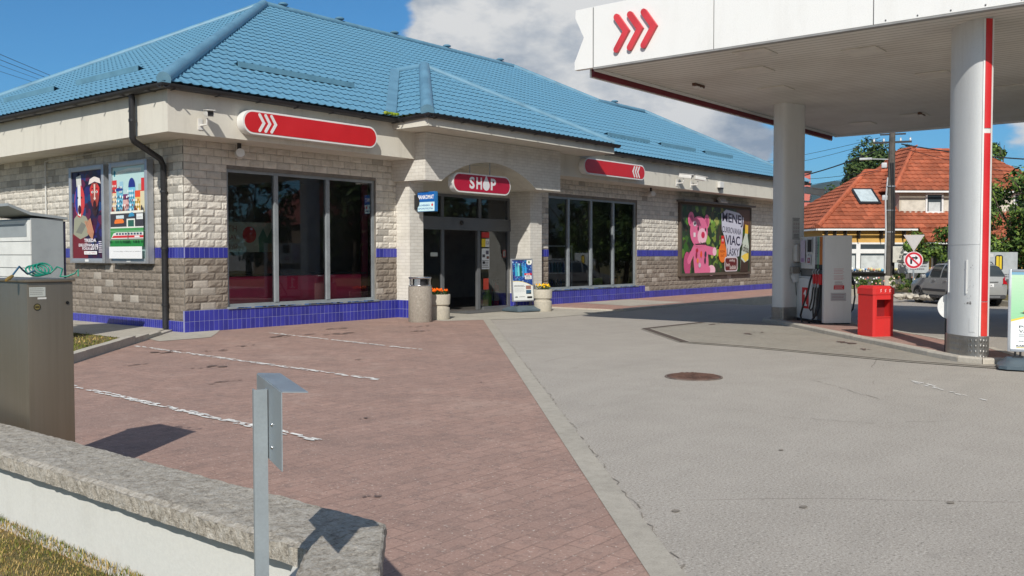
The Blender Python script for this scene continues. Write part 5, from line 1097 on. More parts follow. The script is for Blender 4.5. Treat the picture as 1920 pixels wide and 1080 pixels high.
for i in range(9): x = rg.uniform(-.12, .1); mb.add([(x, 0, .05), (x+.06, 0, .06), (x+.07, -rg.uniform(.1, .2), .09), (x+.02, -rg.uniform(.12, .24), .07), (x-.02, -.08, .04)], [(0, 1, 2, 3, 4)])
mb.build('plastic_gloves', paint('thin_plastic', (.62, .64, .64), .3), gl_)
nb = empty('notice_sheet', c1c+fd*.1865+side*.02+Vector((0, 0, 1.82)), 'white notice with rows of pictograms on the far canopy column', 'notice'); A = Art(Matrix.Translation(-nb.location) @ frame(nb.location+fd*.002, side, (0, 0, 1)))
A.rect(-.12, 0, .12, .46, (178, 180, 178)); A.rect(-.12, .45, .12, .46, (90, 90, 90)); A.rect(-.12, 0, .12, .01, (90, 90, 90)); A.lines(-.09, .39, .09, .44, 2, (110, 110, 110))
for j in range(3):
    for i in range(3): A.p(circ(-.07+i*.07, .17+j*.08, .022, n=10), (120, 90, 90)); A.p(circ(-.07+i*.07, .17+j*.08, .014, n=8), (190, 190, 190))
A.lines(-.09, .03, .09, .12, 3, (110, 110, 110)); A.build('sheet', M_print, nb)
ex = extinguisher('fire_extinguisher', tuple(c1c+fd*.27+side*.20+Vector((0, 0, .40))), 'red fire extinguisher with black hose hanging on the far canopy column', 1.25, R(-70))
# ---------------------------------------------------------------- fuel dispenser
dp = empty('fuel_dispenser', (8.63, -9.17, .076), 'white fuel dispenser numbered 1 with hanging nozzles on the kerbed island', 'fuel dispenser', rotz=R(45))
M_pw = streaky('pump_white', (.68, .68, .66), .35, .2, (.5, .48, .44), (5, 5, .6)); M_hose = paint('black_hose', (.015, .015, .016), .45)
mb = MB(); mb.box((0, -.58, .03), (.10, 0, 1.80), .012); mb.build('end_panel', M_pw, dp, 40)
mb = MB(); mb.box((1.42, -.58, .03), (1.5, 0, 1.80), .012); mb.build('end_panel', M_pw, dp, 40)
mb = MB(); mb.box((.02, -.56, -.0), (1.48, -.02, .06)); mb.build('plinth', M_gut, dp)
mb = MB(); mb.box((.50, -.56, .061), (1.419, -.005, .92), .01); mb.box((.50, -.54, .925), (1.41, -.03, .955), .005); mb.build('lower_cabinet', M_pw, dp, 40)
mb = MB(); mb.box((.101, -.50, .061), (.49, -.08, 1.10)); mb.build('nozzle_bay', paint('bay_grey', (.12, .13, .135), .6), dp)
mb = MB(); mb.box((.101, -.56, 1.12), (1.18, -.02, 1.79), .01); mb.build('display_tower', M_pw, dp, 40)
mb = MB(); mb.box((.55, -.50, .956), (1.3, -.08, 1.118)); mb.build('neck', paint('neck_grey', (.16, .16, .15), .6), dp)
# graphics on the left flank (local +y face): u runs towards -x
A = Art(frame((1.419, -.0045, .06), (-1, 0, 0), (0, 0, 1)), .001)
A.rect(.34, .22, .68, .66, (205, 35, 38)); A.p([(.42, .27), (.60, .27), (.60, .31), (.545, .31), (.545, .61), (.505, .61), (.42, .53), (.45, .49), (.49, .53), (.49, .31), (.42, .31)], (238, 238, 234)); A.build('number_panel', M_print, dp)
A = Art(frame((1.18, -.0195, 1.12), (-1, 0, 0), (0, 0, 1)), .001)
A.rect(.70, .0, .79, .66, (140, 140, 145)); A.rect(.80, .0, .90, .66, (120, 165, 140)); A.rect(.915, .0, 1.06, .66, (190, 110, 45)); A.rect(.70, -.0, 1.06, .09, (28, 34, 40)); A.rect(.82, .01, .88, .08, (60, 120, 80))
for x, t in ((.725, 'NATURAL'), (.83, 'DIESEL'), (.95, '98')):
    for i, chh in enumerate(t): A.txt(chh, x, .52-i*.055, x+.04, .56-i*.055, (70, 70, 80), .01)
A.rect(.33, .32, .60, .64, (190, 192, 192)); A.rect(.36, .35, .57, .61, (22, 24, 26)); A.rect(.32, .08, .54, .28, (196, 198, 198)); A.rect(.37, .12, .5, .23, (150, 60, 70)); A.rect(.39, .15, .48, .21, (170, 150, 170)); A.p(circ(.43, .29, .014), (30, 30, 30)); A.rect(.02, .12, .26, .6, (190, 180, 195)); A.rect(.06, .14, .2, .22, (150, 120, 160)); A.build('price_display', M_print, dp)
A = Art(frame((-.0008, -.58+.58, 0), (0, -1, 0), (0, 0, 1)), .0008)
A.lines(.2, 1.02, .42, 1.14, 4, (190, 90, 95), .25); A.lines(.2, .9, .42, 1.0, 4, (190, 90, 95), .25); A.lines(.22, .8, .4, .88, 2, (110, 60, 65), .3); A.rect(.2, .71, .42, .795, (185, 32, 38)); A.lines(.22, .72, .4, .785, 3, (230, 200, 200), .3)
A.rect(.14, .48, .46, .64, (160, 120, 122)); A.rect(.144, .484, .456, .636, (174, 176, 176)); A.lines(.17, .5, .44, .62, 4, (120, 50, 58), .3); A.build('safety_notice', M_print, dp)
for i, x in enumerate((.17, .29, .41)):
    mb = MB(); mb.box((x-.045, -.06, .80), (x+.045, .05, 1.02), .018); mb.build('nozzle_holster', M_red, dp, 50)
    mb = MB(); mb.tube([(x, .03, .98), (x+.0, .07, 1.06), (x, .03, 1.12)], .012, 8); mb.tube([(x, .05, .82), (x, .06, .74)], .02, 8); mb.build('nozzle', M_alu, dp)
    mb = MB(); lo = (.18, .12, .26)[i]; mb.tube([(x, .05, .75), (x+.01, .07, .5), (x-.02+.05*i, .09, .30), (x+.03, .08, lo), (x+.10, .03, lo-.02+.02*i), (x+.12, -.03, .35), (x+.11, -.05, .7), (x+.11, -.06, 1.0)], .017, 8); mb.build('hose', M_hose, dp)
mb = MB(); mb.tube([(.52, .03, .98), (.47, .09, .86), (.50, .13, .6), (.62, .17, .35), (.74, .17, .14), (.68, .16, .0), (.5, .14, -.03), (.35, .10, .06), (.28, .03, .2)], .02, 10); mb.build('hose', M_hose, dp)
mb = MB(); mb.tube([(.3, -.60, .95), (.25, -.70, .93), (.22, -.74, .80)], .035, 8); mb.tube([(.22, -.74, .8), (.2, -.75, .55), (.22, -.72, .3), (.28, -.64, .16), (.32, -.56, .25)], .017, 8); mb.build('hose', M_hose, dp)
# red waste bin
wb = empty('waste_bin', (6.75, -10.78, .076), 'tall bright red plastic waste bin with a square opening, beside the fuel dispenser', 'waste bin', rotz=R(-35))
M_rb = streaky('bin_red', (.60, .03, .028), .45, .3, (.42, .05, .04), (6, 6, 1))
def cham(x0, y0, x1, y1, c): return [(x0+c, y0), (x1-c, y0), (x1, y0+c), (x1, y1-c), (x1-c, y1), (x0+c, y1), (x0, y1-c), (x0, y0+c)]
bw, bd_ = .21, .23
mb = MB(); P = cham(-bw, -bd_, bw, bd_, .03)
mb.prism(P, 0, .34); mb.prism([(-bw, -bd_+.20), (bw, -bd_+.20), (bw, bd_-.03), (bw-.03, bd_), (-bw+.03, bd_), (-bw, bd_-.03)], .34, .64)
mb.prism([(-bw, -bd_+.03), (-bw+.03, -bd_), (-.15, -bd_), (-.15, -bd_+.20), (-bw, -bd_+.20)], .34, .64); mb.prism([(.15, -bd_), (bw-.03, -bd_), (bw, -bd_+.03), (bw, -bd_+.20), (.15, -bd_+.20)], .34, .64); mb.prism(P, .64, .725)
mb.build('body', M_rb, wb)
mb = MB(); mb.box((-.149, -bd_+.185, .341), (.149, -bd_+.199, .639)); mb.build('opening_shade', paint('bin_shade_red', (.22, .01, .012), .6), wb)  # darker red sheet stands in for the shade inside the opening
mb = MB(); mb.box((-.155, -bd_-.012, .325), (.155, -bd_+.02, .345), .004); mb.build('opening_lip', M_rb, wb)
mb = MB(); P1 = cham(-bw-.012, -bd_-.012, bw+.012, bd_+.012, .035); P2 = cham(-bw+.03, -bd_+.04, bw-.03, bd_-.03, .03); n = len(P1)
vs = [(x, y, .726) for x, y in P1]+[(x, y, .83) for x, y in P1]+[(x, y, .875) for x, y in P2]; mb.add(vs, [tuple(reversed(range(n)))]+[(l*n+k, l*n+(k+1) % n, (l+1)*n+(k+1) % n, (l+1)*n+k) for l in range(2) for k in range(n)]+[tuple(range(2*n, 3*n))]); mb.build('lid', M_rb, wb)
A = Art(frame((-bw, -bd_-.0125, .75), (1, 0, 0), (0, 0, 1)))
for x in (.12, .21, .30): A.p(stroke([(x, .02), (x+.02, .035), (x, .055), (x+.025, .07)], .008), (235, 200, 200))
A.build('emblem', M_print, wb)
# front advertising stand cut by the picture edge
adstand('advertising_stand', (3.76, -13.82, .0), R(-79.6), .76, 1.08, .22, art_sail, 'advertising stand with a sailing boat poster in front of the near canopy column')
# ---------------------------------------------------------------- foreground wall
fwl = empty('boundary_wall', (-7.6, -12, 0), 'low white rendered wall with a rough concrete coping in the foreground', 'wall')
M_ren = streaky('white_render', (.62, .62, .58), .85, .3, (.45, .44, .39), (2.5, 2.5, .5), .2, 1.6, .3); M_cop = NT('rough_coping')
def _cop(t):
    a = t.noise(2.2, 6, .7); b = t.noise(30, 5, .75); d = t.noise(95, 4, .7); c = t.ramp(a, [(.3, (.36, .32, .26)), (.55, (.47, .425, .355)), (.75, (.56, .515, .44))])
    c = t.mix(t.rng(b, .50, .58, 0, .8), c, (.62, .59, .53)); c = t.mix(t.rng(b, .46, .36, 0, .85), c, (.13, .115, .095)); c = t.mix(.45, c, t.ramp(d, [(.35, (.13, .115, .095)), (.6, (.45, .41, .35))]))
    t.set(col=c, rough=.95, spec=.15); m_ = t.new('ShaderNodeMath', operation='ADD'); t.link(b, m_.inputs[0]); t.link(d, m_.inputs[1]); t.bump(m_.outputs[0], .8, .012); return t.m
M_cop = _cop(M_cop)
def off(m): m.v = [(x+7.6, y+12, z) for x, y, z in m.v]; return m
# wall body: straight along Y then a 45 degree return towards the camera side
q = .7071
mb = MB(); mb.prism([(-7.72, -4), (-7.46, -4), (-7.46, -13.36), (-10.4, -16.3), (-10.58, -16.12), (-7.72, -13.26)], -.15, .375); off(mb).build('render', M_ren, fwl)
# coping: gridded slab so its edges can be chipped
def coping(path_o, path_i, n, m=9):
    mb = MB(); A0, A1 = Vector(path_o[0]), Vector(path_o[1]); B0, B1 = Vector(path_i[0]), Vector(path_i[1]); vs = []; fs = []; prof = []
    ms = [(0, 0), (0, .5), (0, .9), (.03, 1)] + [(.03+.94*k/m, 1) for k in range(1, m+1)] + [(1, .9), (1, .5), (1, 0)]
    for i in range(n+1):
        for (u, v) in ms:
            p = A0.lerp(A1, i/n).lerp(B0.lerp(B1, i/n), u); z = .375+.077*v; w_ = Vector((p.x, p.y, z))
            r1 = noise.noise(w_*9)*.006+noise.noise(w_*28)*.005+noise.noise(w_*60)*.003; d = (B0-A0).normalized()
            if u in (0, 1): p = p+d*(r1*(1 if u == 0 else -1)*1.2)
            if v > .8: z += r1*.8 - (.012 if v == 1 and u in (.03, ) else 0)
            vs.append((p.x, p.y, z))
    k = len(ms)
    for i in range(n):
        for j in range(k-1): fs.append((i*k+j, (i+1)*k+j, (i+1)*k+j+1, i*k+j+1))
        fs.append((i*k+k-1, (i+1)*k+k-1, (i+1)*k, i*k))
    fs += [tuple(reversed(range(k))), tuple(range(n*k, n*k+k))]
    mb.add(vs, fs); o = off(mb).build('coping', M_cop, fwl)
    bm = bmesh.new(); bm.from_mesh(o.data); bmesh.ops.recalc_face_normals(bm, faces=bm.faces[:]); bm.to_mesh(o.data); bm.free(); return o
coping([(-7.79, -13.40), (-7.79, -4.0)], [(-7.39, -13.385), (-7.39, -4.0)], 330, 14)
coping([(-10.75, -16.36), (-7.795, -13.405)], [(-10.47, -16.45), (-7.39, -13.39)], 150, 14)
# ---------------------------------------------------------------- steel cabinet
def brushed():
    t = NT('brushed_steel'); n = t.noise(3, 5, .6, (14, 14, .4)); m = t.noise(1.2, 4, .6); gcol = t.ramp(n, [(.2, (.25, .21, .155)), (.8, (.285, .245, .19))]); t.set(col=gcol, metal=.75, rough=t.rng(m, .3, .7, .36, .52)); t.bump(n, .02, .002); return t.m
M_br = brushed()
cbn = empty('steel_cabinet', (-7.27, -10.03, 0), 'tall brushed steel air service cabinet standing behind the foreground wall', 'cabinet')
mb = MB(); mb.box((0.003, .003, .0), (.29, .56, 1.325), .004); mb.build('body', M_br, cbn, 40)
mb = MB(); mb.box((-.012, -.012, 1.326), (.302, .575, 1.345), .005); mb.build('lid', M_br, cbn, 40)
A = Art(frame((0, .0022, 0), (1, 0, 0), (0, 0, 1))); A.rect(.015, 1.235, .115, 1.295, (178, 182, 176)); A.lines(.02, 1.245, .11, 1.29, 4, (130, 130, 128), .3); A.rect(.065, 1.218, .12, 1.23, (205, 205, 200)); A.p(circ(.062, 1.17, .022, n=20), (40, 36, 22)); A.p(circ(.062, 1.17, .017, n=20), (110, 100, 60)); A.rect(.05, 1.166, .074, 1.174, (40, 36, 22)); A.p(circ(.252, 1.19, .011, n=14), (20, 20, 20)); A.build('rating_plate', M_print, cbn)
hs = empty('air_hose', (-7.1, -9.9, 1.345), 'coiled green air hose lying on top of the steel cabinet', 'hose')
mb = MB(); cy = []
for i in range(70):
    a = i*.33; cy.append((-.02+.055*math.cos(a)+.0012*i, .12+.05*math.sin(a)*.6-.0*i, .045+.035*math.sin(a*1.0)+.0003*i))
cy += [(.08, .1, .03), (.11, .06, .075), (.13, .03, .06), (.10, .0, .012), (.13, -.03, .012), (.17, -.05, .03), (.19, -.06, .055), (.185, -.07, .012)]
mb.tube(cy, .0055, 7); mb.build('coil', paint('green_hose', (.01, .22, .15), .35), hs, 60)
mb = MB(); mb.tube([(-.02, .10, .05), (-.08, .06, .03), (-.13, .02, .06), (-.16, -.01, .08), (-.20, -.03, .04), (-.23, -.05, .012)], .006, 7); mb.build('blue_tail', paint('blue_hose', (.05, .13, .22), .4), hs, 60)
mb = MB(); mb.tube([(-.215, -.04, .022), (-.245, -.06, .008), (-.27, -.075, -.004)], [.009, .013, .008], 8); mb.build('brass_nozzle', paint('brass', (.55, .36, .10), .4, .6), hs, 60)
# white locker
lk = empty('storage_locker', (-2.85, 0, 0), 'white slatted storage locker with a sloped grey roof on the side lawn', 'locker'); M_lw = paint('locker_white', (.72, .73, .70), .5, 0, .05); M_lg = paint('locker_grey', (.30, .33, .34), .5, 0, .06)
mb = MB(); mb.box((.02, .0, 0), (.55, 1.35, 2.11)); mb.build('body', M_lg, lk)
mb = MB(); zz_ = [.06, .25, .44, .63, .80, .96, 1.12, 1.28, 1.50, 1.73]
for a, b in zip(zz_[:-1], zz_[1:]): mb.box((-.004, .0, a), (.019, 1.35, b-.012), .004)
mb.add([(-.004, 0, 1.73), (-.004, 1.35, 1.73), (.019, 1.35, 1.73), (.019, 0, 1.73), (-.002, 0, 2.08), (-.002, 1.35, 2.08), (.019, 1.35, 2.08), (.019, 0, 2.08)], [(0, 4, 5, 1), (0, 3, 7, 4), (4, 7, 6, 5)]); mb.build('slatted_front', M_lw, lk)
mb = MB(); mb.box((-.008, .12, 1.80), (-.0045, 1.25, 2.02)); mb.build('drop_slot', M_lg, lk)
mb = MB(); T_ = [(-.36, 2.30), (.0, 2.16), (.62, 2.10), (.62, 2.14), (.0, 2.21), (-.36, 2.345)]; mb.T = frame((0, -.03, 0), (1, 0, 0), (0, 0, 1)); mb.prism(T_, -1.42, 0); mb.build('roof', M_lg, lk)
mb = MB(); mb.prism([(.551, .02), (.60, .02), (.60, 1.3), (.551, 1.3)], .3, 2.07); mb.build('shade_strip', paint('shade_strip_blue', (.03, .03, .06), .6), lk)  # dark sheet painting the shadowed gap along the locker's back edge
# galvanised post with bent plate
M_zn = paint('galvanised', (.34, .385, .41), .42, .35, .08, 4)
ps = empty('sign_post', (-8.11, -13.59, .05), 'galvanised channel post with a bent sheet sign plate at the foreground wall', 'post', rotz=math.atan2(-.89, -.46))
mb = MB(); Pc = [(-.0, -.021), (.0, .021), (-.026, .021), (-.026, .017), (-.004, .017), (-.004, -.017), (-.026, -.017), (-.026, -.021)]
mb.T = Matrix.Identity(4)
mb.prism([(x+.03, y-.004) for x, y in Pc], -.2, 1.03); mb.build('channel_post', M_zn, ps)
mb = MB(); t0 = .02
# plate runs along local x (towards / away from the camera), set on the post's right-hand face (+y)
mb.add([(-.21, t0, 1.05), (.26, t0, 1.05), (.26, t0, .82), (-.21, t0, .80), (-.21, t0+.003, 1.05), (.26, t0+.003, 1.05), (.26, t0+.003, .82), (-.21, t0+.003, .80)], [(0, 1, 2, 3), (7, 6, 5, 4), (0, 4, 5, 1), (1, 5, 6, 2), (2, 6, 7, 3), (3, 7, 4, 0)])
mb.add([(-.21, t0+.003, 1.05), (.26, t0+.003, 1.05), (.26, t0+.078, 1.045), (-.21, t0+.078, 1.045), (-.21, t0+.003, 1.053), (.26, t0+.003, 1.053), (.26, t0+.078, 1.048), (-.21, t0+.078, 1.048)], [(3, 2, 1, 0), (4, 5, 6, 7), (0, 1, 5, 4), (1, 2, 6, 5), (2, 3, 7, 6), (3, 0, 4, 7)]); mb.build('bent_plate', M_zn, ps)
mb = MB()
for z in (.93, .86): mb.ball((.10, t0-.001, z), .006, 8, 5)
mb.build('rivet', M_steel, ps, 60)
# ================================================================ street side
def at(px, py, d):
    """point seen at picture position px,py at plan distance d (for setting out far things)"""
    v = rr*((px-960)/FPX)+dd*((py-540)/FPX)+fw; return CAM+v*(d/math.hypot(v.x, v.y))
bedp = [(45, 11.5), (31.6, -2.0), (28.2, -5.2), (20.5, -12.6), (12, -21), (30, -40), (90, -40), (90, 40)]
mb = MB(); mb.prism([(46, 12.4), (31.6, -1.9), (28.2, -5.15), (20.4, -12.7), (20.55, -12.85), (28.35, -5.3), (31.75, -2.05), (46.15, 12.25)], -.4, -.03); tag(mb.build('road_kerb', M_kerb), kind='structure')
sheet('garden_ground', [(46.1, 12.3), (31.7, -2.0), (28.3, -5.25), (20.5, -12.8), (14, -19.5), (14, -60), (140, -60), (140, 12.3)], -.06, M_soil)
# ---- leaves
M_leaf = vcol('leaves', .6, .25)
def foliage(mb, c, rad, n, ls, seed, cols, clumps=26, flat=1.0):
    """leaf clumps scattered through a crown volume, gaps between them"""
    rg = random.Random(seed); cl = []
    for i in range(clumps):
        while True:
            p = Vector((rg.uniform(-1, 1), rg.uniform(-1, 1), rg.uniform(-1, 1)))
            if .25 < p.length < 1: break
        p = p.normalized()*(p.length**.5); cl.append((Vector(c)+Vector((p.x*rad[0], p.y*rad[1], p.z*rad[2])), rg.uniform(.2, .36)*min(rad)*1.0, rg.uniform(.75, 1.2)))
    for i in range(n):
        p0, r, tone = cl[rg.randrange(len(cl))]; d = Vector((rg.gauss(0, 1), rg.gauss(0, 1), rg.gauss(0, 1)*flat)).normalized()*r*(rg.random()**.35)*1.15; p = p0+d
        nrm = (d.normalized()+Vector((rg.uniform(-.7, .7), rg.uniform(-.7, .7), rg.uniform(-.3, .9)))).normalized(); u = nrm.orthogonal().normalized(); a = rg.uniform(0, 6.28); u = (Matrix.Rotation(a, 3, nrm) @ u); v = nrm.cross(u); l = ls*rg.uniform(.6, 1.3); w_ = l*.45
        c0 = rg.choice(cols); k = tone*rg.uniform(.8, 1.2); mb.col = tuple(x*k for x in s2l(c0)); mb.add([tuple(p-u*l), tuple(p+v*w_), tuple(p+u*l), tuple(p-v*w_)], [(0, 1, 2, 3)])
GR = [(72, 98, 40), (92, 118, 48), (58, 82, 36), (110, 130, 58), (50, 70, 34)]; DG = [(52, 74, 38), (66, 88, 42), (42, 60, 32), (84, 100, 50)]
def tree(name, x, y, h, rad, n, ls, seed, label, cat='tree', cols=GR, z0=.1, tr=.18, group=None, clumps=26):
    o = empty(name, (x, y, z0), label, cat, group); rg = random.Random(seed)
    mb = MB(); zt = h-rad[2]*1.0; pts = [(0, 0, -.1)]+[(rg.uniform(-.1, .1)*k, rg.uniform(-.1, .1)*k, (zt)*k/4) for k in range(1, 5)]; mb.tube(pts, [tr*1.3, tr, tr*.9, tr*.75, tr*.5], 8)
    for i in range(7):
        a = rg.uniform(0, 6.28); b = pts[rg.choice((2, 3, 4))]; mb.tube([b, (b[0]+math.cos(a)*rad[0]*.4, b[1]+math.sin(a)*rad[1]*.4, b[2]+rad[2]*.4), (b[0]+math.cos(a)*rad[0]*.75, b[1]+math.sin(a)*rad[1]*.75, b[2]+rad[2]*.9)], [tr*.4, tr*.25, tr*.08], 6)
    mb.build('trunk', paint('bark', (.11, .085, .06), .9, 0, .3, 8, .5, 30), o)
    mb = MB(); foliage(mb, (0, 0, h-rad[2]), rad, n, ls, seed, cols, clumps); mb.build('crown', M_leaf, o); return o
# ---- the orange-roofed house
HA = Vector((36.9, 1.68, .1)); hz = math.atan2(-.743, .669)
hs_ = empty('family_house', HA, 'yellow house with orange tiled hip roof, skylight and beige dormer across the road', 'house', rotz=hz)
# local x runs along the front, local y goes into the house
def clay():
    t = NT('clay_tiles'); w1 = t.new('ShaderNodeTexWave', wave_type='BANDS', bands_direction='X', wave_profile='SIN'); w1.inputs['Scale'].default_value = .85; t.link(t.coord(kind='UV'), w1.inputs[0])
    return t
M_clay = None
def clay_mat():
    t = NT('clay_tiles'); a = t.new('ShaderNodeVertexColor', layer_name='Col'); n = t.noise(1.2, 6, .7); c = t.mix(1, a.outputs[0], t.ramp(n, [(.3, (.7, .66, .62)), (.6, (1, 1, 1)), (.8, (1.15, 1.1, 1.05))]), 'MULTIPLY'); n2_ = t.noise(5, 4, .7); c = t.mix(t.rng(n2_, .55, .75, 0, .4), c, (.13, .10, .075)); t.set(col=c, rough=.75, spec=.25); return t.m
M_clay = clay_mat()
def clay_plane(O, U, S, L, u0, u1, parent, seed, wl=.30, cl=.36, amp=.035):
    O, U, S = Vector(O), Vector(U).normalized(), Vector(S).normalized(); Nn = U.cross(S)
    if Nn.z < 0: Nn = -Nn
    rg = random.Random(seed); mb = MB(); base = s2l((168, 96, 70)); nc = math.ceil(L/cl)
    for c in range(nc):
        sa, sb = c*cl, min(L, (c+1)*cl); i0 = math.floor(min(u0(sa), u0(sb))/wl); i1 = math.ceil(max(u1(sa), u1(sb))/wl)
        for i in range(i0, i1):
            k = rg.uniform(.72, 1.18); mb.col = tuple(v*k for v in base); vs = []; M_ = 5
            for s, h in ((sa, .045), (sb, 0)):
                a, b = u0(s), u1(s)
                for q in range(M_): u = min(max((i+q/(M_-1))*wl, a), b); vs.append(tuple(O+U*u+S*s+Nn*(h+amp*math.sin(math.pi*q/(M_-1)))))
            a, b = u0(sa), u1(sa)
            for q in range(M_): u = min(max((i+q/(M_-1))*wl, a), b); vs.append(tuple(O+U*u+S*sa+Nn*(.0)))
            if (Vector(vs[0])-Vector(vs[M_-1])).length < 1e-4 and (Vector(vs[M_])-Vector(vs[2*M_-1])).length < 1e-4: continue
            mb.add(vs, [(q, q+1, M_+q+1, M_+q) for q in range(M_-1)]+[(2*M_+q, 2*M_+q+1, q+1, q) for q in range(M_-1)])
    return mb.build('roof', M_clay, parent)
def clay_cap(a, b, parent, r=.13):
    mb = MB(); A, B = Vector(a), Vector(b); n = max(1, int((B-A).length/.38)); rg = random.Random(n)
    for i in range(n):
        k = rg.uniform(.85, 1.15); mb.col = tuple(v*k for v in s2l((180, 100, 72))); mb.tube([A.lerp(B, i/n)+Vector((0, 0, .02)), A.lerp(B, (i+1)/n)+Vector((0, 0, .045))], [r, r*.85], 8)
    return mb.build('ridge_tile', M_clay, parent)
M_yel = paint('yellow_render', (.60, .36, .10), .85, 0, .08, 1); M_bei = paint('beige_render', (.52, .47, .38), .85, 0, .08, 1); M_dgl = paint('dark_window_glass', (.05, .065, .075), .08, 0, .1); M_hw = paint('house_white', (.75, .75, .74), .5, 0, .04)
def hp(L): hm = .745; return hm
hm = .745; hsl = math.sqrt(1+hm*hm); HL = 14.0; HE = 2.73; HR = 4.4
mb = MB(); mb.box((.4, .4, -.5), (5.9, 8.2, HE-.05)); mb.box((5.9, .8, -.5), (HL-.4, 8.2, HE-.4)); mb.build('wall', M_yel, hs_)
clay_plane((0, 0, HE), (1, 0, 0), (0, 1, hm), HR*hsl, lambda s: s/hsl, lambda s: HL-s/hsl, hs_, 1)
clay_plane((0, 0, HE), (0, 1, 0), (1, 0, hm), HR*hsl, lambda s: s/hsl, lambda s: 8.8-s/hsl, hs_, 2)
clay_plane((HL, 0, HE), (0, 1, 0), (-1, 0, hm), HR*hsl, lambda s: s/hsl, lambda s: 8.8-s/hsl, hs_, 5)
clay_plane((5.3, -.95, HE-.95*hm), (1, 0, 0), (0, 1, hm), .95*hsl, lambda s: max(0, 0), lambda s: HL-4.6, hs_, 3)
HT = HE+HR*hm
clay_cap((0, 0, HE+.05), (HR, HR, HT), hs_, .15); clay_cap((HR, HR, HT), (HL-HR, HR, HT), hs_)
mb = MB(); mb.quad((0, 8.8, HE), (HL, 8.8, HE), (HL-HR, HR, HT-.02), (HR, HR, HT-.02)); mb.build('roof', paint('clay_plain', (.42, .13, .07), .8), hs_)
# tall cross wing with dormer front
D0, D1, DY, DE = 4.35, 13.4, .75, 4.72
dt = DE+3.0*.8
mb = MB(); mb.box((D0+.45, DY+.4, HE+.2), (D1-.4, 7.6, DE-.02)); mb.build('dormer_wall', M_bei, hs_)
mb = MB(); mb.box((D0+.55, DY+.385, 3.52), (D1-.5, DY+.399, 4.22)); mb.build('dormer_panel', paint('light_render', (.62, .58, .50), .85), hs_)
tm = .8; tsl = math.sqrt(1+tm*tm)
clay_plane((D0, DY, DE), (1, 0, 0), (0, 1, tm), 3.0*tsl, lambda s: s/tsl*.8, lambda s: (D1-D0)-s/tsl, hs_, 7); clay_plane((D0, DY, DE), (0, 1, 0), (.8, 0, tm), 3.0*tsl, lambda s: s/tsl, lambda s: 6.6-s/tsl*.5, hs_, 8)
clay_cap((D0, DY, DE+.04), (D0+2.4, DY+3.0, dt), hs_, .14); clay_cap((D0+2.4, DY+3.0, dt), (D1-3, DY+3.0, dt), hs_, .12)
mb = MB(); mb.box((D0-.02, DY-.09, DE-.11), (D1, DY-.005, DE-.02)); mb.box((-.08, -.12, HE-.12), (5.2, -.02, HE-.03)); mb.box((-.12, -.12, HE-.12), (-.02, 8.8, HE-.03)); mb.box((5.2, -1.06, HE-.95*hm-.12), (HL, -.97, HE-.95*hm-.03)); mb.build('gutter', M_hw, hs_)
def hwin(x, z, w_, h, y, cols=1, nm='window', cross=0):
    wn = empty(nm, (x, y, z)); wn.parent = hs_; mb = MB(); f = .09
    mb.box((0, -.05, 0), (w_, .0, f)); mb.box((0, -.05, h-f), (w_, .0, h)); mb.box((0, -.05, f), (f, 0, h-f)); mb.box((w_-f, -.05, f), (w_, 0, h-f))
    for i in range(1, cols): mb.box((w_*i/cols-.11, -.06, f), (w_*i/cols+.11, 0, h-f))
    if cross: mb.box((f, -.055, h*cross-.11), (w_-f, -.0, h*cross+.11))
    mb.build('frame', M_hw, wn); mb = MB(); mb.box((f, -.03, f), (w_-f, -.0, h-f)); mb.build('pane', M_dgl, wn)
    mb = MB()
    for i in range(cols): mb.box((w_*i/cols+.16, -.034, f), (w_*(i+1)/cols-.16, -.0305, h*.55))
    mb.build('curtain', paint('net_curtain', (.55, .58, .58), .9), wn); return wn
hwin(.75, .5, 4.6, 1.5, .399, 3, cross=.70); hwin(D0+1.85, 3.55, .95, 1.05, DY+.383, 1); hwin(D0+4.45, 3.55, .95, 1.05, DY+.383, 1); hwin(D0+6.6, 3.55, .95, 1.05, DY+.383, 1)
mb = MB()
for x in (.5, .95, 1.5, 2.2, 3.4, 4.6): mb.box((x, -.0, HE-.55), (x+.035, .385, HE-.06))
mb.build('rafter', M_gut, hs_)
# roof window
wn = empty('roof_window', (2.95, 1.75, HE+1.75*hm+.06)); wn.parent = hs_; wn.rotation_euler.x = math.atan(hm); mb = MB(); mb.box((-.08, -.08, 0), (1.13, 1.38, .07)); mb.build('frame', M_gut, wn); mb = MB(); mb.box((.05, .07, .0705), (1.0, 1.24, .09)); mb.build('pane', paint('skylight_glass', (.5, .58, .6), .1), wn)
# porch with door
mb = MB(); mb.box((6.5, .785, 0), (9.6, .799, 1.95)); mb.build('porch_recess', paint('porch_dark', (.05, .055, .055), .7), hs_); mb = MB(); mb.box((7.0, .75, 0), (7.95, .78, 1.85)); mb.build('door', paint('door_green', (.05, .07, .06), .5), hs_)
mb = MB(); mb.box((5.45, .77, .0), (5.55, .799, 1.9)); mb.box((6.38, .77, 0), (6.48, .799, 1.9)); mb.build('door_frame', M_hw, hs_)
mb = MB(); mb.box((.38, .375, -.5), (5.9, .399, .46)); mb.box((5.9, .775, -.5), (HL-.4, .799, .2)); mb.build('plinth', paint('plinth_grey', (.10, .10, .10), .8), hs_)
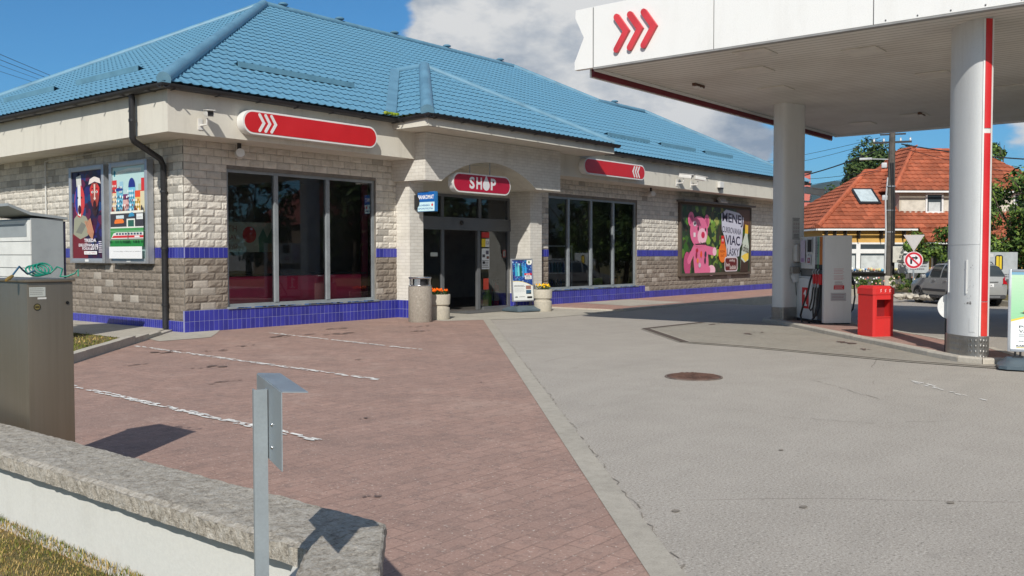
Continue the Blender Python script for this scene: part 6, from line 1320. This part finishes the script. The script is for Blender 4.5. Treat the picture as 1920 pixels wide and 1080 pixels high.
# hanging and planted flowers along the front
rg = random.Random(12)
def bush(loc, rad, n, ls, seed, label, cols=GR, cat='bush', group=None, flowers=None, nm='bush'):
    o = empty(nm, loc, label, cat, group); mb = MB(); foliage(mb, (0, 0, rad[2]), rad, n, ls, seed, cols, 18); mb.build('foliage', M_leaf, o)
    if flowers:
        mb = MB(); r2 = random.Random(seed+1)
        for i in range(16): a = r2.uniform(0, 6.28); e = r2.uniform(-.2, 1.2); p = (rad[0]*math.cos(a)*math.cos(e), rad[1]*math.sin(a)*math.cos(e), rad[2]+rad[2]*math.sin(e)); mb.col = s2l(r2.choice(flowers)); mb.ball(p, .035, 6, 4)
        mb.build('blossoms', vcol('petals', .6, .2), o)
    return o
for i, (px, py, d, r, lab, fl_) in enumerate(((1600, 536, 41, (.7, .5, .24), 'low rose bush with white blossoms left of the utility pole', [(240, 240, 235), (230, 190, 190)]), (1640, 532, 42, (.8, .5, .22), 'low green bush with pink and yellow blossoms under the white cross window', [(230, 150, 140), (240, 220, 120), (235, 235, 235)]), (1690, 532, 40, (.6, .5, .3), 'flowering bush directly right of the utility pole', [(240, 225, 180), (220, 150, 120)]), (1718, 540, 38, (.5, .45, .2), 'low shrub behind the front wheel of the car', None))):
    p = at(px, py, d); bush((p.x, p.y, .1), r, 700, .05, 40+i, lab, flowers=fl_)
A_ = HA; 
def hw(x, y, z): 
    c, s = math.cos(hz), math.sin(hz); return (A_.x+c*x-s*y, A_.y+s*x+c*y, A_.z+z)
fb = empty('window_box', hw(2.6, .25, .42), 'window box of small pots and blue ornaments on the white cross window sill', 'window box', rotz=hz)
mb = MB(); mb.box((-1.6, -.12, 0), (2.2, .1, .08)); mb.build('shelf', M_gut, fb); mb = MB(); rg = random.Random(4)
for i in range(26): x = -1.55+i*.145; mb.col = s2l(rg.choice([(90, 160, 200), (60, 120, 180), (210, 200, 150), (90, 130, 70), (200, 140, 110), (225, 225, 220)])); mb.ball((x, 0, .15+rg.uniform(0, .1)), rg.uniform(.05, .10), 6, 4)
mb.build('ornaments', vcol('petals', .6, .2), fb)
# rocks along the bed
for i, (px, py) in enumerate(((1698, 541), (1709, 543), (1722, 541), (1686, 539), (1735, 544), (1746, 545))):
    p = at(px, py, 36-i*.2); mb = MB(); bm = bmesh.new(); bmesh.ops.create_icosphere(bm, subdivisions=2, radius=.2)
    for v in bm.verts: v.co *= 1+noise.noise(v.co*6+Vector((i*7, 0, 0)))*.5; v.co.z *= .55
    mb.add([v.co[:] for v in bm.verts], [tuple(v.index for v in f.verts) for f in bm.faces]); bm.free()
    o = mb.build('garden_stone', M_kerb, None); o.location = (p.x, p.y, .0); tag(o, ('second pale stone from the left along the bed across the road', 'third pale stone from the left along the bed across the road', 'middle pale stone of the bed edge below the road sign', 'leftmost pale stone edging the bed beside the utility pole', 'pale stone second from the right beside the car front', 'rightmost pale stone edging the bed beside the car front')[i], 'stone', 'stones edging the flower bed')
# white garden figure / post box near the porch
gp = at(1693, 520, 43); o = empty('letter_box', (gp.x, gp.y, .1), 'small white and yellow letter box stand beside the house porch', 'letter box'); mb = MB(); mb.box((-.25, -.15, .55), (.25, .15, 1.05), .03); mb.box((-.3, -.2, 1.051), (.3, .2, 1.09), .01); mb.build('box', M_hw, o); mb = MB(); mb.box((-.05, -.05, 0), (.05, .05, .549)); mb.build('leg', M_hw, o)
# ---- trees
t0_ = at(1654, 300, 62); tree('round_tree', t0_.x, t0_.y, 8.35, (2.4, 2.4, 2.7), 15000, .13, 21, 'round dark green tree rising behind the orange roof and the utility pole', cols=DG, clumps=34, tr=.2)
t1 = at(1572, 380, 60); tree('small_tree', t1.x, t1.y, 5.4, (1.2, 1.2, 1.2), 2200, .13, 22, 'small green tree top low behind the left end of the orange roof', cols=DG)
t2 = at(1868, 360, 70); tree('thin_tree', t2.x, t2.y, 9.0, (1.6, 1.6, 2.6), 3600, .14, 23, 'thin pointed tree behind the house right of the near column', cols=GR)
t3 = at(1905, 470, 40.5); tree('leafy_tree', t3.x, t3.y, 4.3, (1.9, 1.8, 1.75), 9000, .10, 24, 'broad bright green tree right of the near column, behind the car', cols=GR, tr=.12, clumps=36)
t4 = at(1757, 470, 41); bush((t4.x, t4.y, .1), (1.2, 1.1, 1.35), 4200, .085, 25, 'rounded green shrub in front of the house between road sign and column', cols=GR)
t5 = at(1985, 470, 40); tree('leafy_tree', t5.x, t5.y, 4.6, (2.0, 1.8, 1.9), 4500, .10, 29, 'broad green tree standing at the far right edge of the hedge row', cols=GR, tr=.12)
# ---- utility pole
pp = at(1668, 520, 42); up = empty('utility_pole', (pp.x, pp.y, .1), 'weathered wooden utility pole with crossarm, street lamp and cables beside the house', 'utility pole'); up.rotation_euler.z = R(-72)
M_wood = paint('old_wood', (.10, .088, .075), .85, 0, .25, 5, .4, 40); M_cab = paint('black_cable', (.02, .02, .022), .5)
mb = MB(); mb.tube([(0, 0, .0), (0, 0, 3.4), (.03, 0, 6.6)], [.19, .17, .12], 10); mb.build('pole', M_wood, up)
mb = MB(); mb.box((-.22, -.22, -.3), (.22, .22, .5), .08); mb.build('concrete_stub', M_kerb, up)
mb = MB(); mb.box((-.72, -.04, 6.02), (.78, .04, 6.10)); mb.box((-.45, -.04, 6.36), (.55, .04, 6.42)); mb.build('crossarm', M_gut, up)
mb = MB()
for x in (-.68, -.3, .35, .72): mb.lathe((x, 0), [(.03, 6.1), (.045, 6.16), (.02, 6.2), (.04, 6.24)], 8)
mb.build('insulator', M_hw, up)
mb = MB(); mb.tube([(-.05, 0, 5.35), (-.5, 0, 5.38), (-.9, 0, 5.4)], .02, 6); mb.box((-1.25, -.08, 5.36), (-.75, .08, 5.45), .02); mb.build('street_lamp_arm', paint('lamp_grey', (.5, .52, .53), .4), up)
for z, s in ((5.0, -.28), (3.65, -.24)): mb = MB(); mb.box((s-.1, -.1, z), (s+.12, .1, z+.22), .04); mb.build('cable_bracket', paint('lamp_grey', (.5, .52, .53), .4), up, 40)
mb = MB()
for x, y in ((.16, .0), (.14, -.1), (.05, -.17), (.11, -.14)): mb.tube([(x, y, .5), (x, y, 3.5), (x-.06, y, 5.2)], .028, 6)
mb.build('cable_bundle', M_cab, up); mb = MB(); mb.tube([(-.19, -.1, .6), (-.17, -.1, 2.4), (-.2, -.1, 3.6), (-.12, -.05, 4.6)], .035, 7); mb.build('conduit', paint('lamp_grey', (.5, .52, .53), .4), up)
mb = MB(); mb.box((.1, -.36, 1.05), (.52, -.18, 1.72), .02); mb.build('meter_box', paint('box_beige', (.55, .54, .48), .5), up)
mb = MB()
for z in (2.3, 3.2, 4.2): mb.lathe((0, 0), [(.19, z), (.19, z+.05)], 12)
mb.build('strap', paint('zinc', (.4, .42, .44), .4, .6), up)
def wire(a, b, sag, r, label=None, grp='overhead wires'):
    A, B = Vector(a), Vector(b); mb = MB(); pts = [A.lerp(B, i/24)-Vector((0, 0, sag*4*(i/24)*(1-i/24))) for i in range(25)]; mb.tube(pts, r, 5); o = mb.build('overhead_wire', M_cab); tag(o, label, 'wire', grp); return o
P0 = Vector((pp.x, pp.y, 0))
wire(at(1690, 270, 42), at(2100, 300, 44), .25, .028, 'thick black cable running right from the utility pole past the near column')
wire(at(1640, 284, 41.9), at(1420, 345, 46), .2, .028, 'thick black cable sloping down left from the utility pole')
wire(at(1650, 258, 42), at(1380, 312, 55), .1, .010, 'upper thin wire running left from the pole crossarm')
wire(at(1655, 262, 42), at(1380, 318, 55), .25, .010, 'second thin wire running left from the pole crossarm')
wire(at(1652, 318, 42), at(1400, 330, 60), .3, .012, 'thin sagging wire left of the utility pole at roof height')
wire(at(1652, 320, 42), at(1400, 348, 56), .3, .010, 'lowest thin wire left of the utility pole')
wire(at(1700, 280, 42), at(2100, 335, 60), .4, .012, 'thin wire behind the near column above the far roof')
for i, (a, b, l) in enumerate(((100, 152, 'topmost of the four wires at the upper left corner'), (112, 158, 'second from the top of the four wires at the upper left corner'), (124, 164, 'third from the top of the four wires at the upper left corner'), (138, 170, 'lowest of the four wires at the upper left corner'))):
    wire(at(-60, a-24, 45), at(140, b+8, 60), .02, .013 if i < 2 else .009, l)
# ---- road signs
sp_ = at(1712, 560, 38); rs2 = empty('road_sign', (sp_.x, sp_.y, .0), 'yield triangle above a no right turn disc on one post behind the car', 'road sign', rotz=R(-72))
mb = MB(); mb.tube([(0, .03, 0), (0, .03, 2.2)], .03, 8); mb.build('post', M_zn, rs2)
zt_ = zat = CAM.z - (443-483)/FPX*34.4; 
tri = [(-.36, 2.22), (.36, 2.22), (0, 1.60)]; 
def offs(P, k): c = Vector((sum(p[0] for p in P)/3, sum(p[1] for p in P)/3)); return [tuple(c+(Vector(p)-c)*k) for p in P]
A = Art(frame((0, 0, 0), (1, 0, 0), (0, 0, 1)), .003); A.p(tri, (205, 195, 195)); A.p(offs(tri, .92), (175, 165, 165)); A.p(offs(tri, .84), (186, 182, 180)); A.build('yield_plate', M_print, rs2)
A = Art(frame((0, -.012, 1.27), (1, 0, 0), (0, 0, 1)), .003); A.p(circ(0, 0, .325, n=32), (225, 205, 210)); A.p(circ(0, 0, .30, n=32), (190, 30, 50)); A.p(circ(0, 0, .225, n=32), (220, 215, 220)); A.p([(-.12, -.14), (-.05, -.14), (-.05, .06), (.06, .06), (.06, .0), (.16, .085), (.06, .17), (.06, .12), (-.05, .12), (-.12, .06)], (25, 25, 35)); A.p(stroke([(-.17, .17), (.17, -.17)], .06), (190, 30, 50)); A.build('no_turn_plate', M_print, rs2)
# boards behind the car
for (px, py, d, w_, h_, lab, art) in ((1870, 498, 37, 1.25, .95, 'white board with a black and yellow emblem right of the car', 1), (1722, 494, 40, .75, .75, 'small white notice board left of the car', 0)):
    p = at(px, py, d); o = empty('notice_board', (p.x, p.y, .1), lab, 'board', rotz=R(-78)); mb = MB(); z1_ = p.z+h_/2-.1; mb.box((-w_/2, 0, z1_-h_), (w_/2, .03, z1_)); mb.build('panel', paint('board_white', (.42, .45, .46), .6), o)
    mb = MB(); mb.box((-w_/2+.05, .031, -.1), (-w_/2+.1, .07, z1_)); mb.box((w_/2-.1, .031, -.1), (w_/2-.05, .07, z1_)); mb.build('leg', M_gut, o)
    A = Art(frame((-w_/2, -.001, z1_-h_), (1, 0, 0), (0, 0, 1)))
    if art: A.p(rrect(.55, .3, .8, .85, .08), (40, 40, 40)); A.p(rrect(.59, .34, .67, .81, .03), (220, 190, 50)); A.p(rrect(.69, .34, .76, .81, .03), (220, 190, 50)); A.rect(0, .78, .5, .9, (200, 200, 200)); A.lines(.1, .05, 1.1, .2, 2, (110, 110, 115))
    else: A.lines(.08, .1, .68, .65, 5, (110, 110, 115))
    A.build('lettering', M_print, o)
# ---- salmon tower block far left of the house
tb_ = at(1498, 400, 85); tw = empty('salmon_building', (tb_.x, tb_.y, 0), 'tall narrow salmon pink building behind the far canopy column', 'building', rotz=R(-58)); M_sal = paint('salmon_render', (.52, .15, .12), .85, 0, .06)
mb = MB(); mb.box((-6, 0, 0), (.95, 8, 8.6)); mb.build('wall', M_sal, tw); mb = MB(); mb.box((-6.1, -.1, 8.6), (1.05, 8.1, 8.75)); mb.build('roof_edge', M_gut, tw)
for z in (2.2, 4.4, 6.3):
    mb = MB(); mb.box((-2.5, -.35, z), (-.3, -.0, z+.15)); mb.build('awning', M_gut, tw); mb = MB(); mb.box((-2.2, -.03, z-1.4), (-.5, -.001, z-.1)); mb.build('window', M_dgl, tw)
mb = MB(); mb.tube([(-.35, -.2, 5.0), (-.35, -.2, 10.2)], .07, 6); mb.tube([(.05, -.2, 3.5), (.05, -.2, 9.6)], .05, 6); mb.build('flue_pipe', paint('zinc', (.4, .42, .44), .4, .6), tw)
# camera on the far side of the canopy column seen against the sky
camera_unit(tuple(at(1502, 372, 24)), R(60), 'white security camera sticking out right of the far canopy column', s=1.5)
# ---- hills
mb = MB(); prev = None; vs = []; fs = []; n = 160
for i in range(n+1):
    az = R(-20+150*i/n); D = 2300; h = 176+46*noise.noise(Vector((i*.075, 2, 0)))+26*noise.noise(Vector((i*.23, 5, 0)))+7*noise.noise(Vector((i*1.3, 8, 0)))
    for k, (dd_, hh) in enumerate(((D, -5), (D+250, h*.55), (D+500, h*1.12), (D+900, h*1.0), (D+1200, -5))): vs.append((CAM.x+math.sin(az)*dd_, CAM.y+math.cos(az)*dd_, hh+(6*noise.noise(Vector((i*.9, k*3., 1))) if 0 < k < 4 else 0)))
for i in range(n):
    for k in range(4): fs.append((i*5+k, (i+1)*5+k, (i+1)*5+k+1, i*5+k+1))
mb.sm = True; mb.add(vs, fs); t = NT('forest_hill'); t.set(col=t.ramp(t.noise(.012, 9, .7), [(.35, (.018, .04, .03)), (.65, (.045, .075, .045))]), rough=.95, spec=.05); tag(mb.build('hills', t.m), kind='structure')
# ================================================================ the silver car
def make_car(loc, heading_az):
    o = empty('parked_car', loc, 'silver grey compact suv seen from behind beyond the near canopy column', 'car', rotz=R(90-heading_az))
    Mp = paint('silver_paint', (.36, .365, .355), .30, .25, .04, 1, fine=.01); Mg = paint('car_glass', (.03, .04, .045), .05, 0, .05, spec=.8); Mb = paint('car_plastic', (.045, .045, .048), .6); Mt = paint('tyre', (.02, .02, .02), .85); Mr = paint('alloy', (.35, .36, .37), .35, .7); Ml = paint('tail_red', (.42, .01, .015), .15)
    # stations: x, z bottom, z belt, z roof, half width low, half width belt, half width roof
    S = [(-2.07, .42, .80, .80, .66, .62, .60), (-2.04, .32, .98, .98, .80, .76, .70), (-1.96, .30, 1.06, 1.10, .84, .80, .72), (-1.90, .30, 1.07, 1.32, .86, .82, .66), (-1.80, .30, 1.07, 1.50, .87, .83, .62), (-1.62, .30, 1.06, 1.56, .875, .84, .62), (-1.30, .30, 1.05, 1.58, .88, .845, .62), (-1.22, .30, 1.05, 1.585, .88, .845, .62), (-.45, .28, 1.03, 1.60, .88, .85, .63), (-.37, .28, 1.03, 1.60, .88, .85, .63), (.42, .28, 1.01, 1.56, .88, .85, .62), (.52, .28, 1.01, 1.53, .88, .85, .60), (.95, .28, .99, 1.26, .88, .85, .66), (1.25, .30, .98, 1.02, .88, .84, .72), (1.60, .32, .93, .955, .87, .81, .66), (1.92, .34, .84, .865, .83, .76, .58), (2.05, .40, .68, .69, .72, .68, .52), (2.09, .46, .60, .60, .6, .6, .5)]
    def sec(s):
        x, zb, zl, zr, wl_, wb_, wr = s; rt = max(zr, zl); g = zr-zl
        return [(x, 0, zb), (x, wl_*.9, zb), (x, wl_*.99, zb+.14), (x, wl_+.005, zb+.34), (x, wl_, (zb+zl)/2+.12), (x, wb_, zl), (x, wb_*.55+wr*.45+.02 if g > .15 else wb_*.93, zl+g*.5 if g > .15 else zl+g*.3), (x, wr+.02 if g > .15 else wr+.06, zl+g*.88), (x, wr-.10, zr), (x, 0, zr+.015)]
    G = [sec(s) for s in S]; m = len(G[0])
    body = MB(); gl = MB(); body.sm = gl.sm = True
    win = {(5, 6): 0}
    for i in range(len(G)-1):
        x0, x1 = S[i][0], S[i+1][0]
        for j in range(m-1):
            side_glass = j in (5, 6) and ((-1.80 <= x0 and x1 <= -1.29) or (-1.23 <= x0 and x1 <= -.44) or (-.38 <= x0 and x1 <= .43) or (.51 <= x0 and x1 <= .96))
            rear_glass = j in (7, 8) and -1.97 <= x0 and x1 <= -1.79
            front_glass = j in (7, 8) and .51 <= x0 and x1 <= 1.26
            tgt = gl if (side_glass or rear_glass or front_glass) else body
            for sg_ in (1, -1):
                q = [G[i][j], G[i+1][j], G[i+1][j+1], G[i][j+1]]; q = [(a, b*sg_, c) for a, b, c in q]
                if sg_ == 1: q.reverse()
                tgt.add(q, [(0, 1, 2, 3)])
    for G_, rv in ((G[0], 1), (G[-1], 0)):
        P = G_+[(a, -b, c) for a, b, c in reversed(G_[1:-1])]
        if not rv: P = list(reversed(P))
        body.add(P, [tuple(range(len(P)))])
    def fin(mb_, nm, mt):
        ob = mb_.build(nm, mt, o); bm = bmesh.new(); bm.from_mesh(ob.data); bmesh.ops.remove_doubles(bm, verts=bm.verts[:], dist=.0005); bmesh.ops.recalc_face_normals(bm, faces=bm.faces[:]); bm.to_mesh(ob.data); bm.free(); smooth_mesh(ob.data, 32); return ob
    fin(body, 'body', Mp); fin(gl, 'window', Mg)
    for x in (1.27, -1.25):
        for sg_ in (1, -1):
            w_ = empty('wheel', (x, sg_*.815, .325)); w_.parent = o; mb = MB(); mb.T = Matrix.Rotation(R(-90*sg_), 4, 'X')
            mb.lathe((0, 0), [(.21, -.10), (.31, -.095), (.325, -.06), (.325, .07), (.31, .098), (.22, .10)], 28, cap=False); mb.build('tyre', Mt, w_, 40)
            mb = MB(); mb.T = Matrix.Rotation(R(-90*sg_), 4, 'X'); mb.lathe((0, 0), [(.215, .095), (.205, .07), (.19, .065)], 24, cap=False); mb.lathe((0, 0), [(.05, .06), (.05, .09), (.02, .095)], 12)
            for k in range(7): a = k*6.283/7; P = [(.04*math.cos(a-.5), .04*math.sin(a-.5)), (.2*math.cos(a-.13), .2*math.sin(a-.13)), (.2*math.cos(a+.13), .2*math.sin(a+.13)), (.04*math.cos(a+.5), .04*math.sin(a+.5))]; mb.prism(P, .062, .08)
            mb.build('rim', Mr, w_, 40); mb = MB(); mb.T = Matrix.Rotation(R(-90*sg_), 4, 'X'); mb.lathe((0, 0), [(.205, .02), (.001, .02)], 20, cap=False); mb.build('brake_disc', Mb, w_)
            mb = MB()   # arch lining and lip
            P = [(x+.375*math.cos(R(a)), .325+.375*math.sin(R(a))) for a in range(-18, 199, 12)]; mb.T = frame((0, sg_*.878, 0), (1, 0, 0), (0, 0, 1)); mb.prism(P, -.011, .011); mb.build('wheel_arch', Mb, o)
    mb = MB()
    for sg_ in (1, -1): mb.box((-.85, sg_*.885, .50), (.88, sg_*.905, .60), .006); mb.box((-.9, sg_*.84, .26), (.9, sg_*.885, .33))
    mb.build('side_moulding', Mb, o)
    for sg_ in (1, -1):
        mb = MB(); mb.box((.62, sg_*.87, 1.0), (.80, sg_*1.05, 1.14), .04); mb.build('door_mirror', Mp, o, 50)
        for x in (.02, -.82): mb = MB(); mb.box((x-.1, sg_*.865, .90), (x+.1, sg_*.895, .935), .01); mb.build('door_handle', Mr, o)
        mb = MB(); mb.tube([(-1.5, sg_*.56, 1.575), (-1.4, sg_*.57, 1.63), (.2, sg_*.57, 1.63), (.35, sg_*.56, 1.57)], .018, 6); mb.build('roof_rail', Mb, o)
        mb = MB(); mb.add([(-2.055, sg_*.80, .82), (-2.075, sg_*.62, .84), (-2.06, sg_*.64, 1.06), (-1.93, sg_*.80, 1.12), (-1.86, sg_*.85, 1.05), (-1.90, sg_*.88, .84), (-1.98, sg_*.60, 1.0)], [(0, 1, 2, 3), (0, 3, 4, 5)] if sg_ < 0 else [(3, 2, 1, 0), (5, 4, 3, 0)]); mb.build('tail_light', Ml, o)
        mb = MB(); mb.add([(2.0, sg_*.74, .62), (2.02, sg_*.55, .60), (1.93, sg_*.60, .80), (1.80, sg_*.82, .80)], [(0, 1, 2, 3)]); mb.build('headlight', M_hw, o)
    mb = MB(); mb.box((-2.11, -.72, .30), (-2.0, .72, .44), .02); mb.build('rear_skid', Mb, o); mb = MB(); mb.box((-2.12, -.5, .34), (-2.111, .5, .40)); mb.build('skid_plate', Mr, o)
    mb = MB(); mb.box((-2.10, -.27, .72), (-2.07, .27, .85), .006); mb.build('number_plate', M_hw, o)
    A = Art(frame((-2.1008, .26, .72), (0, -1, 0), (0, 0, 1))); A.txt('TN 842 DK', .05, .03, .48, .10, (30, 30, 40), .01); A.rect(0, .01, .035, .12, (30, 60, 150)); A.build('plate_lettering', M_print, o)
    mb = MB(); mb.box((-2.085, -.45, .90), (-2.03, .45, .93)); mb.build('tailgate_strip', Mr, o); mb = MB()
    for y in (-.44, .44): mb.box((-1.5, y-.015, .12), (1.6, y+.015, .3))
    mb.box((-1.9, -.8, .27), (1.9, .8, .31)); mb.build('underbody', Mb, o); o.scale = (.88,)*3; return o
make_car((24.15, -7.95, -.2), 48)
# ---- across the street, seen only in the shop's windows from here
M_rr = paint('dark_red_tiles', (.20, .045, .035), .8, 0, .2, 2)
def plain_house(loc, rz, w_, d_, h, rh, label, wm):
    o = empty('street_house', loc, label, 'house', rotz=rz); mb = MB(); mb.box((0, 0, 0), (w_, d_, h)); mb.build('wall', wm, o)
    mb = MB(); e = .5; mb.add([(-e, -e, h), (w_+e, -e, h), (w_+e, d_+e, h), (-e, d_+e, h), (w_*.25, d_/2, h+rh), (w_*.75, d_/2, h+rh)], [(0, 1, 5, 4), (1, 2, 5), (2, 3, 4, 5), (3, 0, 4), (3, 2, 1, 0)]); mb.build('roof', M_rr, o)
    for i in range(4): mb = MB(); x = w_*(i+.5)/4-.6; mb.box((x, d_+.001, 1.0), (x+1.2, d_+.03, 2.3)); mb.build('window', M_dgl, o)
    return o
plain_house((9, -46, 0), R(0), 16, 9, 4.0, 4.2, 'grey house with dark red hip roof across the street behind the viewer', paint('grey_render', (.20, .19, .18), .9)); plain_house((33, -44, 0), R(8), 13, 9, 3.6, 3.8, 'brown house with dark red roof across the street to the right', paint('brown_render', (.16, .12, .09), .9))
for i, (x, y, h, r) in enumerate(((27, -36, 8, 3.4), (31, -30, 7.5, 3.2), (35, -24, 7, 3.0), (5, -38, 7, 3.0), (1, -46, 9, 3.6), (38, -33, 9, 3.6), (22, -44, 9, 3.6), (40, -19, 6.5, 2.9))):
    tree('street_tree', x, y, h, (r, r, h*.42), 2600, .26, 60+i, ['tree by the corner of the brown house across the street', 'tree opposite the pumps across the street', 'tree beyond the car across the street', 'tree left of the grey house across the street', 'tall tree behind the viewer by the lawn', 'tall tree in front of the brown house', 'tall tree between the two houses across the street', 'low tree at the far end of the street row'][i], cols=DG, group='street trees out of view')

# ---- air between here and the hills
mb = MB(); mb.box((-2400, -2400, -6), (3600, 3600, 330)); hz_o = mb.build('haze', None, None)
hm_ = bpy.data.materials.new('haze_air'); hm_.use_nodes = True; hn = hm_.node_tree.nodes; hl = hm_.node_tree.links; hn.clear()
ho = hn.new('ShaderNodeOutputMaterial'); hv = hn.new('ShaderNodeVolumePrincipled'); hv.inputs['Density'].default_value = .00013; hv.inputs['Color'].default_value = (.62, .74, .92, 1); hv.inputs['Anisotropy'].default_value = .2; hl.new(hv.outputs[0], ho.inputs['Volume'])
hz_o.data.materials.clear(); hz_o.data.materials.append(hm_); tag(hz_o, kind='stuff')
